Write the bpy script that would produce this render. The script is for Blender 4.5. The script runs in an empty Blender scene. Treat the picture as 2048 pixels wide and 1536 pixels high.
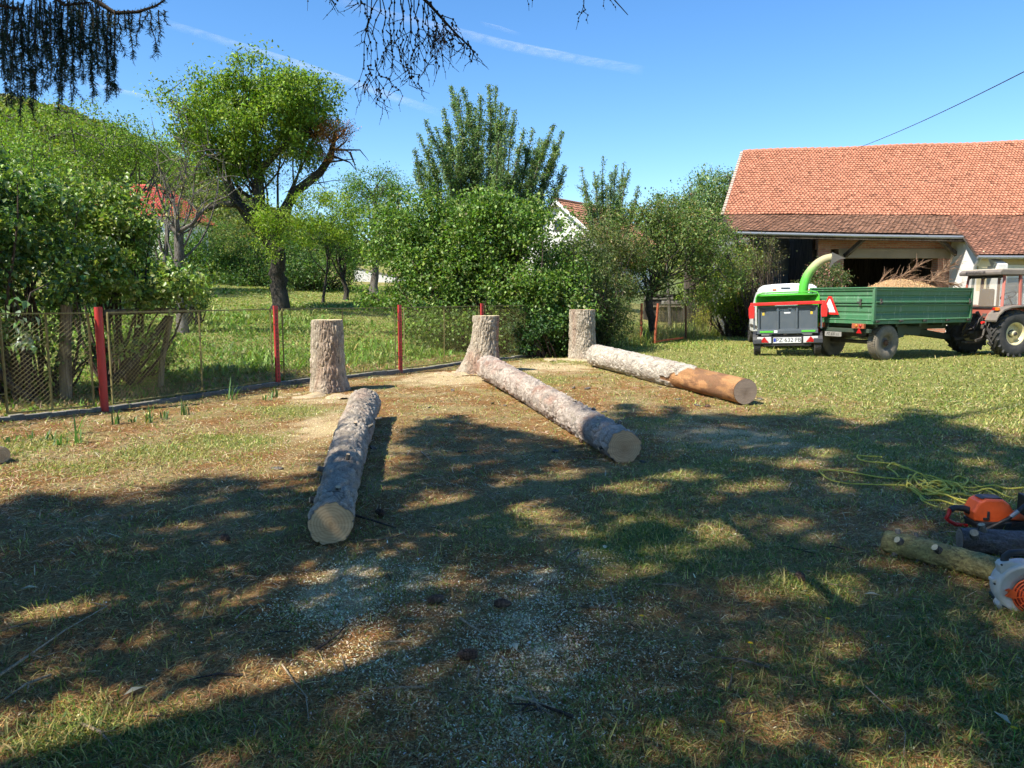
import bpy, bmesh, math, random
import numpy as np
from mathutils import Vector, Matrix
random.seed(7); rng = np.random.default_rng(7)
S = bpy.context.scene; COL = S.collection
R = math.radians
# ---------------------------------------------------------------- camera
CZ, FPX, PITCH = 1.58, 1480.0, R(6.7)
cd = bpy.data.cameras.new('camera'); cam = bpy.data.objects.new('camera', cd); COL.objects.link(cam)
cd.sensor_width = 36; cd.lens = 36*FPX/2048; cd.clip_start = 0.05; cd.clip_end = 60000
cam.location = (0, 0, CZ); cam.rotation_euler = (R(90)-PITCH, 0, 0)
S.camera = cam
# ---------------------------------------------------------------- light
SUN_EL, SUN_AZ = R(50), R(235)          # azimuth clockwise from +Y: the sun stands behind the camera, to the left
SD = Vector((math.sin(SUN_AZ)*math.cos(SUN_EL), math.cos(SUN_AZ)*math.cos(SUN_EL), math.sin(SUN_EL)))
w = bpy.data.worlds.new('World'); S.world = w; w.use_nodes = True
nt = w.node_tree; bg = nt.nodes['Background']
sky = nt.nodes.new('ShaderNodeTexSky'); sky.sky_type = 'NISHITA'; sky.sun_disc = False
sky.sun_elevation = SUN_EL; sky.sun_rotation = SUN_AZ; sky.altitude = 100; sky.air_density = 1.0; sky.dust_density = 0.0; sky.ozone_density = 2.5
hsv = nt.nodes.new('ShaderNodeHueSaturation'); hsv.inputs['Saturation'].default_value = 1.24; hsv.inputs['Value'].default_value = .97; nt.links.new(sky.outputs[0], hsv.inputs['Color']); tn_ = nt.nodes.new('ShaderNodeMix'); tn_.data_type = 'RGBA'; tn_.blend_type = 'MULTIPLY'; tn_.inputs[0].default_value = 1; tn_.inputs[7].default_value = (.95, .99, 1.05, 1); nt.links.new(hsv.outputs[0], tn_.inputs[6]); nt.links.new(tn_.outputs[2], bg.inputs[0]); bg.inputs[1].default_value = 0.118
sl = bpy.data.lights.new('sun', 'SUN'); sl.energy = 5.0; sl.angle = R(0.53); sl.color = (1, .93, .80)
so = bpy.data.objects.new('sun', sl); COL.objects.link(so); so.rotation_euler = SD.to_track_quat('Z', 'Y').to_euler()
S.view_settings.view_transform = 'Standard'; S.view_settings.look = 'None'; S.view_settings.exposure = 0.95; S.view_settings.gamma = 1
S.cycles.max_bounces = 6; S.cycles.transparent_max_bounces = 12; S.cycles.diffuse_bounces = 3; S.cycles.glossy_bounces = 2
S.cycles.transmission_bounces = 4; S.cycles.use_adaptive_sampling = True; S.cycles.adaptive_threshold = 0.03
try: S.cycles.use_denoising = True
except Exception: pass
# ---------------------------------------------------------------- where things stand
cp, sp = math.cos(PITCH), math.sin(PITCH)
def ray(u, v):
    a, b = (u-1024)/FPX, (v-768)/FPX
    return Vector((a, cp-sp*b, -sp-cp*b))
def G(u, v, z=0.0):
    r = ray(u, v); t = (CZ-z)/-r.z
    return Vector((r.x*t, r.y*t, z))
def at(u, v, Y):
    r = ray(u, v); t = Y/r.y
    return Vector((r.x*t, Y, CZ+r.z*t))
FENCE = [(-9.6, 3.0), (-8.0, 6.3), (-6.5, 9.2), (-5.62, 10.1), (-4.20, 13.2), (-2.32, 15.35), (-.73, 18.0), (1.4, 20.6)]
RIGHTF = [(4.34, 24.9), (6.40, 27.4), (8.13, 30.3), (9.98, 33.3)]
_fp = FENCE+RIGHTF; fbr = np.array([-1.45, -1.38]+[math.atan2(p[0], p[1]) for p in _fp]+[.33, .36]); frr = np.array([300., 14.]+[math.hypot(*p) for p in _fp]+[40., 400.])
def beyond(x, y):                   # how far past the garden fence a point lies, seen along its bearing from the yard
    x = np.asarray(x, float); y = np.asarray(y, float)
    b = np.arctan2(x, y); return np.hypot(x, y)-np.where(np.abs(b) > 1.45, 300., np.interp(b, fbr, frr))
def smooth(a, b, x):
    t = np.clip((x-a)/(b-a), 0, 1); return t*t*(3-2*t)
def height(x, y):
    x = np.asarray(x, float); y = np.asarray(y, float)
    b = np.arctan2(x, y); r_ = np.where(np.abs(b) > 1.45, 300., np.interp(b, fbr, frr))
    d = np.clip(np.hypot(x, y)-r_-.3, 0, 60)
    z = .078*d*(1-smooth(-.05, .22, b))
    far = np.hypot(x, y)
    return z + .0 + .02*np.sin(x*.9+1.3)*np.cos(y*.7)*smooth(3, 8, far)*(1-smooth(60, 90, far))*0.6
def hz(x, y): return float(height(x, y))
def GT(u, v):                       # the ray's landing point on the terrain
    z = 0.0
    for _ in range(25):
        p = G(u, v, z) if (CZ-z) > 0 else at(u, v, 40)
        z = .5*z+.5*hz(p.x, p.y)
    return Vector((p.x, p.y, hz(p.x, p.y)))
def atg(u, Y):                      # on the terrain at depth Y below picture column u
    x = (u-1024)/FPX*Y*1.003
    return Vector((x, Y, hz(x, Y)))
# ---------------------------------------------------------------- tags
def tag(o, label=None, cat=None, group=None, kind=None):
    if label: o['label'] = label
    if cat: o['category'] = cat
    if group: o['group'] = group
    if kind: o['kind'] = kind
    return o
def empty(name, loc=(0, 0, 0), rz=0, label=None, cat=None, group=None):
    o = bpy.data.objects.new(name, None); COL.objects.link(o); o.location = loc; o.rotation_euler = (0, 0, rz)
    o.empty_display_size = .1
    return tag(o, label, cat, group)
def kids(o): return [c for c in bpy.data.objects if c.parent == o]
def copy_tree(o, parent=None):
    ch = kids(o); c = o.copy(); COL.objects.link(c); c.parent = parent
    for k in ch: copy_tree(k, c)
    return c
# ---------------------------------------------------------------- materials
def mat(name, build):
    m = bpy.data.materials.new(name); m.use_nodes = True
    t = m.node_tree; b = t.nodes['Principled BSDF']; build(t, b); return m
def N(t, kind, **kw):
    n = t.nodes.new('ShaderNode'+kind)
    for k, v in kw.items():
        if k.startswith('i_'):
            key = k[2:]
            key = int(key) if key.isdigit() else key.replace('_', ' ')
            n.inputs[key].default_value = v
        else: setattr(n, k, v)
    return n
def L(t, a, b): t.links.new(a, b)
def ramp(t, fac, stops, interp='LINEAR'):
    n = N(t, 'ValToRGB'); cr = n.color_ramp; cr.interpolation = interp
    while len(cr.elements) < len(stops): cr.elements.new(.5)
    for e, (p, c) in zip(cr.elements, stops):
        e.position = p; e.color = (c if len(c) == 4 else (*c, 1)) if not isinstance(c, (int, float)) else (c, c, c, 1)
    L(t, fac, n.inputs[0]); return n.outputs[0]
def mixc(t, fac, a, b, mode='MIX'):
    n = N(t, 'Mix', data_type='RGBA', blend_type=mode)
    for sock, v in ((n.inputs[0], fac), (n.inputs[6], a), (n.inputs[7], b)):
        if hasattr(v, 'is_linked') or isinstance(v, bpy.types.NodeSocket): L(t, v, sock)
        elif isinstance(v, (int, float)): sock.default_value = v if sock.type == 'VALUE' else (v, v, v, 1)
        else: sock.default_value = v if len(v) == 4 else (*v, 1)
    return n.outputs[2]
def noise(t, scale, detail=4, rough=.6, vec=None, out=0):
    n = N(t, 'TexNoise'); n.inputs['Scale'].default_value = scale; n.inputs['Detail'].default_value = detail; n.inputs['Roughness'].default_value = rough
    if vec is not None: L(t, vec, n.inputs['Vector'])
    return n.outputs[out]
def objvec(t, scale=(1, 1, 1), rot=(0, 0, 0)):
    tc = N(t, 'TexCoord'); mp = N(t, 'Mapping'); mp.inputs['Scale'].default_value = scale; mp.inputs['Rotation'].default_value = rot
    L(t, tc.outputs['Object'], mp.inputs['Vector']); return mp.outputs[0]
def bump(t, b, h, strength=.5, dist=.02):
    n = N(t, 'Bump'); n.inputs['Strength'].default_value = strength; n.inputs['Distance'].default_value = dist
    L(t, h, n.inputs['Height']); L(t, n.outputs[0], b.inputs['Normal'])
def attr(t, name='col'):
    return N(t, 'Attribute', attribute_name=name).outputs['Color']
def paint(name, c, rough=.45, dirt=.25, dirtc=(.12, .10, .07), metal=0, scale=6, spec=.5, rust=0):
    def f(t, b):
        v = objvec(t)
        n1 = noise(t, scale, 6, .7, v)
        f1 = ramp(t, n1, [(.42, 0), (.72, dirt)])
        c1 = mixc(t, f1, c, dirtc)
        n2 = noise(t, scale*7, 3, .6, v)
        c1 = mixc(t, .18, c1, mixc(t, 1.0, c1, n2, 'MULTIPLY'))
        if rust:
            f2 = ramp(t, noise(t, scale*2.3, 7, .75, v), [(.62-.2*rust, 0), (.68-.1*rust, 1)])
            c1 = mixc(t, f2, c1, (.16, .055, .02))
        L(t, c1, b.inputs['Base Color'])
        L(t, ramp(t, n1, [(.3, max(rough-.08, .05)), (.75, min(rough+.25, 1))]), b.inputs['Roughness'])
        b.inputs['Metallic'].default_value = metal; b.inputs['Specular IOR Level'].default_value = spec
        bump(t, b, n2, .08, .005)
    return mat(name, f)
def leafmat(name, trans=.35, rough=.5):
    def f(t, b):
        c = attr(t)
        L(t, c, b.inputs['Base Color']); b.inputs['Roughness'].default_value = rough; b.inputs['Specular IOR Level'].default_value = .35
        tr = N(t, 'BsdfTranslucent'); L(t, mixc(t, 1.0, c, (1.25, 1.4, .5), 'MULTIPLY'), tr.inputs['Color'])
        ms = N(t, 'MixShader'); ms.inputs[0].default_value = trans
        L(t, b.outputs[0], ms.inputs[1]); L(t, tr.outputs[0], ms.inputs[2]); L(t, ms.outputs[0], t.nodes['Material Output'].inputs[0])
    return mat(name, f)
def barkmat(name, c1, c2, c3, sc=1.0, stretch=.25):
    def f(t, b):
        v = objvec(t, (1, 1, stretch))
        vo = N(t, 'TexVoronoi', feature='DISTANCE_TO_EDGE'); vo.inputs['Scale'].default_value = 26*sc; L(t, v, vo.inputs['Vector'])
        n = noise(t, 30*sc, 6, .75, v); n2 = noise(t, 3*sc, 4, .6, v)
        c = ramp(t, n, [(.3, c1), (.55, c2), (.72, c3)])
        c = mixc(t, ramp(t, vo.outputs[0], [(.0, .75), (.12, 0)]), c, tuple(.35*x for x in c1))
        c = mixc(t, ramp(t, n2, [(.5, 0), (.7, .6)]), c, c3)
        L(t, c, b.inputs['Base Color']); b.inputs['Roughness'].default_value = .95; b.inputs['Specular IOR Level'].default_value = .15
        bump(t, b, n, .6, .02)
    return mat(name, f)
M = {}
M['leaf'] = leafmat('leaf'); M['glossleaf'] = leafmat('glossy leaf', .28, .36); M['needle'] = leafmat('needle', .12, .6); M['grass'] = leafmat('grass blade', .3, .55)
M['dry'] = leafmat('dry litter', .05, .85)
M['bark'] = barkmat('grey bark', (.06, .05, .04), (.16, .14, .12), (.30, .28, .25))
M['darkbark'] = barkmat('dark bark', (.03, .025, .02), (.07, .06, .05), (.13, .12, .105))
M['twig'] = barkmat('twig bark', (.05, .035, .03), (.10, .075, .06), (.17, .14, .11), 3)
M['wood'] = barkmat('weathered wood', (.12, .09, .06), (.24, .19, .13), (.36, .31, .24), .6, .08)
M['oldtimber'] = barkmat('old timber', (.045, .035, .03), (.10, .08, .065), (.17, .145, .12), .6, .08)
M['red'] = paint('red post paint', (.50, .03, .03), .4, .25, rust=.12)
M['rustred'] = paint('rusty red paint', (.42, .10, .04), .7, .5, (.15, .07, .03), rust=.4)
M['rust'] = paint('rust', (.14, .06, .03), .85, .5)
M['olive'] = paint('olive fence wire', (.25, .22, .08), .65, .45, (.12, .08, .04))
def f_tg(t, b):
    v = objvec(t); n = noise(t, 2.5, 6, .7, v); st = noise(t, 5, 5, .75, objvec(t, (2.5, 2.5, .22))); sp_ = noise(t, 28, 5, .8, v)
    c = mixc(t, ramp(t, n, [(.35, 0), (.7, .45)]), (.045, .165, .07), (.12, .17, .11))
    c = mixc(t, ramp(t, st, [(.56, 0), (.72, .55)]), c, (.34, .42, .34)); c = mixc(t, ramp(t, sp_, [(.62, 0), (.7, .7)]), c, (.10, .07, .045))
    L(t, c, b.inputs['Base Color']); L(t, ramp(t, n, [(.3, .42), (.7, .7)]), b.inputs['Roughness']); bump(t, b, n, .15, .01)
M['green'] = mat('worn trailer green', f_tg)
M['dgreen'] = paint('chassis green', (.03, .055, .035), .6, .6, (.08, .07, .05))
M['lime'] = paint('lime green paint', (.10, .50, .05), .3, .05)
M['cream'] = paint('cream rim paint', (.70, .62, .36), .45, .35, (.25, .18, .08))
M['pipe'] = paint('dusty pipe', (.34, .36, .17), .55, .4, (.45, .38, .24))
M['chred'] = paint('signal red paint', (.75, .03, .025), .3, .05)
M['slate'] = paint('slate grey steel', (.085, .105, .125), .4, .15, (.2, .2, .19))
M['steel'] = paint('galvanised steel', (.42, .43, .44), .42, .3, metal=.6)
M['white'] = paint('white car paint', (.80, .81, .82), .25, .06, (.5, .48, .44))
M['whiteplastic'] = paint('off-white plastic', (.62, .61, .56), .4, .2, (.3, .27, .2))
M['orange'] = paint('orange plastic', (.72, .10, .02), .35, .2, (.2, .06, .03))
M['blackplastic'] = paint('black plastic', (.02, .021, .024), .45, .3, (.08, .075, .065))
M['rubber'] = paint('tyre rubber', (.03, .03, .031), .8, .6, (.11, .10, .085), scale=9)
M['dustyrubber'] = paint('dusty tyre rubber', (.15, .13, .10), .9, .7, (.28, .23, .17), scale=9)
M['black'] = paint('black steel', (.018, .018, .02), .6, .4)
M['grease'] = paint('greasy steel', (.10, .09, .08), .6, .6, (.03, .025, .02), metal=.3, rust=.2)
M['tractorred'] = paint('faded red paint', (.46, .12, .085), .5, .45, (.35, .22, .17))
M['tractorgrey'] = paint('faded grey plastic', (.17, .145, .125), .75, .5, (.32, .25, .18))
M['lamp'] = paint('red lamp', (.45, .01, .012), .15, .05)
M['lampclear'] = paint('clear lamp', (.6, .6, .6), .15, .1)
M['plate'] = paint('number plate', (.75, .75, .75), .4, .15)
M['ink'] = paint('black lettering', (.01, .01, .012), .5, 0)
M['decal'] = paint('white lettering', (.75, .76, .78), .5, 0)
M['blue'] = paint('blue', (.02, .05, .35), .4, 0)
M['yellow'] = paint('yellow', (.75, .52, .05), .5, .2)
M['orangelamp'] = paint('orange lamp', (.8, .2, .02), .2, 0)
def f_glass(t, b):
    b.inputs['Base Color'].default_value = (.40, .33, .26, 1); b.inputs['Roughness'].default_value = .12
    b.inputs['Transmission Weight'].default_value = .0; b.inputs['Alpha'].default_value = .42
M['glass'] = mat('dusty glass', f_glass)
def f_darkglass(t, b):
    b.inputs['Base Color'].default_value = (.02, .025, .03, 1); b.inputs['Roughness'].default_value = .06
M['darkglass'] = mat('dark glass', f_darkglass)
# ---------------------------------------------------------------- mesh builder
class MB:
    def __init__(s): s.v = []; s.f = []; s.sm = []; s.mi = []; s.cur = 0
    def _add(s, vs, fs, sm=False):
        o = len(s.v); s.v += [tuple(v) for v in vs]
        for f in fs: s.f.append(tuple(i+o for i in f)); s.sm.append(sm); s.mi.append(s.cur)
    def box(s, c, size, rot=None, sm=False):
        hx, hy, hz_ = size[0]/2, size[1]/2, size[2]/2
        vs = [Vector((x, y, z)) for z in (-hz_, hz_) for y in (-hy, hy) for x in (-hx, hx)]
        if rot is not None: vs = [rot @ v for v in vs]
        vs = [v+Vector(c) for v in vs]
        s._add(vs, [(0, 2, 3, 1), (4, 5, 7, 6), (0, 1, 5, 4), (2, 6, 7, 3), (0, 4, 6, 2), (1, 3, 7, 5)]); return s
    def beam(s, a, b, wd, ht):
        a, b = Vector(a), Vector(b); d = b-a; rot = d.to_track_quat('X', 'Z').to_matrix()
        return s.box((a+b)/2, (d.length, wd, ht), rot)
    def prism(s, poly, a, b, axis='y'):       # poly in the plane normal to the axis
        def P(p, h):
            return {'y': (p[0], h, p[1]), 'x': (h, p[0], p[1]), 'z': (p[0], p[1], h)}[axis]
        n = len(poly); vs = [P(p, a) for p in poly]+[P(p, b) for p in poly]
        fs = [tuple(range(n)), tuple(range(2*n-1, n-1, -1))]+[(i, i+n, (i+1) % n+n, (i+1) % n) for i in range(n)]
        s._add(vs, fs); return s
    def tube(s, pts, rad, n=8, caps=True, sm=True):
        pts = [Vector(p) for p in pts]; m = len(pts)
        if not hasattr(rad, '__len__'): rad = [rad]*m
        t0 = (pts[1]-pts[0]).normalized(); up = Vector((0, 0, 1)) if abs(t0.z) < .9 else Vector((1, 0, 0))
        nx = t0.cross(up).normalized(); vs = []
        for i, p in enumerate(pts):
            d = (pts[min(i+1, m-1)]-pts[max(i-1, 0)])
            d = d.normalized() if d.length > 1e-9 else t0
            nx = (nx-d*nx.dot(d)); nx = nx.normalized() if nx.length > 1e-6 else d.orthogonal().normalized()
            ny = d.cross(nx)
            for k in range(n):
                a = 2*math.pi*k/n; vs.append(p+(nx*math.cos(a)+ny*math.sin(a))*rad[i])
        fs = [(i*n+k, i*n+(k+1) % n, (i+1)*n+(k+1) % n, (i+1)*n+k) for i in range(m-1) for k in range(n)]
        s._add(vs, fs, sm)
        if caps: s._add(vs[:n], [tuple(range(n-1, -1, -1))]); s._add(vs[-n:], [tuple(range(n))])
        return s
    def cyl(s, a, b, r, n=16, r2=None, sm=True): return s.tube([a, b], [r, r if r2 is None else r2], n, True, sm)
    def lathe(s, prof, c, axis, n=28, sm=True):       # prof: (radius, along-axis)
        ax = Vector(axis).normalized(); q = ax.to_track_quat('Z', 'Y').to_matrix(); c = Vector(c); vs = []
        for r, h in prof:
            for k in range(n):
                a = 2*math.pi*k/n; vs.append(c+q @ Vector((r*math.cos(a), r*math.sin(a), h)))
        m = len(prof)
        s._add(vs, [(i*n+k, i*n+(k+1) % n, (i+1)*n+(k+1) % n, (i+1)*n+k) for i in range(m-1) for k in range(n)], sm); return s
    def quad(s, a, b, c, d): s._add([a, b, c, d], [(0, 1, 2, 3)]); return s
    def build(s, name, ms, parent=None, bevel=0, segs=2):
        me = bpy.data.meshes.new(name); me.from_pydata(s.v, [], s.f)
        for m in (ms if isinstance(ms, (list, tuple)) else [ms]): me.materials.append(m)
        me.polygons.foreach_set('use_smooth', s.sm); me.polygons.foreach_set('material_index', s.mi); me.update()
        bm = bmesh.new(); bm.from_mesh(me); bmesh.ops.recalc_face_normals(bm, faces=bm.faces); bm.to_mesh(me); bm.free()
        o = bpy.data.objects.new(name, me); COL.objects.link(o); o.parent = parent
        if bevel:
            b = o.modifiers.new('bevel', 'BEVEL'); b.width = bevel; b.segments = segs; b.limit_method = 'ANGLE'; b.angle_limit = R(40)
        return o
def npmesh(name, V, F, m, parent=None, col=None, smooth=False):
    """V (n,3), F (m,k) arrays -> one object; col (n,3) -> point colour"""
    V = np.asarray(V, np.float32); F = np.asarray(F, np.int32); k = F.shape[1]
    me = bpy.data.meshes.new(name); me.vertices.add(len(V)); me.vertices.foreach_set('co', V.ravel())
    me.loops.add(F.size); me.loops.foreach_set('vertex_index', F.ravel()); me.polygons.add(len(F))
    me.polygons.foreach_set('loop_start', np.arange(0, F.size, k, dtype=np.int32)); me.polygons.foreach_set('loop_total', np.full(len(F), k, np.int32))
    if smooth: me.polygons.foreach_set('use_smooth', np.ones(len(F), bool))
    me.update(calc_edges=True)
    if col is not None:
        a = me.color_attributes.new('col', 'FLOAT_COLOR', 'POINT')
        a.data.foreach_set('color', np.c_[col, np.ones(len(col))].astype(np.float32).ravel())
    me.materials.append(m)
    o = bpy.data.objects.new(name, me); COL.objects.link(o); o.parent = parent
    return o
def text_obj(s, size, loc, rot, m, parent, name='lettering', extrude=.002, align='CENTER'):
    c = bpy.data.curves.new(name, 'FONT'); c.body = s; c.size = size; c.extrude = extrude; c.align_x = align; c.align_y = 'CENTER'
    o = bpy.data.objects.new(name, c); COL.objects.link(o)
    dg = bpy.context.evaluated_depsgraph_get(); me = bpy.data.meshes.new_from_object(o.evaluated_get(dg)); me.materials.clear(); me.materials.append(m)
    bpy.data.objects.remove(o); o = bpy.data.objects.new(name, me); COL.objects.link(o)
    o.location = loc; o.rotation_euler = rot; o.parent = parent; return o
# value noise for displaced meshes
def vnoise(P, seed=0):
    P = np.asarray(P, float); i = np.floor(P).astype(np.int64); f = P-i; f = f*f*(3-2*f); out = 0
    def h(a, b, c):
        n = (a*374761393+b*668265263+c*2147483647+seed*1442695041) & 0xffffffff
        n = ((n ^ (n >> 13))*1274126177) & 0xffffffff; n = n ^ (n >> 16)
        return (n & 0xffff)/65535.
    for dx in (0, 1):
        for dy in (0, 1):
            for dz in (0, 1):
                wgt = (f[:, 0] if dx else 1-f[:, 0])*(f[:, 1] if dy else 1-f[:, 1])*(f[:, 2] if dz else 1-f[:, 2])
                out = out+wgt*h(i[:, 0]+dx, i[:, 1]+dy, i[:, 2]+dz)
    return out
def fbm(P, o=4, seed=0):
    P = np.asarray(P, float); r = 0; a = .5; tot = 0
    for k in range(o): r = r+a*vnoise(P*2**k, seed+k); tot += a; a *= .5
    return r/tot
def worley(P, seed=0):
    """distance to nearest and second nearest feature point, and a cell hash"""
    P = np.asarray(P, float); i = np.floor(P).astype(np.int64); best = np.full(len(P), 9.); sec = best.copy(); cid = np.zeros(len(P))
    def h(a, b, c, k):
        n = (a*374761393+b*668265263+c*1911520717+(seed+k)*1442695041) & 0xffffffff
        n = ((n ^ (n >> 13))*1274126177) & 0xffffffff; n = n ^ (n >> 16)
        return (n & 0xffff)/65535.
    for dx in (-1, 0, 1):
        for dy in (-1, 0, 1):
            for dz in (-1, 0, 1):
                a, b, c = i[:, 0]+dx, i[:, 1]+dy, i[:, 2]+dz
                q = np.stack([a+h(a, b, c, 1), b+h(a, b, c, 2), c+h(a, b, c, 3)], 1)
                d = np.linalg.norm(P-q, axis=1); m = d < best
                sec = np.where(m, best, np.minimum(sec, d)); cid = np.where(m, h(a, b, c, 7), cid); best = np.where(m, d, best)
    return best, sec, cid
# ================================================================ GROUND
def in_poly(px, py, poly):
    c = np.zeros(len(px), bool); j = len(poly)-1
    for i in range(len(poly)):
        xi, yi = poly[i]; xj, yj = poly[j]
        m = ((yi > py) != (yj > py)) & (px < (xj-xi)*(py-yi)/(yj-yi+1e-12)+xi)
        c ^= m; j = i
    return c
def patches(lst):                    # measured patches -> ground ellipses (x, y, rx, ry, strength)
    out = []
    for e in lst:
        u, v, ru, rv = e[:4]; c = G(u, v); a = G(u+ru, v); b = G(u, v-rv)
        out.append((c.x, c.y, (a-c).length, (b-c).length, e[4] if len(e) > 4 else 1.))
    return out
SAW = patches([(1470, 872, 190, 34, .9), (650, 850, 90, 36, 1.), (640, 800, 110, 18, .8), (890, 758, 130, 16, 1.1), (1000, 738, 90, 12, .7), (1110, 735, 100, 12, 1.1), (690, 1180, 95, 60, 1.25),
    (830, 1160, 50, 34, 1.15), (1175, 1112, 60, 15, 1.1), (1090, 1150, 60, 22, .9), (1060, 1270, 120, 120, .8), (1200, 1200, 80, 50, .4), (1020, 1450, 200, 110, .4), (740, 1330, 120, 60, .4), (900, 1240, 180, 120, .3), (1280, 1330, 120, 80, .3)])
GREENP = patches([(460, 880, 110, 18, .9), (330, 910, 130, 14, .7), (150, 935, 120, 16, .6), (560, 820, 90, 16, .7), (40, 895, 90, 20, .8), (190, 1480, 150, 50, 1.), (330, 1470, 120, 60, .7), (1270, 1080, 130, 50, 1.2),
    (1620, 1170, 100, 24, .9), (1100, 762, 60, 10, .7), (1500, 700, 320, 32, 1.), (1950, 760, 180, 40, .9), (1290, 835, 60, 18, .5), (920, 1430, 160, 40, .4), (600, 1500, 200, 40, .4), (1250, 1480, 260, 90, .5), (1040, 1040, 120, 25, .4)])
def field(x, y, P):
    r = np.zeros(len(x))
    for cx, cy, rx, ry, s in P:
        r = np.maximum(r, s*np.exp(-.9*(((x-cx)/rx)**2+((y-cy)/ry)**2)))
    return r
def yard_green(x, y):
    n = fbm(np.stack([x*.8, y*.8, x*0], 1), 4, 3); n2 = fbm(np.stack([x*3.1, y*3.1, x*0+5], 1), 3, 9)
    g = .10+.30*smooth(.2, 2.2, x)*(1-smooth(6.5, 9, y))+.5*smooth(2.5, 6, x)*smooth(8, 11, y)+.45*smooth(16, 20, y)+.25*smooth(4, 7, x)
    g = g*(.35+1.3*n)+field(x, y, GREENP)*.75
    return np.clip(g+(n2-.5)*.55+(n-.5)*.3, 0, 1)
def saw(x, y): return field(x, y, SAW)*(.35+1.2*fbm(np.stack([x*5, y*5, x*0], 1), 3, 21))
xs = np.unique(np.r_[-np.geomspace(9, 3000, 60), np.arange(-9, 15.01, .11), np.geomspace(15, 3000, 60)])
ys = np.unique(np.r_[-np.geomspace(1, 600, 26), np.arange(-1, 1.2, .5), np.arange(1.2, 22, .11), np.geomspace(22, 4000, 90)])
X, Y = np.meshgrid(xs, ys); X = X.ravel(); Y = Y.ravel()
Z = height(X, Y); near = (np.abs(X-3) < 14) & (Y > 0) & (Y < 24)
Z = Z+near*(fbm(np.stack([X*1.7, Y*1.7, X*0], 1), 4, 5)-.5)*.035+near*(fbm(np.stack([X*7, Y*7, X*0], 1), 2, 6)-.5)*.02
Z = Z-.0
nx_, ny_ = len(xs), len(ys); idx = np.arange(nx_*ny_).reshape(ny_, nx_)
F = np.stack([idx[:-1, :-1], idx[:-1, 1:], idx[1:, 1:], idx[1:, :-1]], -1).reshape(-1, 4)
bd = beyond(X, Y); lush = smooth(0, 1.0, bd)*(1-smooth(7, 10, X))
gcol = np.stack([np.where(bd > 0, np.clip(.75+.3*fbm(np.stack([X*.5, Y*.5, X*0], 1), 3, 8)-.25, 0, 1), yard_green(X, Y)), np.clip(saw(X, Y), 0, 1.2), lush], 1)
def f_ground(t, b):
    a = N(t, 'Attribute', attribute_name='col'); s = N(t, 'SeparateColor'); L(t, a.outputs['Color'], s.inputs[0])
    v = objvec(t)
    nf0 = noise(t, 55, 6, .8, v); nf2 = noise(t, 230, 3, .7, v); nfm = N(t, 'Mix', data_type='FLOAT'); nfm.inputs[0].default_value = .42; L(t, nf0, nfm.inputs[2]); L(t, nf2, nfm.inputs[3]); nf = nfm.outputs[0]; nm = noise(t, 9, 5, .7, v); nl = noise(t, 1.3, 4, .6, v)
    soil = ramp(t, nf, [(.36, (.07, .035, .014)), (.48, (.23, .115, .042)), (.58, (.38, .22, .085)), (.68, (.60, .41, .18))])
    straw = ramp(t, nf, [(.36, (.12, .085, .035)), (.5, (.32, .25, .11)), (.66, (.58, .49, .25))])
    c = mixc(t, ramp(t, nl, [(.42, 0), (.6, 1)]), soil, straw)
    gr = ramp(t, nf, [(.36, (.07, .08, .02)), (.5, (.22, .22, .065)), (.64, (.42, .38, .14))])
    ma = N(t, 'Math', operation='ADD'); L(t, s.outputs[0], ma.inputs[0]); mm = N(t, 'Math', operation='MULTIPLY_ADD', i_1=.9, i_2=-.45); L(t, nm, mm.inputs[0]); L(t, mm.outputs[0], ma.inputs[1])
    c = mixc(t, ramp(t, ma.outputs[0], [(.25, 0), (.7, 1)]), c, gr)
    sd = ramp(t, noise(t, 140, 4, .8, v), [(.38, (.24, .15, .07)), (.5, (.62, .48, .27)), (.62, (.88, .74, .46))])
    ms = N(t, 'Math', operation='ADD'); L(t, s.outputs[1], ms.inputs[0]); m2 = N(t, 'Math', operation='MULTIPLY_ADD', i_1=1.6, i_2=-.8); L(t, nf, m2.inputs[0]); L(t, m2.outputs[0], ms.inputs[1])
    c = mixc(t, ramp(t, ms.outputs[0], [(.5, 0), (.85, .75)]), c, sd)
    L(t, c, b.inputs['Base Color']); b.inputs['Roughness'].default_value = 1; b.inputs['Specular IOR Level'].default_value = .1
    bump(t, b, nf, .9, .03)
M['ground'] = mat('yard ground', f_ground)
tag(npmesh('ground', np.stack([X, Y, Z], 1), F, M['ground'], col=gcol, smooth=True), kind='structure')

# ---------------------------------------------------------------- blades, litter, chips
def strip(P, D, W, tip, bend, col, tris=3):
    """bent blades: base P, direction D*length, side vector W"""
    n = len(P); mid = P+D*.55; end = P+D+bend
    V = np.stack([P-W, P+W, mid-W*.8, mid+W*.8, end], 1).reshape(-1, 3)
    o = (np.arange(n)*5)[:, None]
    F = np.concatenate([o+np.array([0, 1, 3]), o+np.array([0, 3, 2]), o+np.array([2, 3, 4])])
    return V, F, np.repeat(col, 5, 0)
def scatter(n, u0, u1, v0, v1, z=0):
    u = rng.uniform(u0, u1, n); v = rng.uniform(v0, v1, n)
    a = (u-1024)/FPX; b = (v-768)/FPX; rx, ry, rz = a, cp-sp*b, -sp-cp*b
    tt = CZ/-rz; return rx*tt, ry*tt
def zat(x, y): return height(x, y)+(fbm(np.stack([x*1.7, y*1.7, x*0], 1), 4, 5)-.5)*.035+(fbm(np.stack([x*7, y*7, x*0], 1), 2, 6)-.5)*.02
def jit(c, n, s=.25, s2=.08): return np.clip(np.asarray(c)[None]*(1+rng.normal(0, s, (n, 1)))*(1+rng.normal(0, s2, (n, 3))), .004, .95)
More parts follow.
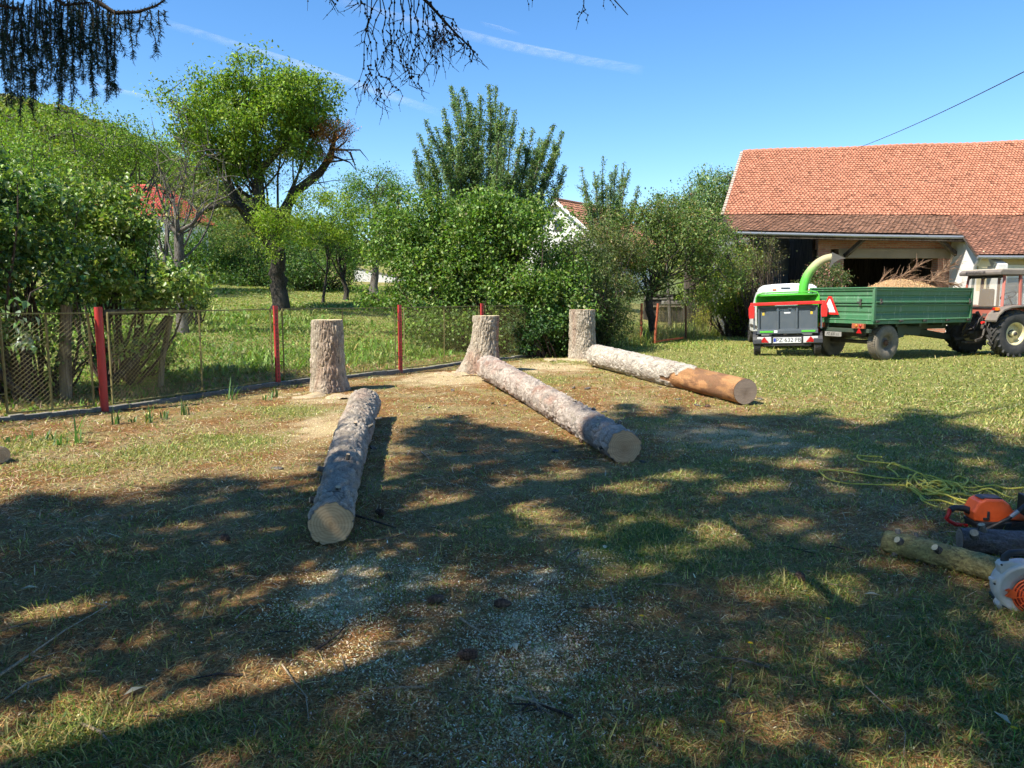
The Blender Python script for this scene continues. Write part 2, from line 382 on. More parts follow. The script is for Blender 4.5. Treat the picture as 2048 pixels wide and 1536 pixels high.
def grass_set(name, n, box, dens, L0, W0, cols, flat, m, label, cat, lod=6.):
    x, y = scatter(n, *box); k = dens(x, y) > rng.random(n); x, y = x[k], y[k]; n = len(x)
    D = np.hypot(x, y); sc = np.clip(D/lod, 1, 3.5)
    az = rng.uniform(0, 2*np.pi, n); up = rng.uniform(*flat, n); ln = L0*rng.lognormal(0, .4, n)*(1+.25*(sc-1))
    d = np.stack([np.cos(az)*np.cos(up), np.sin(az)*np.cos(up), np.sin(up)], 1)*ln[:, None]
    wv = np.stack([-np.sin(az), np.cos(az), rng.uniform(-.5, .5, n)], 1)*(W0*.5*rng.uniform(.6, 1.4, n)*sc)[:, None]
    be = np.stack([np.cos(az), np.sin(az), -np.ones(n)*.8], 1)*(ln*rng.uniform(0, .3, n))[:, None]
    p = np.stack([x, y, zat(x, y)+.002], 1)
    cc = np.zeros((n, 3)); pick = rng.choice(len(cols), n, p=[c[1] for c in cols])
    for i, (c, _) in enumerate(cols):
        mk = pick == i; cc[mk] = jit(c, mk.sum())
    V, F, C_ = strip(p, d, wv, 0, be, cc)
    return tag(npmesh(name, V, F, m, col=C_), label, cat, kind='stuff')
YB = (-350, 2400, 655, 1640)
inyard = lambda x, y: (beyond(x, y) < .1) & (y < 60)
grass_set('yard_grass', 300000, YB, lambda x, y: inyard(x, y)*np.clip(yard_green(x, y)*1.1-.05, .06, 1), .034, .0044,
    [((.16, .21, .03), .38), ((.27, .27, .06), .25), ((.46, .38, .14), .29), ((.09, .13, .02), .08)], (.15, 1.2), M['grass'], 'short mown green and straw coloured grass of the yard', 'grass')
grass_set('needle_litter', 270000, YB, lambda x, y: inyard(x, y)*np.clip(1.0-yard_green(x, y)*.8-saw(x, y)*.9, .1, 1), .045, .0024,
    [((.31, .14, .045), .40), ((.45, .26, .09), .3), ((.60, .44, .20), .17), ((.08, .04, .02), .13)], (-.05, .35), M['dry'], 'dry brown needles and straw lying over the yard', 'litter')
grass_set('sawdust_chips', 430000, YB, lambda x, y: inyard(x, y)*np.clip(saw(x, y)**1.3*1.9+.014, 0, 1), .0085, .0065,
    [((.84, .68, .42), .6), ((.92, .80, .56), .3), ((.55, .38, .18), .1)], (-.1, .9), M['dry'], 'pale sawdust and wood chips scattered on the ground', 'sawdust', 9)
FB = (-350, 2400, 640, 1300); fade = lambda y: smooth(2.9, 6.5, y)
grass_set('sunlit_grass', 420000, FB, lambda x, y: fade(y)*inyard(x, y)*np.clip(yard_green(x, y)*1.3, .10, 1)*np.clip(1-saw(x, y)*1.2, .1, 1), .030, .0042,
    [((.20, .25, .055), .42), ((.31, .33, .09), .28), ((.50, .43, .20), .24), ((.08, .12, .03), .06)], (.2, 1.1), M['grass'], 'short grass and straw of the far, sunlit half of the yard', 'grass', 4.5)
grass_set('straw_litter', 210000, FB, lambda x, y: fade(y)*inyard(x, y)*np.clip(1.0-yard_green(x, y)*.8-saw(x, y)*1.3, .08, 1), .045, .0030,
    [((.25, .14, .07), .32), ((.38, .26, .14), .3), ((.52, .43, .27), .24), ((.07, .045, .03), .14)], (-.05, .5), M['dry'], 'straw and brown needles lying over the far half of the yard', 'litter', 4.5)
# low broad weeds in the yard
x, y = scatter(60000, *YB); k = inyard(x, y) & (np.clip(yard_green(x, y)-.35, .0, 1)*1.1*fbm(np.stack([x*2.5, y*2.5, x*0], 1), 3, 31) > rng.random(len(x))*.5); x, y = x[k], y[k]; n = len(x)
def leaf_quads(P, Dv, Nv, ln, wd, col, fold=.25):
    """each leaf: a folded rhomb of two quads-> 4 triangles sharing a midrib"""
    n = len(P); Dn = Dv/np.linalg.norm(Dv, axis=1, keepdims=True); Sv = np.cross(Nv, Dn); Sv /= np.linalg.norm(Sv, axis=1, keepdims=True)+1e-9; U = np.cross(Dn, Sv)
    ln = np.asarray(ln).reshape(-1, 1)*np.ones((n, 1)); wd = np.asarray(wd).reshape(-1, 1)*np.ones((n, 1))
    a = P; tipp = P+Dn*ln-U*ln*.12; l = P+Dn*ln*.42+Sv*wd*.5+U*wd*fold; r = P+Dn*ln*.42-Sv*wd*.5+U*wd*fold
    V = np.stack([a, l, tipp, r], 1).reshape(-1, 3); o = (np.arange(n)*4)[:, None]
    F = np.concatenate([o+np.array([0, 2, 1]), o+np.array([0, 3, 2])])
    return V, F, np.repeat(col, 4, 0)
az = rng.uniform(0, 2*np.pi, n); el = rng.uniform(.1, .7, n); sc = np.clip(np.hypot(x, y)/7, 1, 2)
Dv = np.stack([np.cos(az)*np.cos(el), np.sin(az)*np.cos(el), np.sin(el)], 1)
V, F, C_ = leaf_quads(np.stack([x, y, zat(x, y)+.004], 1), Dv, np.tile([0, 0, 1.], (n, 1))+rng.normal(0, .2, (n, 3)), .03*sc*rng.uniform(.6, 1.6, n), .011*sc, jit((.09, .16, .045), n))
tag(npmesh('yard_weeds', V, F, M['grass'], col=C_), 'low broad leaved weeds growing among the yard grass', 'weeds', kind='stuff')
# the garden beyond the fence: higher, lusher
n = 230000; th = rng.uniform(-.75, .42, n); rr = 9+36*rng.random(n)**1.2; x = rr*np.sin(th); y = rr*np.cos(th)
b_ = beyond(x, y); k = (b_ > .25) & (x < 7.5+rng.normal(0, .5, n)) & (y < 43); x, y = x[k], y[k]; n = len(x); b_ = b_[k]
pt = fbm(np.stack([x*.6, y*.6, x*0], 1), 4, 41); tall = np.clip((pt-.38)*4, .12, 1)*np.where(y > 24, .4, 1)*np.where((b_ < 1.6) & (x < 0), .35, 1)
az = rng.uniform(0, 2*np.pi, n); up = rng.uniform(.3, 1.4, n); ln = .20*tall*rng.lognormal(0, .35, n)+.03
d = np.stack([np.cos(az)*np.cos(up), np.sin(az)*np.cos(up), np.sin(up)], 1)*ln[:, None]; sc = np.clip(np.hypot(x, y)/12, 1, 3)
wv = np.stack([-np.sin(az), np.cos(az), rng.uniform(-.5, .5, n)], 1)*(.006*sc*rng.uniform(.5, 1.6, n)*(1+1.5*(rng.random(n) < .3)))[:, None]
be = np.stack([np.cos(az), np.sin(az), -np.ones(n)], 1)*(ln*rng.uniform(0, .4, n))[:, None]
cc = np.where((rng.random(n) < .72)[:, None], jit((.15, .26, .04), n, .3), jit((.30, .32, .10), n, .3)); cc = np.where(((y > 25) & (rng.random(n) < .6))[:, None], jit((.27, .30, .10), n, .2), cc)
cc = np.where(((b_ < 1.5) & (x < 0) & (rng.random(n) < .6))[:, None], jit((.33, .22, .12), n, .3), cc)
V, F, C_ = strip(np.stack([x, y, height(x, y)], 1), d, wv, 0, be, cc)
tag(npmesh('garden_grass', V, F, M['grass'], col=C_), 'bright green unmown grass and weeds of the garden behind the fence', 'grass', kind='stuff')
# far lawn and yard edge, thin tall grass round the right hand fence
n = 60000; x = rng.uniform(2.5, 22, n); y = rng.uniform(21, 34, n)
k = (np.abs(y-24.9-(x-4.3)*1.5) < 2.2+2*rng.random(n)) | ((y < 24.5) & (x < 9) & (rng.random(n) < .5)); x, y = x[k], y[k]; n = len(x)
az = rng.uniform(0, 2*np.pi, n); up = rng.uniform(.5, 1.5, n); k2 = rng.random(n) < np.where(y < 24.2, smooth(20.8, 23.6, y)*.9, 1); ln = np.where(y > 24.2+(x-4.3)*1.5, .42, .07)*k2*rng.lognormal(0, .4, n)
d = np.stack([np.cos(az)*np.cos(up), np.sin(az)*np.cos(up), np.sin(up)], 1)*ln[:, None]
wv = np.stack([-np.sin(az), np.cos(az), 0*az], 1)*(.012*k2*rng.uniform(.5, 1.5, n))[:, None]; be = np.stack([np.cos(az), np.sin(az), -np.ones(n)], 1)*(ln*rng.uniform(0, .35, n))[:, None]
cc = np.where((rng.random(n) < .6)[:, None], jit((.19, .27, .06), n, .3), jit((.40, .37, .13), n, .3))
V, F, C_ = strip(np.stack([x, y, height(x, y)], 1), d, wv, 0, be, cc)
tag(npmesh('meadow_grass', V, F, M['grass'], col=C_), 'taller yellow green grass along the rusty posts on the right', 'grass', kind='stuff')
# ================================================================ VEGETATION HELPERS
def unit(n):
    v = rng.normal(0, 1, (n, 3)); return v/np.linalg.norm(v, axis=1, keepdims=True)
def leaves_obj(name, P, ln, wd, cols, parent, m=None, droop=.3, out=None, jitter=.28, fold=.25):
    n = len(P); d = unit(n)*.8; d[:, 2] -= droop; sz_ = rng.uniform(.45, 1.4, n)
    if out is not None: d += out*.7
    nv = unit(n)*.7+np.array([0, 0, .9])
    cc = np.zeros((n, 3)); pick = rng.choice(len(cols), n, p=[c[1] for c in cols])
    for i, (c, _) in enumerate(cols):
        mk = pick == i; cc[mk] = jit(c, mk.sum(), jitter, .07)
    V, F, C_ = leaf_quads(P, d, nv, ln*sz_, wd*sz_*rng.uniform(.8, 1.2, n), cc, fold)
    return npmesh(name, V, F, m or M['leaf'], parent, C_)
def curve(a, b, bend=.15, n=6, sag=0):
    a, b = Vector(a), Vector(b); L_ = (b-a).length; o = Vector(tuple(unit(1)[0]))*L_*bend; o2 = Vector(tuple(unit(1)[0]))*L_*bend*.35
    out = []
    for i in range(n+1):
        s = i/n; out.append(a.lerp(b, s)+o*math.sin(math.pi*s)+o2*math.sin(2*math.pi*s)+Vector((0, 0, -sag*math.sin(math.pi*s))))
    return out
def clump_points(ells, K, per, r, shell=.55):
    """cluster centres in the ellipsoids (towards the shell) and leaf points round them"""
    C = []; vol = np.array([e[3]*e[4]*e[5] for e in ells])**.75; pr = vol/vol.sum()
    for e in [ells[i] for i in rng.choice(len(ells), K, p=pr)]:
        q = unit(1)[0]*(shell+(1-shell)*rng.random())**.5*rng.uniform(.68, 1.2)
        q = q*(.62+.72*fbm((q*1.6+e[0]*3.1)[None], 3, 5)[0]); C.append([e[0]+q[0]*e[3], e[1]+q[1]*e[4], e[2]+q[2]*e[5]])
    C = np.array(C); rad = r*rng.uniform(.5, 1.5, K); cnt = (per*(rad/r)**1.6).astype(int)+3
    P = np.repeat(C, cnt, 0)+rng.normal(0, .5, (cnt.sum(), 3))*np.repeat(rad, cnt)[:, None]*np.array([1, 1, .75])
    return C, P
def tree(name, base, trunk, r0, ells, K, per, clr, ln, wd, cols, label, cat='tree', group=None, bark='bark', limbs=14, m=None, droop=.3, extra=None, shell=.5, r1f=.35, twigs=True, limbr=.3):
    base = Vector(base); root = empty(name, base, label=label, cat=cat, group=group)
    loc = lambda p: Vector(p)-base
    tb = MB(); tp = [loc(p) for p in trunk]; m_ = len(tp)
    pts = []; rad = []
    for i in range(m_-1):
        for k in range(4):
            s = k/4; pts.append(tp[i].lerp(tp[i+1], s)+Vector(tuple(rng.normal(0, .12*r0, 3)))*(1 if (i or k) else 0)); rad.append(r0*(1-(1-r1f)*((i+s)/(m_-1))))
    pts.append(tp[-1]); rad.append(r0*r1f); rad[0] *= 1.35; pts[0] = pts[0]-Vector((0, 0, .15))
    tb.tube(pts, rad, 10)
    C, P = clump_points([(e[0]-base.x, e[1]-base.y, e[2]-base.z, *e[3:]) for e in ells], K, per, clr, shell)
    lp = []
    top = pts[len(pts)//2:]
    order = rng.permutation(K)[:limbs]
    for i in order:
        st = top[rng.integers(len(top))]; cv = curve(st, C[i], .14, 7); r = r0*limbr*rng.uniform(.7, 1.3)
        tb.tube(cv, [r*(1-.8*s/7)+.006 for s in range(8)], 6); lp += cv[2:]
    if twigs and lp:
        A = np.array([tuple(q) for q in lp])
        for i in range(K):
            j = np.argmin(((A-C[i])**2).sum(1)); 
            tb.tube(curve(A[j], C[i], .12, 3), [.02*(1+r0), .014, .01, .004], 4, False)
    if extra: extra(tb, loc)
    tb.build('trunk', M[bark], root)
    leaves_obj('crown', P, ln, wd, cols, root, m, droop)
    return root
def shoots(name, base, trunk, r0, tops, nper, spread, ln, wd, cols, label, cat='tree', bark='bark', group=None, low=None, m=None):
    """upright water-shoot habit: leaves sit tight along near-vertical shoots"""
    base = Vector(base); root = empty(name, base, label=label, cat=cat, group=group); tb = MB()
    tp = [Vector(p)-base for p in trunk]; tb.tube(tp, [r0*(1-.5*i/(len(tp)-1)) for i in range(len(tp))], 9)
    P = []; O = []
    for t, a in tops:
        t = Vector(t)-base; a = Vector(a)-base; cv = curve(a, t, .05, 10)
        tb.tube([tp[-1]]+cv, [r0*.3]+[.045*(1-s/10.5)+.006 for s in range(11)], 5)
        A = np.array([tuple(q) for q in cv]); n = int(nper*(t-a).length)
        s = rng.random(n)**.8*10; i = np.minimum(s.astype(int), 9); f = (s-i)[:, None]
        q = A[i]*(1-f)+A[i+1]*f; tap = (1-.8*s/10)[:, None]
        off = rng.normal(0, 1, (n, 3))*spread*tap*np.array([1, 1, .6]); P.append(q+off)
        for _ in range(int((t-a).length*3)):
            k = rng.integers(1, 9); st = cv[k]; e = st+Vector((rng.normal(0, .3), rng.normal(0, .3), rng.uniform(.3, .8)))*(1.1-k*.08)
            tb.tube([st, st.lerp(e, .5)+Vector((0, 0, -.03)), e], [.014, .009, .003], 4, False)
            nn = int(nper*.45); g = rng.random((nn, 1)); P.append(np.array(st)*(1-g)+np.array(e)*g+rng.normal(0, .04+spread*.12, (nn, 3)))
    tb.build('trunk', M[bark], root); P = np.concatenate(P)
    leaves_obj('crown', P, ln, wd, cols, root, m, -.1)
    return root
G1 = [((.14, .24, .04), .6), ((.22, .33, .055), .3), ((.32, .37, .1), .1)]            # apple green
G2 = [((.06, .125, .035), .6), ((.10, .18, .04), .3), ((.16, .22, .06), .1)]           # dark hedge green
G3 = [((.20, .30, .03), .6), ((.28, .36, .05), .3), ((.12, .2, .03), .1)]              # yellow green
G4 = [((.15, .24, .10), .6), ((.23, .31, .14), .3), ((.34, .38, .2), .1)]                # grey green pear
G5 = [((.09, .18, .03), .5), ((.15, .26, .045), .35), ((.23, .31, .08), .15)]
# ================================================================ SPRUCES that shade the yard (they stand left of and behind the camera)
SHADE_PX = [(-900, 1060), (-200, 1030), (0, 1018), (90, 995), (170, 1000), (300, 985), (440, 950), (520, 962), (600, 985), (650, 960), (690, 900), (760, 880), (800, 872), (850, 852), (885, 838), (935, 828), (955, 850), (1020, 862),
  (1100, 880), (1180, 898), (1232, 880), (1226, 830), (1262, 806), (1300, 838), (1350, 812), (1400, 838), (1450, 826), (1560, 832), (1640, 822), (1740, 852), (1800, 842), (1835, 814), (1900, 842), (1990, 868), (2048, 880), (2500, 900)]
sh_poly = [(G(u, v).x, G(u, v).y) for u, v in SHADE_PX]
sh_poly += [(13, 2), (9, -3), (2, -6), (-9, -6), (-12, 0)]
LIT = patches([(330, 1050, 50, 9, .5), (60, 1225, 75, 20), (160, 1205, 70, 18), (430, 1205, 60, 14), (330, 1215, 30, 9), (80, 1320, 80, 18, .7), (20, 1150, 40, 16, .6), (450, 1418, 60, 20), (550, 1390, 90, 22), (690, 1352, 80, 20), (820, 1335, 80, 20), (900, 1322, 40, 12),
  (50, 1440, 100, 26), (190, 1400, 90, 26), (290, 1440, 80, 34), (330, 1380, 60, 20), (20, 1500, 60, 20), (120, 1470, 70, 18), (690, 1292, 50, 9), (880, 1285, 40, 11), (300, 1000, 30, 6),
  (888, 1000, 40, 20), (925, 1020, 34, 13), (1058, 1003, 38, 14), (1108, 1035, 42, 14), (1170, 1062, 42, 10), (1150, 955, 42, 14), (1240, 968, 60, 13), (1292, 980, 45, 9), (1330, 946, 60, 10), (1440, 1056, 50, 14), (1470, 1088, 50, 9), (1425, 1088, 40, 9, .6),
  (1622, 1050, 34, 14), (1540, 965, 50, 9), (1680, 978, 30, 9), (1600, 925, 36, 9), (1600, 1168, 75, 20), (1560, 1150, 40, 10), (1700, 1150, 28, 20), (1320, 1146, 50, 16), (1060, 1186, 45, 12), (1250, 1236, 26, 14), (1310, 1240, 22, 7), (1392, 1210, 30, 12), (1700, 1310, 44, 18),
  (1500, 1450, 34, 48), (1580, 1450, 42, 26), (1370, 1462, 44, 22), (1920, 1460, 34, 40), (1950, 1525, 60, 20), (1545, 1385, 44, 14), (1960, 920, 44, 6), (2040, 886, 24, 8), (1440, 1530, 50, 14), (1660, 905, 30, 6), (820, 900, 30, 8, .6), (1010, 905, 26, 6, .6)])
for t_ in (.33, .45, .57, .69, .81, .93): LIT.append((-1.15-.77*t_+.30, 4.6+4.95*t_+.12, .22, .36, 1.))       # crown gaps cut so the sun reaches the far half of the nearest log
def shaded(x, y):
    m = in_poly(x+rng.normal(0, .05, len(x)), y+rng.normal(0, .05, len(x)), sh_poly)
    return m & (field(x, y, LIT) < .25)
sdx, sdy = SD.x/SD.z, SD.y/SD.z
SPR = [(-12.2, -1.2, 17, 3.6), (-9.0, .6, 18, 3.8), (-5.6, 1.6, 20, 4.2), (-8.2, -2.2, 19, 4.2), (-2.9, -2.6, 20, 4.4), (1.9, -2.2, 19, 3.8), (-5.0, -6.0, 20, 4.4), (-12.5, -3.0, 18, 4), (-.5, -7.0, 20, 4.2), (5.2, -3.4, 17, 3.6)]
nS = 20500; lx = rng.uniform(-12, 13, nS*3); ly = rng.uniform(-6, 12, nS*3); ok = shaded(lx, ly); lx, ly = lx[ok][:nS], ly[ok][:nS]; nS = len(lx)  # crowns shaped for their shade: sprays sit only where their shadow is wanted
best = np.full(nS, 9.); bt = np.zeros(nS, int); bh = np.zeros(nS)
for trial in range(14):
    h = rng.uniform(3.6, 18.5, nS); px, py = lx+sdx*h, ly+sdy*h
    vis = (py > 0) & (np.abs(px) < py*.80) & ((h-CZ) < .47*py+.5)          # stay out of the open view
    near = np.hypot(px, py) < 1.6
    for i, (tx, ty, H, Rm) in enumerate(SPR):
        rr = Rm*np.clip(1-h/H, 0, 1)**.75+.25; q = np.hypot(px-tx, py-ty)/rr+rng.random(nS)*.5
        q = np.where(vis | near | (h > H-.5), 9, q); b = q < best
        best = np.where(b, q, best); bt = np.where(b, i, bt); bh = np.where(b, h, bh)
ok = best < 1.75; print('spruce sprays', ok.sum(), 'of', nS)
SPRUCE_LABELS = ['tall green spruce standing farthest left beside the garden fence', 'slender spruce left of the yard between two larger spruces', 'big spruce just left of the yard whose shadow crosses the logs',
  'broad spruce behind and left of the yard', 'tall spruce right behind the viewpoint whose bare boughs hang overhead', 'spruce behind the viewpoint on its right', 'tall spruce in the second row behind the yard', 'spruce at the back left corner of the yard', 'spruce in the second row straight behind the viewpoint', 'smaller spruce at the right end of the row behind the yard']
NEEDLE = [((.03, .07, .035), .6), ((.045, .10, .04), .3), ((.08, .12, .05), .1)]
def needle_sprays(P, D, ln, wd, nn):
    """nn narrow drooping leaflets along each direction D from P"""
    n = len(P); t = rng.random((n, nn, 1)); base = P[:, None]+D[:, None]*t
    d = D[:, None]*.15+rng.normal(0, 1, (n, nn, 3))*ln*.45; d[..., 2] -= ln*.25
    w_ = np.cross(d, rng.normal(0, 1, (n, nn, 3))); w_ /= np.linalg.norm(w_, axis=2, keepdims=True)+1e-9; w_ *= wd/2
    V = np.stack([base-w_, base+w_, base+d+w_*.4, base+d-w_*.4], 2).reshape(-1, 3); F = np.arange(len(V)).reshape(-1, 4)
    c = jit((.035, .08, .035), n*nn, .3); return V, F, np.repeat(c, 4, 0)
SPO = []
for i, (tx, ty, H, Rm) in enumerate(SPR):
    root = empty('spruce_tree', (tx, ty, 0), label=SPRUCE_LABELS[i], cat='spruce', group='spruces around the near yard'); SPO.append(root)
    tb = MB(); tb.tube([(0, 0, -.2), (0, 0, 1.), (rng.normal(0, .1), rng.normal(0, .1), H*.5), (0, 0, H)], [.34, .26, .16, .02], 10)
    s = np.where(ok & (bt == i))[0]
    if len(s):
        P = np.stack([lx[s]+sdx*bh[s]-tx, ly[s]+sdy*bh[s]-ty, bh[s]], 1); rad = P.copy(); rad[:, 2] = 0; rad /= np.linalg.norm(rad, axis=1, keepdims=True)+1e-6
        Dd = rad*.22+rng.normal(0, .10, (len(s), 3)); Dd[:, 2] -= .22
        V, F, C_ = needle_sprays(P-Dd*.5, Dd, .21, .045, 16); npmesh('crown', V, F, M['needle'], root, C_)
        for j in rng.permutation(len(s))[:70]:
            q = Vector(P[j]); st = Vector((0, 0, min(q.z+.25*math.hypot(q.x, q.y), H-.3)))
            tb.tube([st, st.lerp(q, .5)+Vector((0, 0, .12)), q], [.03, .02, .006], 4, False)
    tb.build('trunk', M['darkbark'], root)
# --- the living bough that hangs into the picture at the top left, with its own needles
def bough_needles(tw, mesh_parent, ln=.021, dens=520, name='hanging_twigs', wid=.0028):
    Vs = []; Ds = []
    for pts in tw:
        A = np.array([tuple(p) for p in pts]); seg = np.linalg.norm(np.diff(A, axis=0), axis=1); tot = seg.sum(); n = max(int(tot*dens), 4)
        s = rng.random(n)*(len(A)-1); i = np.minimum(s.astype(int), len(A)-2); f = (s-i)[:, None]; q = A[i]*(1-f)+A[i+1]*f
        ax = A[i+1]-A[i]; ax /= np.linalg.norm(ax, axis=1, keepdims=True)+1e-9
        r_ = unit(n); r_ -= ax*(r_*ax).sum(1, keepdims=True); r_ /= np.linalg.norm(r_, axis=1, keepdims=True)+1e-9
        Vs.append(q); Ds.append((r_*.8+ax*.6)*ln*rng.uniform(.7, 1.2, (n, 1)))
    P = np.concatenate(Vs); D = np.concatenate(Ds); n = len(P); w_ = np.cross(D, unit(n)); w_ /= np.linalg.norm(w_, axis=1, keepdims=True)+1e-9; w_ *= wid/2
    V = np.stack([P-w_, P+w_, P+D+w_*.5, P+D-w_*.5], 1).reshape(-1, 3); F = np.arange(len(V)).reshape(-1, 4)
    return npmesh(name, V, F, M['needle'], mesh_parent, np.repeat(jit((.022, .05, .03), n, .3), 4, 0))
root = SPO[2]; o = Vector(root.location)
bb = MB(); tws = []
Yb = 3.6
main = [(0, 0, 5.4), Vector((-4.6, 2.9, 4.6))-o, at(-120, -160, 3.3)-o, at(60, -60, 3.45)-o, at(170, -12, Yb)-o, at(230, 26, Yb)-o, at(275, 24, Yb)-o, at(312, 12, Yb)-o, at(340, -8, Yb)-o]
bb.tube(main, [.05, .04, .028, .02, .014, .009, .007, .005, .003], 7)
sub = [[main[2], at(-60, -30, 3.2)-o, at(0, 10, 3.2)-o, at(40, 20, 3.2)-o], [main[3], at(90, -20, 3.3)-o, at(130, 10, 3.3)-o, at(180, 5, 3.3)-o], [main[2], at(-40, -80, 3.7)-o, at(60, -30, 3.8)-o, at(150, -20, 3.8)-o]]
for s_ in sub: bb.tube(s_, [.015, .010, .007, .004], 6); tws.append(s_[1:])
tws.append(main[4:])
lens = {0: 205, 12: 150, 22: 215, 34: 190, 48: 235, 58: 170, 70: 200, 84: 185, 95: 150, 108: 215, 120: 200, 134: 160, 146: 200, 156: 150, 165: 130, 178: 190, 190: 150, 200: 120, 212: 180, 224: 170, 236: 90, 246: 60, 258: 105, 268: 60, 280: 80, 292: 45, 300: 92, 316: 74, 326: 40}
for u0, l in list(lens.items())+[(u+6, l*.8) for u, l in lens.items() if u < 225]+[(u+3, l*1.08) for u, l in lens.items() if u < 225]:
    Y_ = Yb+rng.uniform(-.3, .3) if u0 < 230 else Yb+rng.uniform(-.04, .04)
    v0 = 20 if u0 > 200 else rng.uniform(-20, 15); pts = []
    drift = rng.normal(4, 8)
    for k in range(7): pts.append(at(u0+drift*k/6+rng.normal(0, 2.5), v0+(l-v0*.5)*k/6*1.0, Y_)-o)
    bb.tube(pts, [.0035, .003, .003, .0025, .002, .002, .0015], 4, False); tws.append(pts)
    for _ in range(int(l/26)):
        k = rng.integers(1, 6); a = pts[k]; b = a+Vector((rng.normal(0, .02), rng.normal(0, .02), -rng.uniform(.02, .07))); tws.append([a, b])
bough = bb.build('bough', M['twig'], root); bough_needles(tws, bough)
# --- the dead, bare twigs hanging in the middle and right of the top edge
root = SPO[4]; o = Vector(root.location); db = MB()
def zig(a, b, r0, r1, n=9, j=.012):
    p = [Vector(a).lerp(Vector(b), i/n)+(Vector(tuple(rng.normal(0, j, 3))) if 0 < i < n else Vector()) for i in range(n+1)]
    db.tube(p, [r0+(r1-r0)*i/n for i in range(n+1)], 5, False)
    for q in p[1:-1]: db.cyl(q-Vector((0, 0, r0*1.3)), q+Vector((0, 0, r0*1.3)), r0*1.7, 5)
    return p
Yd = 4.0
mb_ = [Vector((0, 0, 6.6)), Vector((.9, 2.5, 5.6)), at(700, -160, 3.6)-o, at(800, -50, Yd)-o, at(860, 10, Yd)-o, at(905, 60, Yd)-o, at(945, 100, Yd)-o]
db.tube(mb_, [.06, .045, .03, .014, .009, .006, .003], 6)
mc = [mb_[2], at(1000, -130, 4.3)-o, at(1150, -60, 4.4)-o, at(1220, -10, 4.4)-o, at(1256, 30, 4.4)-o]; db.tube(mc, [.02, .014, .008, .004, .002], 6)
for a, b in [((1205, -30), (1210, 20)), ((1215, -12), (1232, 22)), ((1180, -40), (1166, 5)), ((1168, 0), (1152, 60)), ((1166, 10), (1176, 48)), ((1062, -60), (1064, 15)), ((1050, -60), (1058, 22)), ((614, -60), (615, 22)), ((1170, 20), (1152, 30))]:
    zig(at(a[0], a[1], 4.35)-o, at(b[0], b[1], 4.35)-o, .0025, .001, 5, .005)
tw = [(735, -20, 742, 150), (745, -20, 735, 120), (752, -30, 715, 190), (760, 0, 752, 175), (750, 120, 765, 215), (742, 130, 722, 190), (757, 150, 800, 180), (748, 140, 712, 182), (768, -20, 768, 140), (778, -20, 790, 120), (790, -20, 782, 150), (800, -10, 812, 165), (808, -10, 800, 110),
  (815, -20, 830, 140), (820, -10, 818, 170), (828, 0, 848, 150), (838, 0, 828, 120), (845, 10, 852, 135), (855, 10, 862, 100), (850, 0, 868, 152), (862, 20, 870, 90), (870, 20, 872, 150), (880, 30, 885, 120), (888, 35, 900, 110), (895, 50, 890, 95), (905, 60, 905, 100), (915, 70, 930, 95), (925, 75, 955, 114), (935, 90, 945, 118),
  (812, 120, 832, 172), (812, 130, 845, 180), (705, -20, 718, 12), (690, -10, 650, 4), (772, 60, 785, 128), (845, -20, 880, 60), (720, -30, 735, 40), (880, 30, 920, 60), (758, 165, 752, 215), (775, 80, 760, 130), (795, 60, 806, 130), (835, 60, 822, 130), (860, 70, 878, 140)]
for u0, v0, u1, v1 in tw:
    Y_ = Yd+rng.uniform(-.25, .25); p = zig(at(u0, v0, Yd)-o, at(u1, v1, Y_)-o, .0032, .0012, 8, .010)
    for _ in range(4):
        q = p[rng.integers(3, 9)]; zig(q, q+Vector((rng.normal(0, .05), rng.normal(0, .03), -rng.uniform(.03, .10))), .0018, .0008, 3, .004)
dead = db.build('dead_bough', M['darkbark'], root)
# a tuft of dead brown needles on it
tn = [[at(875+rng.uniform(-14, 22), 45+rng.uniform(-5, 50), Yd)-o, at(878+rng.uniform(-14, 18), 70+rng.uniform(0, 50), Yd)-o] for _ in range(16)]
t_ = bough_needles(tn, dead, .014, 300, 'dead_needles'); t_.data.materials[0] = M['dry']
ca = t_.data.color_attributes['col']; ca.data.foreach_set('color', np.tile([.30, .13, .05, 1], len(t_.data.vertices)).astype(np.float32))
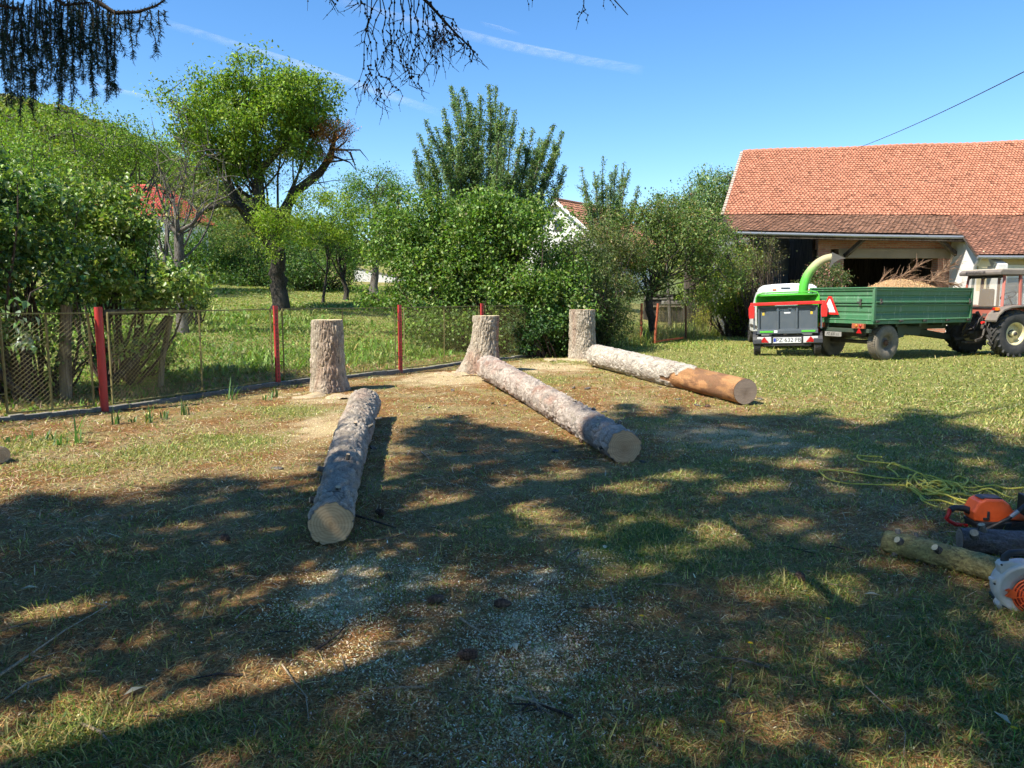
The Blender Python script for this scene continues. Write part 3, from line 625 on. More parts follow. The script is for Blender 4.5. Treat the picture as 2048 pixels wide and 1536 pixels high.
# ================================================================ LOGS AND STUMPS
def f_logbark(t, b):
    c = attr(t); v = objvec(t); n = noise(t, 70, 6, .75, v); n2 = noise(t, 9, 4, .6, v)
    c = mixc(t, .75, c, mixc(t, 1.0, c, ramp(t, n, [(.3, .35), (.6, 1.25)]), 'MULTIPLY'))
    c = mixc(t, ramp(t, n2, [(.58, 0), (.7, .35)]), c, (.20, .19, .10))
    L(t, c, b.inputs['Base Color']); b.inputs['Roughness'].default_value = .95; b.inputs['Specular IOR Level'].default_value = .12
    n3 = noise(t, 28, 5, .8, v); bump(t, b, mixc(t, .5, n, n3), 1.0, .03)
M['logbark'] = mat('spruce bark', f_logbark)
def cutmat(name, base, dark, k=1.0):
    def f(t, b):
        v = objvec(t); wv = N(t, 'TexWave', wave_type='RINGS', rings_direction='Z'); wv.inputs['Scale'].default_value = 16; wv.inputs['Distortion'].default_value = 3.0; wv.inputs['Detail'].default_value = 2; wv.inputs['Detail Scale'].default_value = .8
        L(t, v, wv.inputs['Vector'])
        mp = objvec(t, (2.2, 26, 1), (0, 0, .9)); w2o = noise(t, 1.6, 5, .7, mp)
        n = noise(t, 7, 5, .65, v)
        c = mixc(t, ramp(t, wv.outputs['Fac'], [(.35, 0), (.9, .42*k)]), base, dark)
        c = mixc(t, ramp(t, w2o, [(.5, 0), (.75, .5)]), c, tuple(min(1, 1.35*x) for x in base))
        c = mixc(t, ramp(t, n, [(.45, 0), (.75, .4)]), c, dark)
        gr_ = N(t, 'TexGradient', gradient_type='SPHERICAL'); L(t, objvec(t, (9, 9, 9)), gr_.inputs[0]); c = mixc(t, ramp(t, gr_.outputs['Fac'], [(0, 0), (.9, .45)]), c, dark)
        vc = N(t, 'TexVoronoi', feature='DISTANCE_TO_EDGE'); vc.inputs['Scale'].default_value = 1; L(t, objvec(t, (2.2, 11, 1), (0, 0, .5)), vc.inputs['Vector']); c = mixc(t, ramp(t, vc.outputs[0], [(0, .4), (.015, 0)]), c, tuple(.3*x for x in dark))
        c = mixc(t, .35, c, mixc(t, 1.0, c, noise(t, 90, 3, .7, mp), 'MULTIPLY'))
        L(t, c, b.inputs['Base Color']); b.inputs['Roughness'].default_value = .85; b.inputs['Specular IOR Level'].default_value = .2
        bump(t, b, w2o, .35, .004)
    return mat(name, f)
M['cut'] = cutmat('fresh cut wood', (.72, .56, .36), (.42, .27, .15))
M['cutred'] = cutmat('reddish cut wood', (.66, .47, .30), (.40, .22, .12), .9)
M['cutgrey'] = cutmat('grey weathered cut wood', (.40, .31, .24), (.20, .14, .10), 1.2)
M['cutpale'] = cutmat('pale cut wood', (.78, .66, .42), (.55, .40, .2), .6)
GREY = np.array([.42, .36, .29]); RED = np.array([.31, .18, .13]); DARK = np.array([.07, .055, .045]); ORNG = np.array([.42, .22, .10])
def bark_disp(Q, sc, seed, squash=1.0):
    Q = Q+(np.stack([fbm(Q*sc*.8, 3, seed+k) for k in (31, 32, 33)], 1)-.5)*(1.5/sc)
    d1, d2, cid = worley(Q*sc, seed); e = np.clip((d2-d1)*2.6, 0, 1); n = fbm(Q*sc*1.6, 3, seed+5); fl = fbm(Q*sc*.35, 3, seed+9)
    return e*(.45+.55*cid), e, cid, n, fl
def roundwood(root, name, a, b, ra, rb, label=None, seed=1, amp=.012, sc=17, base=GREY, red=.35, dark=.3, bare=None, around=150, per=75, capa='cut', capb='cut', wob=.012, bend=0):
    """a log body from a to b with its two cut ends; a is the near end"""
    o = Vector(root.location); a = Vector(a)-o; b = Vector(b)-o; ax = b-a; Ln = ax.length; q = ax.to_track_quat('Z', 'Y').to_matrix()
    m = max(int(Ln*per), 8); th = np.linspace(0, 2*np.pi, around, endpoint=False); s = np.linspace(0, 1, m+1)
    TH, Sg = np.meshgrid(th, s); r = ra+(rb-ra)*Sg
    lp = np.stack([r*np.cos(TH), r*np.sin(TH), Sg*Ln], -1).reshape(-1, 3)
    Q = lp*np.array([1, 1, .55]); h, e, cid, n, fl = bark_disp(Q, sc, seed)
    bigw = (fbm(lp*np.array([2.5, 2.5, 1.2]), 3, seed+40)-.5)
    disp = amp*(h*1.0+n*.7-.5)+bigw*wob*2.5
    col = base[None]*(.62+.7*n[:, None])*(.85+.3*cid[:, None]); rm = np.clip((fbm(Q*sc*.45, 3, seed+14)-.5)*5*red+red*.25, 0, 1)[:, None]
    col = col*(1-rm)+RED[None]*(.6+.9*n[:, None])*rm; cr = np.clip(1-e*3.2, 0, 1)[:, None]*.8*np.clip(fbm(lp*7, 3, seed+70)*4-1.5, 0, 1)[:, None]
    col = col*(1-cr)+DARK[None]*cr; dm = np.clip((fl-.56)*7*dark, 0, .8)[:, None]; col = col*(1-dm)+DARK[None]*1.8*dm
    if bare is not None:
        bm_ = bare(Sg.ravel(), TH.ravel(), lp); bcol = ORNG[None]*(.35+1.3*fbm(Q*np.array([9, 9, 2.5]), 4, seed+3)[:, None]); st = np.clip((fbm(Q*np.array([9, 9, 6]), 5, seed+8)-.44)*7, 0, .85)[:, None]
        bcol = bcol*(1-st)+np.array([.22, .12, .07])[None]*st
        disp = np.where(bm_, -.016+.3*amp*(n-.5)+bigw*wob*2, disp); col = np.where(bm_[:, None], bcol, col)
    rr = r.ravel()+disp; cx = bend*np.sin(np.pi*Sg.ravel())
    V = np.stack([rr*np.cos(TH.ravel())+cx, rr*np.sin(TH.ravel()), Sg.ravel()*Ln], 1)
    R3 = np.array(q); V = V @ R3.T+np.array(a)
    idx = np.arange(around*(m+1)).reshape(m+1, around); nx = np.roll(idx, -1, 1)
    F = np.stack([idx[:-1], nx[:-1], nx[1:], idx[1:]], -1).reshape(-1, 4)
    body = npmesh(name, V, F, M['logbark'], root, np.clip(col, .01, .9), True)
    for end, row, cm in ((a, V[:around], capa), (b, V[-around:], capb)):
        if not cm: continue
        me = bpy.data.meshes.new('cut_end'); loc = row @ R3 - np.array(end) @ R3; loc[:, :2] *= .985; loc[:, 2] += (-.003 if end is a else .003)
        k = 6; vs = [(0, 0, loc[:, 2].mean())]
        for j in range(1, k+1):
            for p in loc: vs.append((p[0]*j/k, p[1]*j/k, p[2]+(rng.normal(0, .0006))))
        fs = [(0, 1+i, 1+(i+1) % around) for i in range(around)]+[(1+(j-1)*around+i, 1+j*around+i, 1+j*around+(i+1) % around, 1+(j-1)*around+(i+1) % around) for j in range(1, k) for i in range(around)]
        me.from_pydata(vs, [], fs); me.materials.append(M[cm]); me.polygons.foreach_set('use_smooth', [True]*len(fs)); me.update()
        c = bpy.data.objects.new('cut_end', me); COL.objects.link(c); c.parent = root; c.location = end; c.rotation_euler = q.to_euler()
    return body
def stub(root, p, d, r, ln, cm='cut', bm_='bark'):
    o = Vector(root.location); p = Vector(p)-o; d = Vector(d).normalized(); mb = MB()
    mb.tube([p-d*r, p+d*ln*.5, p+d*ln], [r*1.35, r*1.05, r], 12, False); s = mb.build('branch_stub', M[bm_], root)
    m2 = MB(); m2.lathe([(0, 0), (r*.6, .001), (r, 0)], p+d*ln*.995, d, 12); m2.build('stub_face', M[cm], s)
def stub_on(root, a, b, ra, rb, t, d, r, ln, cm='cut'):
    a, b = Vector(a), Vector(b); ax = (b-a).normalized(); d = Vector(d); d = (d-ax*ax.dot(d)).normalized(); stub(root, a.lerp(b, t)+d*(ra+(rb-ra)*t-.004), (d-ax*.25), r, ln, cm)
# log 1: nearest
a = G(663, 1090); a.z = .150; b = G(724, 845); b.z = .215; b = Vector((-1.98, 9.55, .205))
lg = empty('log', (a+b)/2*Vector((1, 1, 0)) if False else ((a.x+b.x)/2, (a.y+b.y)/2, 0), label='long felled spruce log nearest the viewpoint, its pale sawn end facing forward left', cat='log', group='felled spruce logs on the yard')
a.z = .138; b.z = .205; b.x = -1.92
roundwood(lg, 'bark', a, b, .127, .198, seed=3, red=.25, dark=.5, amp=.022, sc=14, bend=.03)
for (t, d, r, l) in [(.07, (.15, 0, 1), .019, .025), (.10, (-1, 0, .15), .022, .06), (.24, (-1, 0, .4), .022, .08), (.27, (-1, 0, -.2), .018, .07), (.25, (.2, 0, 1), .016, .04), (.52, (.1, 0, 1), .014, .03), (.58, (1, 0, .6), .014, .05), (.72, (1, 0, .2), .013, .08)]:
    stub_on(lg, a, b, .127, .198, t, d, r, l)
# log 2: middle
a = Vector((1.075, 6.95, .160)); b = Vector((-.47, 14.2, .235))
lg = empty('log', ((a.x+b.x)/2, (a.y+b.y)/2, 0), label='felled spruce log lying from the middle stump towards the right, with reddish scaly bark', cat='log', group='felled spruce logs on the yard')
roundwood(lg, 'bark', a, b, .150, .225, seed=11, red=.5, dark=.35, capa='cutred', amp=.021, sc=14, base=np.array([.44, .37, .31]), bend=-.03)
for (t, d, r, l) in [(.05, (.5, 0, 1), .018, .06), (.07, (-.5, -.3, .7), .020, .015), (.09, (-.15, -.2, 1), .022, .012), (.17, (.6, 0, .9), .022, .05), (.03, (-1, -.2, -.3), .016, .05), (.24, (.2, 0, 1), .018, .03), (.02, (1, 0, .4), .015, .05)]:
    stub_on(lg, a, b, .150, .225, t, d, r, l)
# log 3: right, half stripped
a = Vector((3.42, 10.75, .205)); b = Vector((1.93, 16.9, .255))
lg = empty('log', ((a.x+b.x)/2, (a.y+b.y)/2, 0), label='felled log on the right with its near third stripped to bare orange wood', cat='log', group='felled spruce logs on the yard')
def bare3(s, th, lp):
    n = fbm(lp*np.array([5, 5, 5]), 3, 77)-.5; k = np.sin(th+.6)
    return s < .36+.10*n+np.where(k > .45, -.16*(k-.2), 0)+.03*np.sign(np.sin(th*2+1))
roundwood(lg, 'bark', a, b, .205, .248, seed=23, red=.16, dark=.12, bare=bare3, capa='cutgrey', amp=.018, sc=13, base=np.array([.50, .45, .375]))
m_ = MB(); m_.lathe([(0, .01), (.18, .008), (.2, -.02), (0, -.02)], b, (b-a), 20)
for k in range(26):
    p = b+Vector((rng.normal(0, .09), -.02, rng.uniform(-.13, .11))); m_.tube([p, p+Vector((rng.uniform(-.12, .05), rng.uniform(.02, .18), rng.normal(0, .03)))], [.022, .004], 4, False)
m_.v = [(x-lg.location.x, y-lg.location.y, z) for x, y, z in m_.v]; m_.build('splintered_end', M['cutred'], lg)
# short log at the left edge
a = G(6, 928); a.z = .085; b = a+Vector((-1.0, .55, 0))
lg = empty('log', (a.x-.5, a.y+.2, 0), label='short thin log with a yellow sawn end at the left edge of the yard', cat='log')
roundwood(lg, 'bark', a, b, .078, .085, seed=31, around=60, per=40)
def stump(name, base, prof, top, label, seed, lean=(0, 0), red=.3, capm='cutpale', flare=None, base_c=np.array([.42, .36, .28]), dark=.15):
    base = Vector(base); root = empty('tree_stump', base, label=label, cat='tree stump', group='tall sawn tree stumps'); H = top
    around, m = 220, 120; th = np.linspace(0, 2*np.pi, around, endpoint=False); s = np.linspace(0, 1, m+1); TH, Sg = np.meshgrid(th, s); TH = TH.ravel(); Sg = Sg.ravel()
    r = np.interp(Sg, [p[0] for p in prof], [p[1] for p in prof])
    ro = (np.maximum(np.cos(TH*3+seed), 0)**2*.5+np.maximum(np.cos(TH*2-seed*.7), 0)**3*.5)*np.clip(1-Sg*2.4, 0, 1)**1.6*.13
    if flare: ro = ro+np.maximum(np.cos(TH-flare[0]), 0)**3*np.clip(1-Sg*1.25, 0, 1)**1.5*flare[1]
    rr = r+ro; lp = np.stack([rr*np.cos(TH), rr*np.sin(TH), Sg*H], 1); Q = lp*np.array([1.15, 1.15, .36]); h, e, cid, n, fl = bark_disp(Q, 19, seed)
    rr = rr+.026*(h+n*.8-.6)+(fbm(lp*3, 3, seed+4)-.5)*.035
    col = base_c[None]*(.55+.85*n[:, None])*(.8+.4*cid[:, None]); rm = np.clip((fbm(lp*np.array([4, 4, 1.2]), 3, seed+14)-.52)*7*red, 0, 1)[:, None]
    col = col*(1-rm)+np.array([.33, .185, .13])[None]*(.6+.8*n[:, None])*rm; cr = np.clip(1-e*3.0, 0, 1)[:, None]*.85*np.clip(fbm(lp*7, 3, seed+70)*4-1.4, 0, 1)[:, None]; col = col*(1-cr)+DARK[None]*1.3*cr
    V = np.stack([rr*np.cos(TH)+lean[0]*Sg*H, rr*np.sin(TH)+lean[1]*Sg*H, Sg*H-.03*(Sg == 0)], 1)
    idx = np.arange(around*(m+1)).reshape(m+1, around); nx = np.roll(idx, -1, 1)
    npmesh('bark', V, np.stack([idx[:-1], nx[:-1], nx[1:], idx[1:]], -1).reshape(-1, 4), M['logbark'], root, np.clip(col, .01, .9), True)
    me = bpy.data.meshes.new('cut_top'); row = V[-around:].copy(); c = row.mean(0); fs = [(0, 1+i, 1+(i+1) % around) for i in range(around)]
    me.from_pydata([(0, 0, .006)]+[tuple((p-c)*np.array([.99, .99, 1])+np.array([0, 0, .002+rng.normal(0, .0015)])) for p in row], [], fs); me.materials.append(M[capm]); me.update()
    o = bpy.data.objects.new('cut_top', me); COL.objects.link(o); o.parent = root; o.location = c; return root
b1 = G(650, 786); stump('s', b1+Vector((0, .25, 0)), [(0, .315), (.18, .275), (.5, .265), (1, .245)], 1.20, 'left tree stump, tall and grey brown, standing behind the nearest log', 5, (.0, .0), .25)
b2 = G(962, 742); stump('s', Vector((-.60, 15.6, 0)), [(0, .36), (.25, .30), (.55, .27), (1, .265)], 1.19, 'middle tree stump with pale fresh top and reddish streaks, flaring at its foot', 8, (.05, 0), .6, flare=(math.pi+.35, .21))
stump('s', Vector((1.82, 19.0, 0)), [(0, .37), (.2, .34), (.6, .32), (1, .32)], 1.26, 'right tree stump, furthest back, half shaded by the large bush', 14, (-.02, 0), .2, capm='cutred')
M['sawdust'] = plain_saw = mat('sawdust pile', lambda t, b: (L(t, ramp(t, noise(t, 120, 5, .8, objvec(t)), [(.38, (.22, .14, .07)), (.5, (.50, .38, .22)), (.62, (.76, .63, .40))]), b.inputs['Base Color']), bump(t, b, noise(t, 60, 4, .8, objvec(t)), .8, .02)))
for (cx, cy, rx, ry, lab) in [(-.75, 15.25, .85, .40, 'low spread of pale sawdust round the foot of the middle stump'), (1.55, 18.55, .75, .40, 'low spread of pale sawdust in front of the right stump'), (-3.05, 11.75, .65, .35, 'thin spread of sawdust at the foot of the left stump')]:
    g = np.linspace(-1, 1, 46); A, B = np.meshgrid(g, g); A = A.ravel(); B = B.ravel(); rr_ = np.hypot(A, B); wx_ = cx+A*rx; wy_ = cy+B*ry; nn = fbm(np.stack([wx_*5, wy_*5, wx_*0], 1), 4, 90)
    z_ = zat(wx_, wy_)+.034*np.clip(.75-rr_**1.2-(nn-.5)*4.5, -1, .8)+.010*rng.random(len(A)); id_ = np.arange(46*46).reshape(46, 46)
    o_ = npmesh('sawdust_heap', np.stack([A*rx, B*ry, z_], 1), np.stack([id_[:-1, :-1], id_[:-1, 1:], id_[1:, 1:], id_[1:, :-1]], -1).reshape(-1, 4), M['sawdust'], smooth=True); o_.location = (cx, cy, 0); tag(o_, lab, 'sawdust', kind='stuff')
# ================================================================ FENCES
def wire_panel(A, B, z0a, z0b, hgt, pitch=.066, thick=.0042, both=True):
    A, B = Vector(A), Vector(B); W = (B-A).length; d = (B-A)/W; mb = MB(); nrm = Vector((-d.y, d.x, 0)); sq = .9
    P = lambda s, z: (A.x+d.x*s, A.y+d.y*s, z0a+(z0b-z0a)*s/W+z)
    for sg in (1, -1):
        k0 = -int(hgt/sq/pitch)-2; k1 = int(W/pitch)+2+int(hgt/sq/pitch)
        for k in range(k0, k1):
            s0 = k*pitch; pts = []
            # line: s = s0 + sg*z/sq
            za, zb = 0, hgt
            sa, sb = s0+sg*za/sq, s0+sg*zb/sq
            if sg > 0:
                if sa < 0: za = -s0*sq; 
                if sb > W: zb = (W-s0)*sq
            else:
                if sa > W: za = (s0-W)*sq
                if sb < 0: zb = s0*sq
            if zb-za < .02: continue
            a = Vector(P(s0+sg*za/sq, za)); b = Vector(P(s0+sg*zb/sq, zb)); u_ = (b-a).normalized(); s_ = u_.cross(nrm)*thick*.5; n_ = nrm*thick*.5
            o = len(mb.v); mb.v += [tuple(a+s_), tuple(a-n_), tuple(a-s_), tuple(a+n_), tuple(b+s_), tuple(b-n_), tuple(b-s_), tuple(b+n_)]
            for i in range(4): mb.f.append((o+i, o+(i+1) % 4, o+4+(i+1) % 4, o+4+i)); mb.sm.append(False); mb.mi.append(0)
    return mb
fr = empty('chain_link_fence', (FENCE[3][0], FENCE[3][1], 0), label='chain link fence in olive frames between red posts along the left of the yard', cat='fence')
fo = Vector(fr.location); loc = lambda p: Vector(p)-fo
def rel(mb, o): mb.v = [(x-o.x, y-o.y, z-o.z) for x, y, z in mb.v]; return mb
PH = 1.42
for i, (px, py) in enumerate(FENCE):
    zb = hz(px, py); mb = MB(); H = PH
    if i == 3: mb.cyl((px, py, zb-.1), (px, py, zb+H+.02), .052, 18)
    else:
        w_ = .045                                     # channel iron with holes punched down its face
        d = Vector((FENCE[min(i+1, 7)][0]-FENCE[max(i-1, 0)][0], FENCE[min(i+1, 7)][1]-FENCE[max(i-1, 0)][1], 0)).normalized(); rot = d.to_track_quat('X', 'Z').to_matrix(); nr = Vector((d.y, -d.x, 0))
        mb.box(Vector((px, py, zb+H/2-.05)), (.085, .035, H+.1), rot)
        mb.cur = 1
        for k in range(20): mb.box(Vector((px, py, zb+.08+k*.066))+nr*.0187, (.022, .004, .034), rot)
    rel(mb, fo).build('post', [M['red'], M['rust']], fr)
for i in range(len(FENCE)-1):
    (xa, ya), (xb, yb) = FENCE[i], FENCE[i+1]; A = Vector((xa, ya, 0)); B = Vector((xb, yb, 0)); d = (B-A).normalized(); A2 = A+d*.13; B2 = B-d*.13
    za, zb = hz(xa, ya)+.10, hz(xb, yb)+.10; h = 1.26; mb = MB()
    for z in (0, h): mb.beam(A2+Vector((0, 0, za+z)), B2+Vector((0, 0, zb+z)), .028, .018)
    for s in (0, .5, 1): p = A2.lerp(B2, s); z0 = za+(zb-za)*s; mb.beam(p+Vector((0, 0, z0)), p+Vector((0, 0, z0+h)), .022, .022)
    for P_, Q_ in ((A, A2), (B2, B)):
        for z in (.25, 1.0): mb.beam(P_+Vector((0, 0, za+z)), Q_+Vector((0, 0, za+z)), .012, .012)
    pf = rel(mb, fo).build('panel_frame', M['olive'], fr)
    rel(wire_panel(A2, B2, za, zb, h), fo).build('wire_mesh', M['olive'], pf)
mb = MB()
for i in range(len(FENCE)-1):
    (xa, ya), (xb, yb) = FENCE[i], FENCE[i+1]; A = Vector((xa, ya, .0)); B = Vector((xb, yb, .0)); d = (B-A).normalized(); nr = Vector((-d.y, d.x, 0))*.05; n = 8
    for k in range(n):
        p, q = A.lerp(B, k/n), A.lerp(B, (k+.985)/n); j = rng.normal(0, .006); mb.beam(p+nr+Vector((0, 0, -.01+j)), q+nr+Vector((0, 0, -.01+j+rng.normal(0, .006))), .14, .15)
def f_conc(t, b):
    v = objvec(t); n = noise(t, 25, 6, .75, v); n2 = noise(t, 2.2, 4, .6, v)
    c = ramp(t, n, [(.3, (.09, .085, .07)), (.6, (.25, .235, .20)), (.8, (.38, .36, .31))]); c = mixc(t, ramp(t, n2, [(.4, 0), (.7, .7)]), c, (.12, .11, .085))
    L(t, c, b.inputs['Base Color']); b.inputs['Roughness'].default_value = .95; bump(t, b, n, .5, .01)
M['concrete'] = mat('weathered concrete', f_conc)
rel(mb, fo).build('plinth', M['concrete'], fr, .008)
# right-hand fence of rusty posts
RP = [(4.34, 24.9), (6.40, 27.4), (8.13, 30.3), (9.98, 33.3), (11.6, 36.0)]
fr2 = empty('wire_fence', (RP[0][0], RP[0][1], 0), label='old wire fence on rusty orange and brown posts at the far right of the yard', cat='fence'); fo2 = Vector(fr2.location)
for (px, py, m_) in [(2.9, 22.8, 'rustred'), (RP[0][0], RP[0][1], 'rustred'), (4.86, 24.9, 'rustred'), (RP[1][0], RP[1][1], 'rust'), (RP[2][0], RP[2][1], 'rust'), (RP[3][0], RP[3][1], 'rustred'), (RP[4][0], RP[4][1], 'rustred')]:
    mb = MB(); lean = rng.normal(0, .01); mb.tube([(px-lean*2, py, -.1), (px-lean, py, .6), (px+lean, py, 1.37)], [.045, .042, .042], 8); rel(mb, fo2).build('post', M[m_], fr2)
segs_ = [((2.9, 22.8), RP[0], .07), ((4.86, 24.9), RP[1], .08), (RP[1], RP[2], .08), (RP[2], RP[3], .075), (RP[3], RP[4], .075)]
for (A, B, pt) in segs_:
    A = Vector((*A, 0)); B = Vector((*B, 0)); mb = MB()
    for z in (.06, 1.33): mb.beam(A+Vector((0, 0, z)), B+Vector((0, 0, z)), .015, .015)
    for s in (.33, .66): p = A.lerp(B, s); mb.beam(p, p+Vector((0, 0, 1.33)), .018, .018)
    pf = rel(mb, fo2).build('rail', M['olive'], fr2); rel(wire_panel(A, B, .06, .06, 1.27, pt, .006), fo2).build('wire_mesh', M['olive'], pf)
mb = MB(); mb.beam((4.86, 24.9, .10), (6.0, 26.0, .16), .05, .05); rel(mb, fo2).build('fallen_rail', M['rustred'], fr2)
# timber braces that prop the shrubs behind the left fence
def timber(name, pts, r, label, group=None, m='wood', cat='wooden post', flat=None):
    p0 = Vector(pts[0]); root = MB(); root.tube([Vector(p)-p0 for p in pts], r, 7 if not flat else 4, True, not flat)
    o = root.build(name, M[m]); o.location = p0; return tag(o, label, cat, group)
timber('wooden_post', [atg(316, 12.3)+Vector((0, 0, -.1)), at(325, 715, 12.3), at(342, 632, 12.3)], [.05, .048, .045], 'leaning wooden post behind the fence right of the round red post')
timber('wooden_brace', [atg(195, 11.4)+Vector((0, 0, 0.05)), at(265, 728, 11.9), at(336, 634, 12.35)], [.06, .055, .05], 'slanting timber brace that meets the leaning post behind the fence', m='oldtimber', cat='brace')
timber('wooden_beam', [at(206, 625, 11.6), at(300, 622, 12.2), at(372, 621, 12.6)], [.05, .05, .045], 'horizontal timber beam under the shrub behind the fence top', m='wood', cat='beam')
timber('wooden_post', [atg(126, 10.9)+Vector((0, 0, -.1)), at(130, 700, 10.9), at(133, 610, 10.9)], [.09, .085, .08], 'thick upright wooden post behind the fence left of the round red post')
timber('wooden_brace', [at(-30, 720, 10.2), at(20, 768, 10.5), atg(62, 10.6)], [.06, .055, .05], 'low slanting timber at the left edge behind the fence', m='oldtimber', cat='brace')
# ================================================================ GARDEN TREES AND SHRUBS
def E(u, v, Y_, ru, rv, ry):            # crown ellipsoid from its measured outline at depth Y_
    c = at(u, v, Y_); k = Y_/FPX; return (c.x, c.y, c.z, ru*k, ry, rv*k)
# --- the big old fruit tree
def snap(tb, q):
    A = np.array(tb.v); return Vector(A[np.argmin(((A-np.array(q))**2).sum(1))])
def big_extra(tb, loc):
    D0 = 27.
    p = lambda u, v, y=0: loc(at(u, v, D0+y))
    tb.tube([p(560, 505), p(500, 440), p(470, 395), p(440, 330, -.3), p(400, 285, -.6)], [.26, .20, .17, .12, .04], 8)
    tb.tube([p(515, 432), p(475, 408, -.4), p(440, 408, -.8), p(405, 422, -1.2), p(385, 445, -1.3), p(375, 480, -1.4)], [.17, .14, .10, .08, .05, .02], 8)
    tb.tube([p(545, 460), p(590, 385, .3), p(640, 345, .3), p(662, 312, .2), p(668, 280, .2), p(672, 262, .2)], [.20, .17, .14, .12, .07, .04], 8)
    tb.tube([p(520, 400), p(515, 330), p(510, 270, .4), p(490, 220, .5)], [.20, .16, .10, .03], 8)
    tb.tube([p(515, 350), p(560, 300, -.3), p(600, 255, -.3)], [.11, .08, .03], 7)
    for q in [(668, 300, 720, 300, 738, 322), (665, 312, 700, 325, 716, 345), (655, 325, 690, 320, 712, 318), (668, 285, 650, 270, 640, 262), (664, 305, 690, 285, 700, 270), (672, 280, 690, 262, 694, 250), (700, 305, 708, 325, 712, 340)]:
        tb.tube([p(q[0], q[1], .2), p(q[2], q[3], .1), p(q[4], q[5], 0)], [.045, .025, .006], 5)
    for _ in range(70):                         # fine dead twigs inside and right of the crown
        u, v = rng.uniform(400, 700), rng.uniform(260, 420); a = snap(tb, p(u, v, rng.normal(0, .6))); b = a+Vector(tuple(rng.normal(0, .45, 3))); tb.tube([a, a.lerp(b, .5)+Vector((0, 0, .05)), b], [.018, .011, .003], 4, False)
Yt = 27.
bt_ = GT(563, 624); base = Vector(((563-1024)/FPX*Yt*1.003, Yt, hz(-8.4, Yt)))
bigt = tree('fruit_tree', base, [base, at(558, 560, Yt), at(556, 510, Yt), at(530, 450, Yt), at(515, 400, Yt)], .31,
    [E(520, 225, Yt, 135, 85, 2.4), E(430, 245, Yt, 95, 62, 1.8), E(605, 215, Yt, 80, 62, 1.8), E(480, 200, Yt, 75, 40, 1.3), E(470, 320, Yt, 75, 45, 1.6), E(565, 200, Yt, 70, 40, 1.2), E(590, 290, Yt, 60, 35, 1.3), E(430, 310, Yt, 60, 35, 1.2)], 225, 200, .46, .115, .062, G1 if False else
    [((.17, .27, .04), .5), ((.26, .35, .055), .35), ((.09, .16, .03), .15)], 'large old fruit tree with dark gnarled limbs and a dense light green crown', bark='darkbark', limbs=14, extra=big_extra, r1f=.6, limbr=.16)
# its orange dead leaves and the pale yellow-green lower boughs
_, P = clump_points([E(668, 262, Yt-.4, 34, 28, .5), E(645, 290, Yt-.3, 40, 24, .6)], 44, 80, .24)
leaves_obj('dead_leaves', P-np.array(base), .06, .03, [((.38, .17, .05), .6), ((.25, .12, .05), .4)], bigt, M['dry'])
_, P = clump_points([E(575, 440, Yt-1.5, 70, 40, .8), E(670, 430, Yt-1.5, 55, 45, .9), E(545, 485, Yt-1.5, 38, 40, .6), E(620, 400, Yt-1.5, 60, 18, .8), E(640, 470, Yt-1, 60, 25, .8)], 110, 95, .3)
leaves_obj('lower_crown', P-np.array(base), .075, .042, G3, bigt)
_, P = clump_points([E(400, 390, Yt-1, 60, 55, 1.2), E(460, 470, Yt-.5, 50, 50, 1.0), E(580, 340, Yt, 70, 50, 1.2), E(390, 310, Yt-.5, 50, 40, 1.0)], 130, 70, .35)
leaves_obj('inner_crown', P-np.array(base), .06, .03, [((.16, .23, .06), .6), ((.26, .26, .10), .4)], bigt)
# --- pruned, nearly bare tree
Yp = 19.5
def bare_extra(tb, loc):
    p = lambda u, v, y=0: loc(at(u, v, Yp+y))
    tb.tube([p(360, 470), p(338, 452), p(312, 430), p(292, 405, .2)], [.07, .05, .03, .012], 6); tb.tube([p(360, 462), p(385, 448), p(400, 428), p(420, 408), p(455, 392)], [.06, .045, .035, .025, .01], 6)
    tb.tube([p(357, 470), p(352, 430), p(346, 395), p(330, 350)], [.07, .05, .03, .008], 6)
    for _ in range(150):
        u, v = rng.normal(375, 55), rng.normal(360, 60); a = snap(tb, p(u, min(v, 455), rng.normal(0, .5))); b = a+Vector((rng.normal(0, .3), rng.normal(0, .3), rng.normal(.2, .3))); tb.tube([a, a.lerp(b, .5)+Vector((0, 0, .04)), b], [.012, .008, .002], 4, False)
base = Vector(((366-1024)/FPX*Yp, Yp, hz(-8.6, Yp)))
tree('fruit_tree', base, [base, at(362, 600, Yp), at(360, 540, Yp), at(358, 470, Yp)], .15, [E(370, 350, Yp, 70, 55, 1.0), E(345, 430, Yp, 50, 25, .6)], 34, 18, .25, .05, .03, [((.15, .19, .05), .7), ((.3, .26, .1), .3)],
    'small pruned fruit tree with a grey trunk and mostly bare twigs', bark='bark', limbs=10, extra=bare_extra, r1f=.75, limbr=.13)
# --- the shrubs by the left fence: big heart-shaped leaves
LIL = [((.07, .14, .045), .42), ((.13, .21, .05), .3), ((.22, .31, .07), .23), ((.28, .34, .2), .05)]
def shrub(name, base, ells, K, per, clr, ln, wd, cols, label, stems=12, bark='twig', m=None, droop=.4, cat='shrub', group=None, shell=.4, sr=.03):
    base = Vector(base); root = empty(name, base, label=label, cat=cat, group=group); tb = MB()
    C, P = clump_points([(e[0]-base.x, e[1]-base.y, e[2]-base.z, *e[3:]) for e in ells], K, per, clr, shell)
    for i in rng.permutation(K)[:min(K, stems*4)]:
        s = Vector((rng.normal(0, .12)+C[i][0]*.25, rng.normal(0, .12)+C[i][1]*.25, -.1)); tb.tube(curve(s, C[i], .10, 6), [sr*(1-.85*k/6)+.003 for k in range(7)], 5, False)
    tb.build('stems', M[bark], root); leaves_obj('foliage', P, ln, wd, cols, root, m, droop); return root
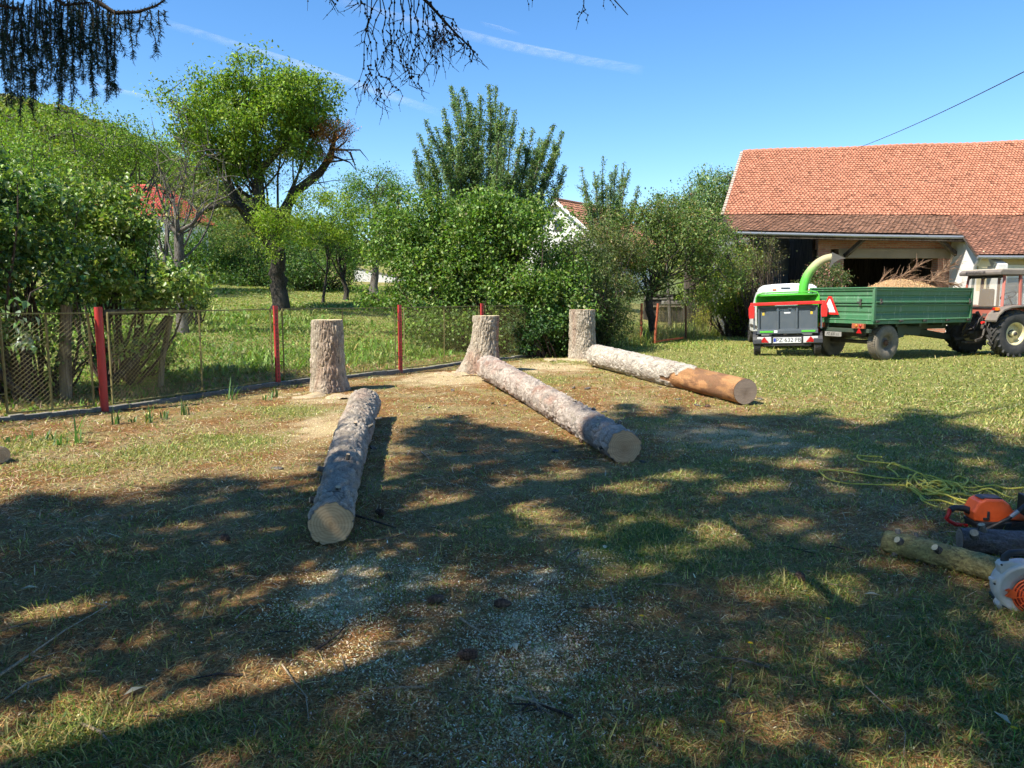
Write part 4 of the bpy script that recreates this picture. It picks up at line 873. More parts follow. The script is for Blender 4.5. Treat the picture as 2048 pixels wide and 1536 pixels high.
shrub('lilac_shrub', atg(60, 10.9), [E(40, 430, 10.9, 110, 110, .8), E(60, 560, 10.9, 130, 80, .8), E(-90, 520, 10.5, 150, 190, .9), E(-20, 350, 11, 60, 50, .5)], 260, 60, .20, .080, .060, LIL, 'dense dark green lilac shrub at the left edge behind the fence', 8, m=M['glossleaf'])
shrub('lilac_shrub', atg(230, 12.4), [E(200, 500, 12.4, 110, 95, .9), E(270, 560, 12.4, 130, 45, .9), E(370, 570, 12.6, 42, 42, .4), E(170, 400, 12.6, 85, 50, .7), E(250, 440, 12.6, 55, 45, .6)], 250, 58, .20, .075, .055,
    [((.15, .24, .05), .45), ((.24, .33, .07), .35), ((.34, .38, .16), .2)], 'lighter green lilac shrub reaching over the fence towards the bare tree', 6, m=M['glossleaf'])
shrub('lilac_shrub', atg(90, 11.5), [E(100, 690, 11.3, 160, 90, .6), E(-60, 740, 10.6, 100, 110, .6)], 90, 34, .2, .07, .05, LIL, 'sparse lower lilac growth seen through the fence at the left', 7, m=M['glossleaf'])
shrub('lilac_shrub', atg(255, 13.2), [E(265, 700, 13.0, 90, 75, .5)], 45, 60, .2, .06, .045, G1, 'low leafy shoots seen through the fence beneath the slanting brace', 6)
# silvery foreground sprig hanging over the fence
c0 = at(45, 640, 9.55); sg = empty('shrub_sprig', (c0.x, c0.y, 0), label='pale silvery green leafy sprig hanging over the fence at the left', cat='shrub')
n = 70; P = np.stack([rng.normal(0, .10, n), rng.normal(0, .05, n), c0.z+rng.uniform(-.36, .28, n)], 1); leaves_obj('leaves', P, .10, .07, [((.30, .38, .30), .7), ((.16, .26, .12), .3)], sg, M['glossleaf'], .8)
mb = MB(); mb.tube([(-.15, .9, c0.z+.5), (0, .2, c0.z+.35), (0, 0, c0.z), (-.02, 0, c0.z-.36)], [.012, .008, .005, .002], 5); mb.build('stem', M['twig'], sg)
# --- light green trees behind, left
for (u, v, Y_, ru, rv, ry, K, lab, c, b) in [
    (110, 300, 30, 130, 90, 2.4, 240, 'light green walnut tree filling the left edge beneath the hill', [((.15, .24, .03), .6), ((.22, .31, .05), .4)], 'bark'),
    (250, 290, 33, 85, 42, 1.8, 110, 'bright green tree standing left of the old fruit tree below the hill', [((.13, .22, .03), .6), ((.20, .29, .05), .4)], 'bark'),
    (10, 400, 24, 110, 120, 2.0, 200, 'yellow green tree at the left edge between hill and lilac', G1, 'bark'),
    (330, 320, 38, 60, 42, 1.6, 70, 'small green tree just left of the old fruit tree crown', G1, 'bark')]:
    base = atg(u, Y_); tree('garden_tree', base, [base, at(u, 560, Y_), at(u+5, v+60, Y_)], .2, [E(u, v, Y_, ru, rv, ry), E(u-ru*.5, v+rv*.5, Y_, ru*.6, rv*.6, ry*.8), E(u+ru*.45, v+rv*.45, Y_, ru*.55, rv*.6, ry*.8)], K, 75, .5, .10, .055, c, lab, limbs=16, bark=b)
# --- the dark hedge at the end of the garden
k_ = 0
for (u, w_, top, Y_, c, lab) in [(-60, 110, 430, 42, G2, 'leftmost dark bush of the hedge at the end of the garden'), (150, 110, 440, 42, G2, 'dark hedge bush behind the lilac at the end of the garden'), (330, 100, 440, 41, G4, 'grey green hedge bush behind the bare tree'),
        (440, 90, 430, 41, G5, 'mid green hedge bush left of the big trunk at the end of the garden'), (530, 80, 450, 40, G2, 'dark hedge bush directly behind the big trunk'), (630, 90, 455, 38, G2, 'dark bush right of the big trunk behind the thin young trees')]:
    base = atg(u, Y_); vb = 590; hv = (vb-top)/2; shrub('hedge_bush', base, [E(u, top+hv, Y_, w_, hv, 2), E(u-w_*.4, top+hv*1.35, Y_, w_*.7, hv*.7, 1.6), E(u+w_*.45, top+hv*1.3, Y_, w_*.6, hv*.75, 1.6)], 150, 85, .5, .11, .07, c, lab, 10, 'darkbark', cat='bush', group='bushes of the hedge at the end of the garden', sr=.06)
# dark rounded bush by the bare trunk
shrub('bush', atg(385, 21), [E(388, 596, 21, 26, 26, .4)], 30, 55, .16, .05, .035, G2, 'small dark green bush at the foot of the bare tree', 6, 'darkbark', cat='bush')
# --- upright bright tree behind, centre
base = atg(750, 37); tree('garden_tree', base, [base, at(752, 520, 37), at(752, 400, 37)], .22, [E(750, 385, 37, 58, 55, 1.6), E(715, 400, 37, 40, 40, 1.2), E(790, 400, 37, 38, 45, 1.2), E(750, 450, 37, 85, 50, 1.8)], 190, 85, .45, .10, .05, G5, 'green rounded tree with fine upright shoots, between the old fruit tree and the tall pear', limbs=20)
tops = [(at(u, v, 37), at(750+(u-750)*.6, 400, 37)) for u, v in [(700, 335), (715, 322), (728, 330), (742, 315), (756, 312), (768, 322), (780, 316), (795, 330), (808, 342), (690, 350), (735, 325), (762, 330)]]
for i, (u, Y_, topv, lean, lab) in enumerate([(648, 31, 470, -6, 'thin young tree with a forked dark stem in front of the dark bush'), (695, 33, 500, 14, 'leaning dark trunked tree beside the white wall')]):
    base = atg(u, Y_); tree('young_tree', base, [base, at(u-lean*.2, 580, Y_), at(u-lean, 540, Y_), at(u-lean*1.5, topv, Y_)], .07+.06*i, [E(u-lean, topv-5, Y_, 45, 42, 1.1)], 55, 60, .35, .08, .05, [G2, G5][i], lab, limbs=12, bark='darkbark')
# --- the tall pear with upright shoots, centre
Ye = 26.
tp_ = []
for u, v in [(838, 268), (850, 240), (830, 300), (872, 255), (888, 215), (902, 172), (915, 190), (925, 175), (938, 205), (952, 215), (962, 190), (978, 170), (992, 172), (1003, 205), (1015, 215), (1030, 222), (1048, 258), (1066, 258), (1080, 278), (1095, 280), (1108, 250), (1125, 265), (1130, 330), (1120, 370), (828, 345), (845, 330), (860, 300), (895, 260), (920, 240), (950, 250), (985, 220), (1040, 300), (1070, 320), (1100, 320), (1010, 260), (880, 300), (970, 260), (1060, 300), (915, 290), (1115, 300), (1000, 300)]:
    y_ = Ye+rng.normal(0, .7); tp_.append((at(u, v, y_), at(975+(u-975)*.55+rng.normal(0, 8), 480, Ye)))
base = atg(975, Ye); shoots('pear_tree', base, [base, at(975, 560, Ye), at(975, 500, Ye)], .2, tp_, 330, .20, .068, .036, G4, 'tall pear tree with many upright blue green shoots rising over the large bush', bark='bark')
# --- smaller upright pear to its right
Yf = 30.
tp_ = [(at(u, v, Yf+rng.normal(0, .5)), at(1215+(u-1215)*.55, 480, Yf)) for u, v in [(1163, 335), (1170, 360), (1188, 345), (1207, 312), (1196, 350), (1222, 345), (1232, 330), (1248, 325), (1258, 340), (1240, 370), (1276, 372), (1270, 400), (1180, 400), (1215, 370), (1290, 410)]]
base = atg(1215, Yf); shoots('pear_tree', base, [base, at(1215, 560, Yf), at(1215, 490, Yf)], .14, tp_, 210, .17, .068, .036, G4, 'smaller upright pear tree with thin shoots against the sky, right of the white gable', bark='bark')
# --- the large spreading bush in the middle
Yc = 20.5
shrub('maple_bush', atg(1000, Yc), [E(930, 470, Yc+.6, 180, 85, 1.4), E(1035, 530, Yc, 125, 108, 1.2), E(880, 560, Yc, 120, 70, 1.1), E(1090, 610, Yc-.4, 95, 90, .9), E(905, 655, Yc-.8, 120, 42, .6), E(820, 480, Yc+1, 105, 85, 1.2), E(1010, 420, Yc+.6, 100, 42, 1.2), E(790, 590, Yc+1, 75, 38, .8)],
    620, 95, .36, .085, .070, [((.095, .18, .035), .45), ((.16, .26, .05), .34), ((.24, .32, .08), .14), ((.30, .36, .17), .07)], 'very large spreading green bush behind the fence in the middle', 13, m=M['leaf'], cat='bush', shell=.3, sr=.05)
shrub('elder_bush', atg(1110, 19.6), [E(1060, 665, 19.4, 48, 55, .5), E(1130, 660, 19.7, 60, 60, .6)], 90, 90, .2, .075, .055, [((.035, .085, .025), .6), ((.07, .14, .035), .4)], 'dark drooping foliage hanging to the ground beside the right tree stump', 12, cat='bush')
shrub('willow_bush', atg(1180, 21.5), [E(1185, 600, 21.5, 72, 90, .9), E(1222, 645, 21.2, 42, 50, .5), E(1150, 520, 22, 75, 42, .9)], 190, 95, .3, .075, .028, [((.06, .10, .03), .5), ((.12, .16, .05), .35), ((.2, .22, .09), .15)], 'narrow leaved bush with many brown twigs behind the right tree stump', 22, cat='bush', sr=.03)
shrub('plum_bush', atg(1195, 25), [E(1190, 510, 25, 62, 70, 1.0), E(1160, 500, 25, 45, 38, .8), E(1250, 500, 25.5, 45, 45, .8), E(1225, 580, 25, 45, 45, .8), E(1110, 560, 24, 55, 50, .8)], 230, 85, .32, .07, .04,
    [((.11, .15, .05), .5), ((.18, .21, .07), .3), ((.23, .18, .09), .2)], 'brownish green plum bush in front of the white gabled house', 12, cat='bush')
# --- spreading pear at the right with the crooked dark trunk
Yg = 26.5
base = atg(1312, Yg)
tree('pear_tree', base, [base, at(1300, 625, Yg), at(1296, 600, Yg), at(1310, 575, Yg), at(1330, 555, Yg)], .15,
    [E(1300, 480, Yg, 90, 75, 1.5), E(1390, 470, Yg, 80, 80, 1.5), E(1255, 530, Yg, 45, 60, 1.0), E(1430, 520, Yg, 60, 60, 1.2), E(1330, 420, Yg, 55, 30, .9), E(1290, 570, Yg, 70, 22, .9), E(1390, 590, Yg, 45, 22, .8)], 330, 80, .34, .085, .05,
    [((.12, .19, .05), .5), ((.19, .26, .08), .33), ((.27, .28, .12), .12), ((.30, .18, .08), .05)], 'spreading pear tree with a crooked dark trunk behind the rusty posts', bark='darkbark', limbs=30, r1f=.7, limbr=.16)
# taller loose tree behind it and beside the barn
base = atg(1430, 36); tree('ash_tree', base, [base, at(1430, 560, 36), at(1425, 450, 36)], .25, [E(1440, 400, 36, 55, 60, 1.8), E(1395, 430, 36, 50, 45, 1.5), E(1465, 440, 36, 45, 70, 1.6)], 230, 95, .5, .13, .065, G4, 'tall loose grey green tree standing against the left end of the barn roof', limbs=20)
base = atg(1340, 34); tree('young_tree', base, [base, at(1335, 560, 34), at(1330, 440, 34)], .1, [E(1315, 410, 34, 16, 28, .5), E(1355, 415, 34, 18, 24, .5), E(1380, 400, 34, 18, 25, .5), E(1340, 450, 34, 60, 30, 1.2)], 60, 60, .32, .11, .06, G4, 'slim young tree whose tips rise above the spreading pear', limbs=12)
shrub('hazel_bush', atg(1470, 29.5), [E(1440, 590, 29.5, 50, 55, 1.0), E(1490, 600, 29, 35, 60, .8), E(1480, 530, 29.5, 45, 50, 1.0)], 190, 75, .3, .08, .055, [((.17, .24, .035), .6), ((.27, .31, .05), .4)], 'yellow green leafy bush left of the white van', 16, cat='bush')
r_ = shrub('twiggy_bush', atg(1530, 28.3), [E(1525, 510, 28.3, 45, 40, .7), E(1500, 550, 28.3, 40, 40, .7)], 110, 26, .25, .06, .028, [((.18, .16, .07), .6), ((.14, .17, .06), .4)], 'half bare twiggy bush in front of the dark barn corner', 26, cat='bush', sr=.022)
shrub('golden_bush', atg(1447, 33.5), [E(1450, 635, 33.5, 38, 30, .8), E(1402, 638, 31.5, 28, 26, .6)], 70, 60, .25, .07, .04, [((.32, .33, .04), .6), ((.4, .38, .06), .4)], 'yellow flowering weeds and bushes behind the rusty fence', 8, cat='bush')
shrub('cypress_bush', atg(1378, 40), [E(1378, 580, 40, 20, 28, .7)], 40, 70, .25, .08, .03, G3, 'upright bright green conical bush behind the rusty fence near the dark shed', 4, cat='bush')
# oleander by the barn
shrub('oleander_bush', Vector((12.1, 27.8, 0)), [E(1655, 560, 27.8, 34, 36, .8), E(1610, 580, 27.5, 35, 14, .5)], 110, 60, .25, .09, .025, [((.08, .13, .04), .6), ((.15, .19, .06), .25), ((.55, .28, .24), .15)], 'rounded oleander with pinkish flowers by the brick pier of the barn', 14, cat='shrub')
# iris leaves and weeds along the plinth
IR = [(95, 880, .16), (150, 868, .30), (158, 885, .2), (235, 850, .25), (300, 845, .25), (330, 838, .15), (370, 830, .22), (465, 800, .34), (545, 795, .22), (530, 800, .16), (120, 890, .15), (60, 880, .15), (20, 885, .12), (265, 846, .12)]
IRW = ['fourth', 'tallest', 'slightly lower', 'nearest on that side', 'second', 'small third', 'broad fourth', 'tall dark', 'last, rightmost', 'low', 'short', 'low third leftmost', 'leftmost', 'smallest']
for (u, v, h) in IR:
    c = G(u, v); n = rng.integers(5, 10); az = rng.uniform(0, 6.28, n); P = np.stack([rng.normal(0, .03, n), rng.normal(0, .03, n), np.zeros(n)], 1)
    ln = h*rng.uniform(.6, 1.15, n); le = rng.uniform(.05, .6, n); d = np.stack([np.cos(az)*np.sin(le), np.sin(az)*np.sin(le), np.cos(le)], 1)*ln[:, None]; wv = np.stack([-np.sin(az), np.cos(az), 0*az], 1)*.011
    V, F, C_ = strip(P, d, wv, 0, d*.15-np.array([0, 0, .05]), jit((.10, .19, .06), n)); o = npmesh('iris_plant', V, F, M['grass'], col=C_); o.location = (c.x, c.y, 0)
    side = 'left of the round red post' if u < 205 else 'right of the round red post' if u < 400 else 'near the second red post'
    tag(o, IRW[IR.index((u, v, h))]+' iris clump by the plinth, '+side, 'plant', 'iris clumps along the fence plinth')
# ================================================================ BARN
def brickmat(name, c1, c2, mortar, sc=1.0, plaster=0.):
    def f(t, b):
        tc = N(t, 'TexCoord'); sx = N(t, 'SeparateXYZ'); L(t, tc.outputs['Object'], sx.inputs[0]); ad = N(t, 'Math', operation='ADD'); L(t, sx.outputs[0], ad.inputs[0]); L(t, sx.outputs[1], ad.inputs[1])
        cx = N(t, 'CombineXYZ'); L(t, ad.outputs[0], cx.inputs[0]); L(t, sx.outputs[2], cx.inputs[1])
        br = N(t, 'TexBrick'); L(t, cx.outputs[0], br.inputs['Vector']); br.inputs['Scale'].default_value = 1.0; br.inputs['Brick Width'].default_value = .29; br.inputs['Row Height'].default_value = .078; br.inputs['Mortar Size'].default_value = .012
        br.inputs['Color1'].default_value = (*c1, 1); br.inputs['Color2'].default_value = (*c2, 1); br.inputs['Mortar'].default_value = (*mortar, 1); br.inputs['Mortar Smooth'].default_value = .3
        v = objvec(t); n = noise(t, 12, 6, .7, v); n2 = noise(t, 1.1, 5, .65, v)
        c = mixc(t, .5, br.outputs[0], mixc(t, 1.0, br.outputs[0], ramp(t, n, [(.3, .45), (.7, 1.3)]), 'MULTIPLY'))
        c = mixc(t, ramp(t, n2, [(.48-.3*plaster, 0), (.62-.2*plaster, .85)]), c, ramp(t, n, [(.3, (.42, .36, .27)), (.7, (.60, .54, .44))])) if plaster else c
        L(t, c, b.inputs['Base Color']); b.inputs['Roughness'].default_value = .92; bump(t, b, br.outputs['Fac'], -.4, .01)
    return mat(name, f)
M['brick'] = brickmat('old red brick', (.36, .135, .08), (.43, .21, .13), (.33, .26, .20))
M['brickpale'] = brickmat('pale weathered brick', (.56, .36, .24), (.62, .46, .34), (.58, .52, .44), plaster=.35)
def plastermat(name, c, dirt, k=.5, sc=1.3):
    def f(t, b):
        v = objvec(t); n = noise(t, sc, 6, .7, v); n2 = noise(t, 30, 4, .7, v)
        cc = mixc(t, ramp(t, n, [(.45, 0), (.65, k)]), c, dirt); cc = mixc(t, .2, cc, mixc(t, 1.0, cc, n2, 'MULTIPLY'))
        L(t, cc, b.inputs['Base Color']); b.inputs['Roughness'].default_value = .92; bump(t, b, n2, .3, .01)
    return mat(name, f)
M['plaster'] = plastermat('ochre plaster', (.56, .46, .30), (.45, .36, .24)); M['whitewash'] = plastermat('whitewash', (.78, .77, .74), (.50, .46, .40), .45); M['greyplaster'] = plastermat('grey plaster', (.20, .21, .22), (.12, .13, .14)); M['lintel'] = plastermat('lintel concrete', (.34, .27, .19), (.24, .19, .13))
M['yellowplaster'] = plastermat('cream plaster', (.70, .58, .36), (.55, .45, .3), .3)
def f_tile(t, b):
    c = attr(t); v = objvec(t); n = noise(t, 14, 6, .75, v); n2 = noise(t, 1.9, 5, .65, v)
    c = mixc(t, .55, c, mixc(t, 1.0, c, ramp(t, n, [(.3, .55), (.7, 1.35)]), 'MULTIPLY')); c = mixc(t, ramp(t, n2, [(.66, 0), (.85, .22)]), c, (.24, .18, .15))
    L(t, c, b.inputs['Base Color']); b.inputs['Roughness'].default_value = .88; b.inputs['Specular IOR Level'].default_value = .2; bump(t, b, n, .4, .01)
M['tile'] = mat('clay roof tile', f_tile)
def tiled(name, parent, org, TL, TR, BL, BR, tw, row, c1, c2, sag=0, shape='round', th=.018, cvar=.18, m='tile', lift=.03):
    """beaver-tail tiles laid over the quad TL TR BR BL, every tile its own little plate"""
    TL, TR, BL, BR = [np.array(p, float)-np.array(org) for p in (TL, TR, BL, BR)]
    nr = max(int(np.linalg.norm(TL-BL)/row), 2); nc = max(int(max(np.linalg.norm(TR-TL), np.linalg.norm(BR-BL))/tw), 2)
    nrm = np.cross(TR-TL, BL-TL); nrm = nrm/np.linalg.norm(nrm); nrm = nrm if nrm[2] > 0 else -nrm
    out = [(0, 0), (1, 0), (1, .72), (.86, .93), (.5, 1.0), (.14, .93), (0, .72)] if shape == 'round' else [(0, 0), (1, 0), (1, 1), (.75, 1), (.5, 1), (.25, 1), (0, 1)]
    k = len(out); Vs = []; Fs = []; Cs = []; o = 0
    def srf(s, r): 
        p = (TL*(1-s)+TR*s)*(1-r)+(BL*(1-s)+BR*s)*r
        return p
    for i in range(nr):
        off = .5 if i % 2 else 0
        j = np.arange(-1, nc+1) if off else np.arange(nc); s0 = np.clip((j+off)/nc, 0, 1); s1 = np.clip((j+off+.97)/nc, 0, 1); ok = s1-s0 > .2/nc; s0, s1 = s0[ok], s1[ok]; m_ = len(s0)
        jr = rng.normal(0, .05, m_)/nr; P = np.zeros((m_, k*2, 3)); zj = rng.normal(0, .004, m_)
        for q, (a, b) in enumerate(out):
            s = s0+(s1-s0)*a; r = (i-.12+b*1.22)/nr+(jr if b > .5 else 0); r = np.clip(r+0*s, 0, 1.02)
            base = srf(s[:, None], r[:, None]) if True else None
            sg = (np.sin(s*9.1+1)*.02+np.sin(s*23+r*5)*.010+np.sin(s*3.3)*.03+.045)*sag
            h = (lift*b+.004+zj)[:, None]+sg[:, None]
            P[:, q] = base+nrm*h; P[:, q+k] = base+nrm*(h-th)
        Vs.append(P.reshape(-1, 3)); base_i = (np.arange(m_)*2*k)[:, None]+o
        f = [np.concatenate([base_i+np.array([0, 1, 2, 6])]), np.concatenate([base_i+np.array([2, 3, 5, 6])]), base_i+np.array([3, 4, 5, 5])]
        for q in range(2, 6): f.append(base_i+np.array([q, q+1, q+1+k, q+k]))
        f.append(base_i+np.array([1, 2, 2+k, 1+k])); f.append(base_i+np.array([6, 0, k, 6+k])); Fs.append(np.concatenate(f)); o += m_*2*k
        mixk = rng.random((m_, 1)); c = (np.array(c1)*mixk+np.array(c2)*(1-mixk))*(1+rng.normal(0, cvar, (m_, 1))); dk = rng.random(m_) < .02; c[dk] *= .6; Cs.append(np.repeat(np.clip(c, .01, .9), 2*k, 0))
    F = np.concatenate(Fs); bad = F[:, 2] == F[:, 3]; V = np.concatenate(Vs); C_ = np.concatenate(Cs)
    F3 = F[bad]; F = F[~bad]; 
    # the rounded tip: give the triangle a fourth corner halfway so every face stays a quad
    mid = (V[F3[:, 0]]+V[F3[:, 2]])/2; n0 = len(V); V = np.concatenate([V, mid]); C_ = np.concatenate([C_, C_[F3[:, 0]]]); F3 = np.stack([F3[:, 0], F3[:, 1], F3[:, 2], np.arange(n0, n0+len(mid))], 1)
    return npmesh(name, V, np.concatenate([F, F3]), M[m], parent, C_)
barn = empty('barn', (16, 30, 0), label='long old barn with a big red tiled roof, brick front and dark open doorway', cat='barn'); bo = Vector(barn.location)
rl = lambda p: Vector(p)-bo
def bbox(mb, x0, x1, y0, y1, z0, z1): mb.box(rl(((x0+x1)/2, (y0+y1)/2, (z0+z1)/2)), (x1-x0, y1-y0, z1-z0)); return mb
# measured anchors
D_ = 30.0
X_ = lambda u, Y_: at(u, 600, Y_).x
Z_ = lambda v, Y_: at(1500, v, Y_).z
xo0, xo1 = X_(1683, D_), X_(1871, D_); zl = Z_(516, D_); zl2 = Z_(498, D_)
xp0 = X_(1634, D_); xw = X_(1925, D_)
mb = MB()                                            # brick front wall: piers and the wall above the lintel
bbox(mb, xp0, xo0, D_, D_+.45, 0, zl); bbox(mb, xo1, xw+.2, D_, D_+.45, 0, zl); bbox(mb, xp0, xw+.2, D_+.004, D_+.45, zl2, 4.25)
mb.build('brick_wall', M['brick'], barn)
bbox(MB(), X_(1672, D_), X_(1905, D_), D_-.03, D_+.4, zl, zl2).build('lintel', M['lintel'], barn)
mb = MB(); bbox(mb, xp0-.10, xp0+.42, D_-.12, D_, 0, 4.1); mb.build('brick_pier', M['brick'], barn)
mb = MB(); bbox(mb, 8.9, xp0-.1, D_+3.0, D_+3.2, 0, 4.2); bbox(mb, 8.9, 9.1, D_+.2, D_+3.0, 0, 4.1); mb.build('recessed_wall', M['greyplaster'], barn)
mb = MB(); bbox(mb, 8.7, 30, D_+7.5, D_+7.8, 0, 4.6); bbox(mb, xp0-.1, xp0+.15, D_+.46, D_+7.5, 0, 4.3); bbox(mb, xw+.4, xw+.65, D_+.46, D_+7.5, 0, 4.3); mb.build('rear_wall', M['oldtimber'], barn)
bbox(MB(), X_(1608, D_+2.9), X_(1632, D_+2.9), D_+2.86, D_+2.98, Z_(516, D_+2.9), Z_(500, D_+2.9)+.0).build('blue_panel', paint('pale blue board', (.28, .42, .52), .6, .3), barn)
# white wing wall that carries the lower right roof
wx = X_(1938, 28.6); mb = MB(); mb.prism([(27.0, 0), (29.98, 0), (29.98, 4.1), (28.9, 3.68), (27.3, 2.9), (27.0, 2.76)], wx-bo.x-.02, wx-bo.x+.33, 'x'); mb.v = [(x, y-bo.y, z) for x, y, z in mb.v]; mb.build('white_wing_wall', M['whitewash'], barn)
mb = MB(); bbox(mb, wx+.33, 30, 27.6, 27.9, 0, 3.25); mb.build('ochre_wall', M['plaster'], barn)
mb = MB(); bbox(mb, X_(1975, 27.6), 30, 27.57, 27.6, 0, Z_(530, 27.6)); mb.build('pale_plaster_panel', M['whitewash'], barn)
# roof: steep upper slope of orange tiles, flatter brown lower slope
yr, yb_, ye = 34.4, 30.9, 28.9
TL = at(1486, 305, yr); BLb = at(1447, 431, yb_); TR = Vector((30, yr, at(2048, 287, yr).z+.25)); BRb = Vector((30, yb_, at(2048, 433, yb_).z-.03))
tm = at(1750, 297, yr)
roof = MB(); 
def slab(mb, p, t=.10):
    a, b, c, d = [rl(q) for q in p]; dn = Vector((0, 0, -t)); mb._add([a, b, c, d, a+dn, b+dn, c+dn, d+dn], [(0, 1, 2, 3), (7, 6, 5, 4), (0, 4, 5, 1), (1, 5, 6, 2), (2, 6, 7, 3), (3, 7, 4, 0)])
BL2 = at(1452, 462, ye+.3); BL2.y = ye; exm = X_(1945, ye); eL = Vector((at(1464, 465, ye).x, ye, at(1464, 463, ye).z)); eM = Vector((exm, ye, at(1945, 472, ye).z))
yE2 = 27.1; eR0 = Vector((at(1953, 511, yE2).x, yE2, at(1953, 511, yE2).z)); eR1 = Vector((30, yE2, at(2048, 514, yE2).z))
def lerpq(a, b, s): return Vector(a).lerp(Vector(b), s)
bM = lerpq(BLb, BRb, (exm-BLb.x)/(30-BLb.x))
slab(roof, [TL, TR, BRb, BLb]); slab(roof, [BLb, bM, eM, eL], .08); slab(roof, [bM, BRb, eR1, eR0], .08)
back = MB(); TLb = Vector((TL.x-.6, 39, 3.8)); slab(roof, [TL+Vector((0, .02, 0)), TR+Vector((0, .02, 0)), Vector((30, 39, 3.8)), TLb])
rf = roof.build('roof', M['oldtimber'], barn)
O1, O2 = (.52, .225, .135), (.46, .19, .11)
um = 1e-3
tiled('upper_tiles', rf, bo, TL, TR, BLb, BRb, .155, .155, O1, O2, 1.0, cvar=.10)
B1, B2 = (.38, .215, .14), (.31, .175, .115)
tiled('lower_tiles', rf, bo, BLb, bM, eL, eM, .175, .13, B1, B2, .6); tiled('lower_tiles', rf, bo, bM, BRb, eR0, eR1, .175, .15, (.38, .19, .12), (.32, .16, .105), .6)
n = 62; V = MB()
for k in range(n):                                   # ridge tiles
    a = rl(lerpq(TL, TR, k/n)); b = rl(lerpq(TL, TR, (k+1.08)/n)); sg = math.sin(k*.35)*.02; a.z += sg+.02; b.z += sg+.045
    V.tube([a, b], [.085, .10], 8, True)
V.build('ridge_tiles', paint('ridge tile', O1, .85, .5, (.2, .13, .1)), rf)
V = MB()
for k in range(26): a = rl(lerpq(TL, BLb, k/26)); b = rl(lerpq(TL, BLb, (k+1)/26)); V.beam(a+Vector((-.05, 0, .02)), b+Vector((-.05, 0, .045)), .12, .05)
V.build('verge', paint('verge mortar', (.5, .4, .32), .9, .6, (.35, .16, .1)), rf)
# gutter, struts, downpipe
V = MB(); V.tube([rl(eL+Vector((0, -.08, -.06))), rl(lerpq(eL, eM, .5)+Vector((0, -.08, -.085))), rl(eM+Vector((0, -.08, -.06)))], .06, 8); V.build('gutter', M['steel'], barn)
V = MB(); V.tube([rl(eR0+Vector((0, -.08, -.06))), rl(eR1+Vector((0, -.08, -.06)))], .06, 8); V.tube([rl(eR0+Vector((.1, -.06, -.1))), rl(eR0+Vector((.1, .2, -.4))), rl(Vector((eR0.x+.1, 27.5, .2)))], .05, 8); V.build('gutter', M['steel'], barn)
for (u0, v0, u1, v1) in [(1732, 474, 1690, 512), (1874, 474, 1932, 527)]:
    a = at(u0, v0, ye+.15); b = at(u1, v1, D_-.05); V = MB(); V.beam(rl(a), rl(b), .14, .14); V.build('eave_strut', M['oldtimber'], barn)
V = MB(); V.beam(rl(eL+Vector((0, .12, -.14))), rl(eM+Vector((0, .12, -.14))), .14, .16); V.build('eave_beam', M['oldtimber'], barn)
for k in range(26):
    s = k/25; e = eL.lerp(eM, s); q = BLb.lerp(bM, s)
    V = MB(); V.beam(rl(e+Vector((0, .05, -.13))), rl(q+Vector((0, 0, -.13))), .08, .10); V.build('rafter', M['oldtimber'], barn)
# things inside and beside the barn
c = Vector((X_(1868, 32), 32, 0)); V = MB(); V.beam((0, 0, 0), (-.5, 1.5, 4), .12, .12); o = V.build('timber_pole', M['wood']); o.location = c; tag(o, 'leaning timber pole inside the barn doorway', 'pole')
# concrete slab fence in front of the recessed wall
sf = empty('concrete_fence', (10.3, 28.6, 0), label='low fence of rough pale concrete slabs left of the brick pier', cat='fence')
for k in range(4):
    x0 = X_(1530, 28.6)+k*.62; 
    for r_ in range(3): MB().box((x0-10.3+.3, rng.normal(0, .01), 1.00+.26*r_-.28), (.60, .06, .235)).build('slab', M['concrete'], sf, .03)
    MB().box((x0-10.3, -.05, .85), (.06, .06, 1.75)).build('post', M['grease'], sf)
V = MB(); V.box((1.1, .02, .35), (2.5, .08, .7)); V.build('base', M['concrete'], sf)
# yellow toy-like ornament: cream painted wooden post with finial by the wing wall
V = MB(); V.prism([(-.16, 0), (.16, 0), (.16, .9), (.30, .9), (0, 1.45), (-.30, .9), (-.16, .9)], -.04, .04, 'y'); o = V.build('wooden_sign_board', M['yellowplaster']); o.location = (X_(1960, 27.3), 27.3, 1.8); tag(o, 'cream arrow shaped board mounted on the ochre wall beside the white wing wall', 'board')
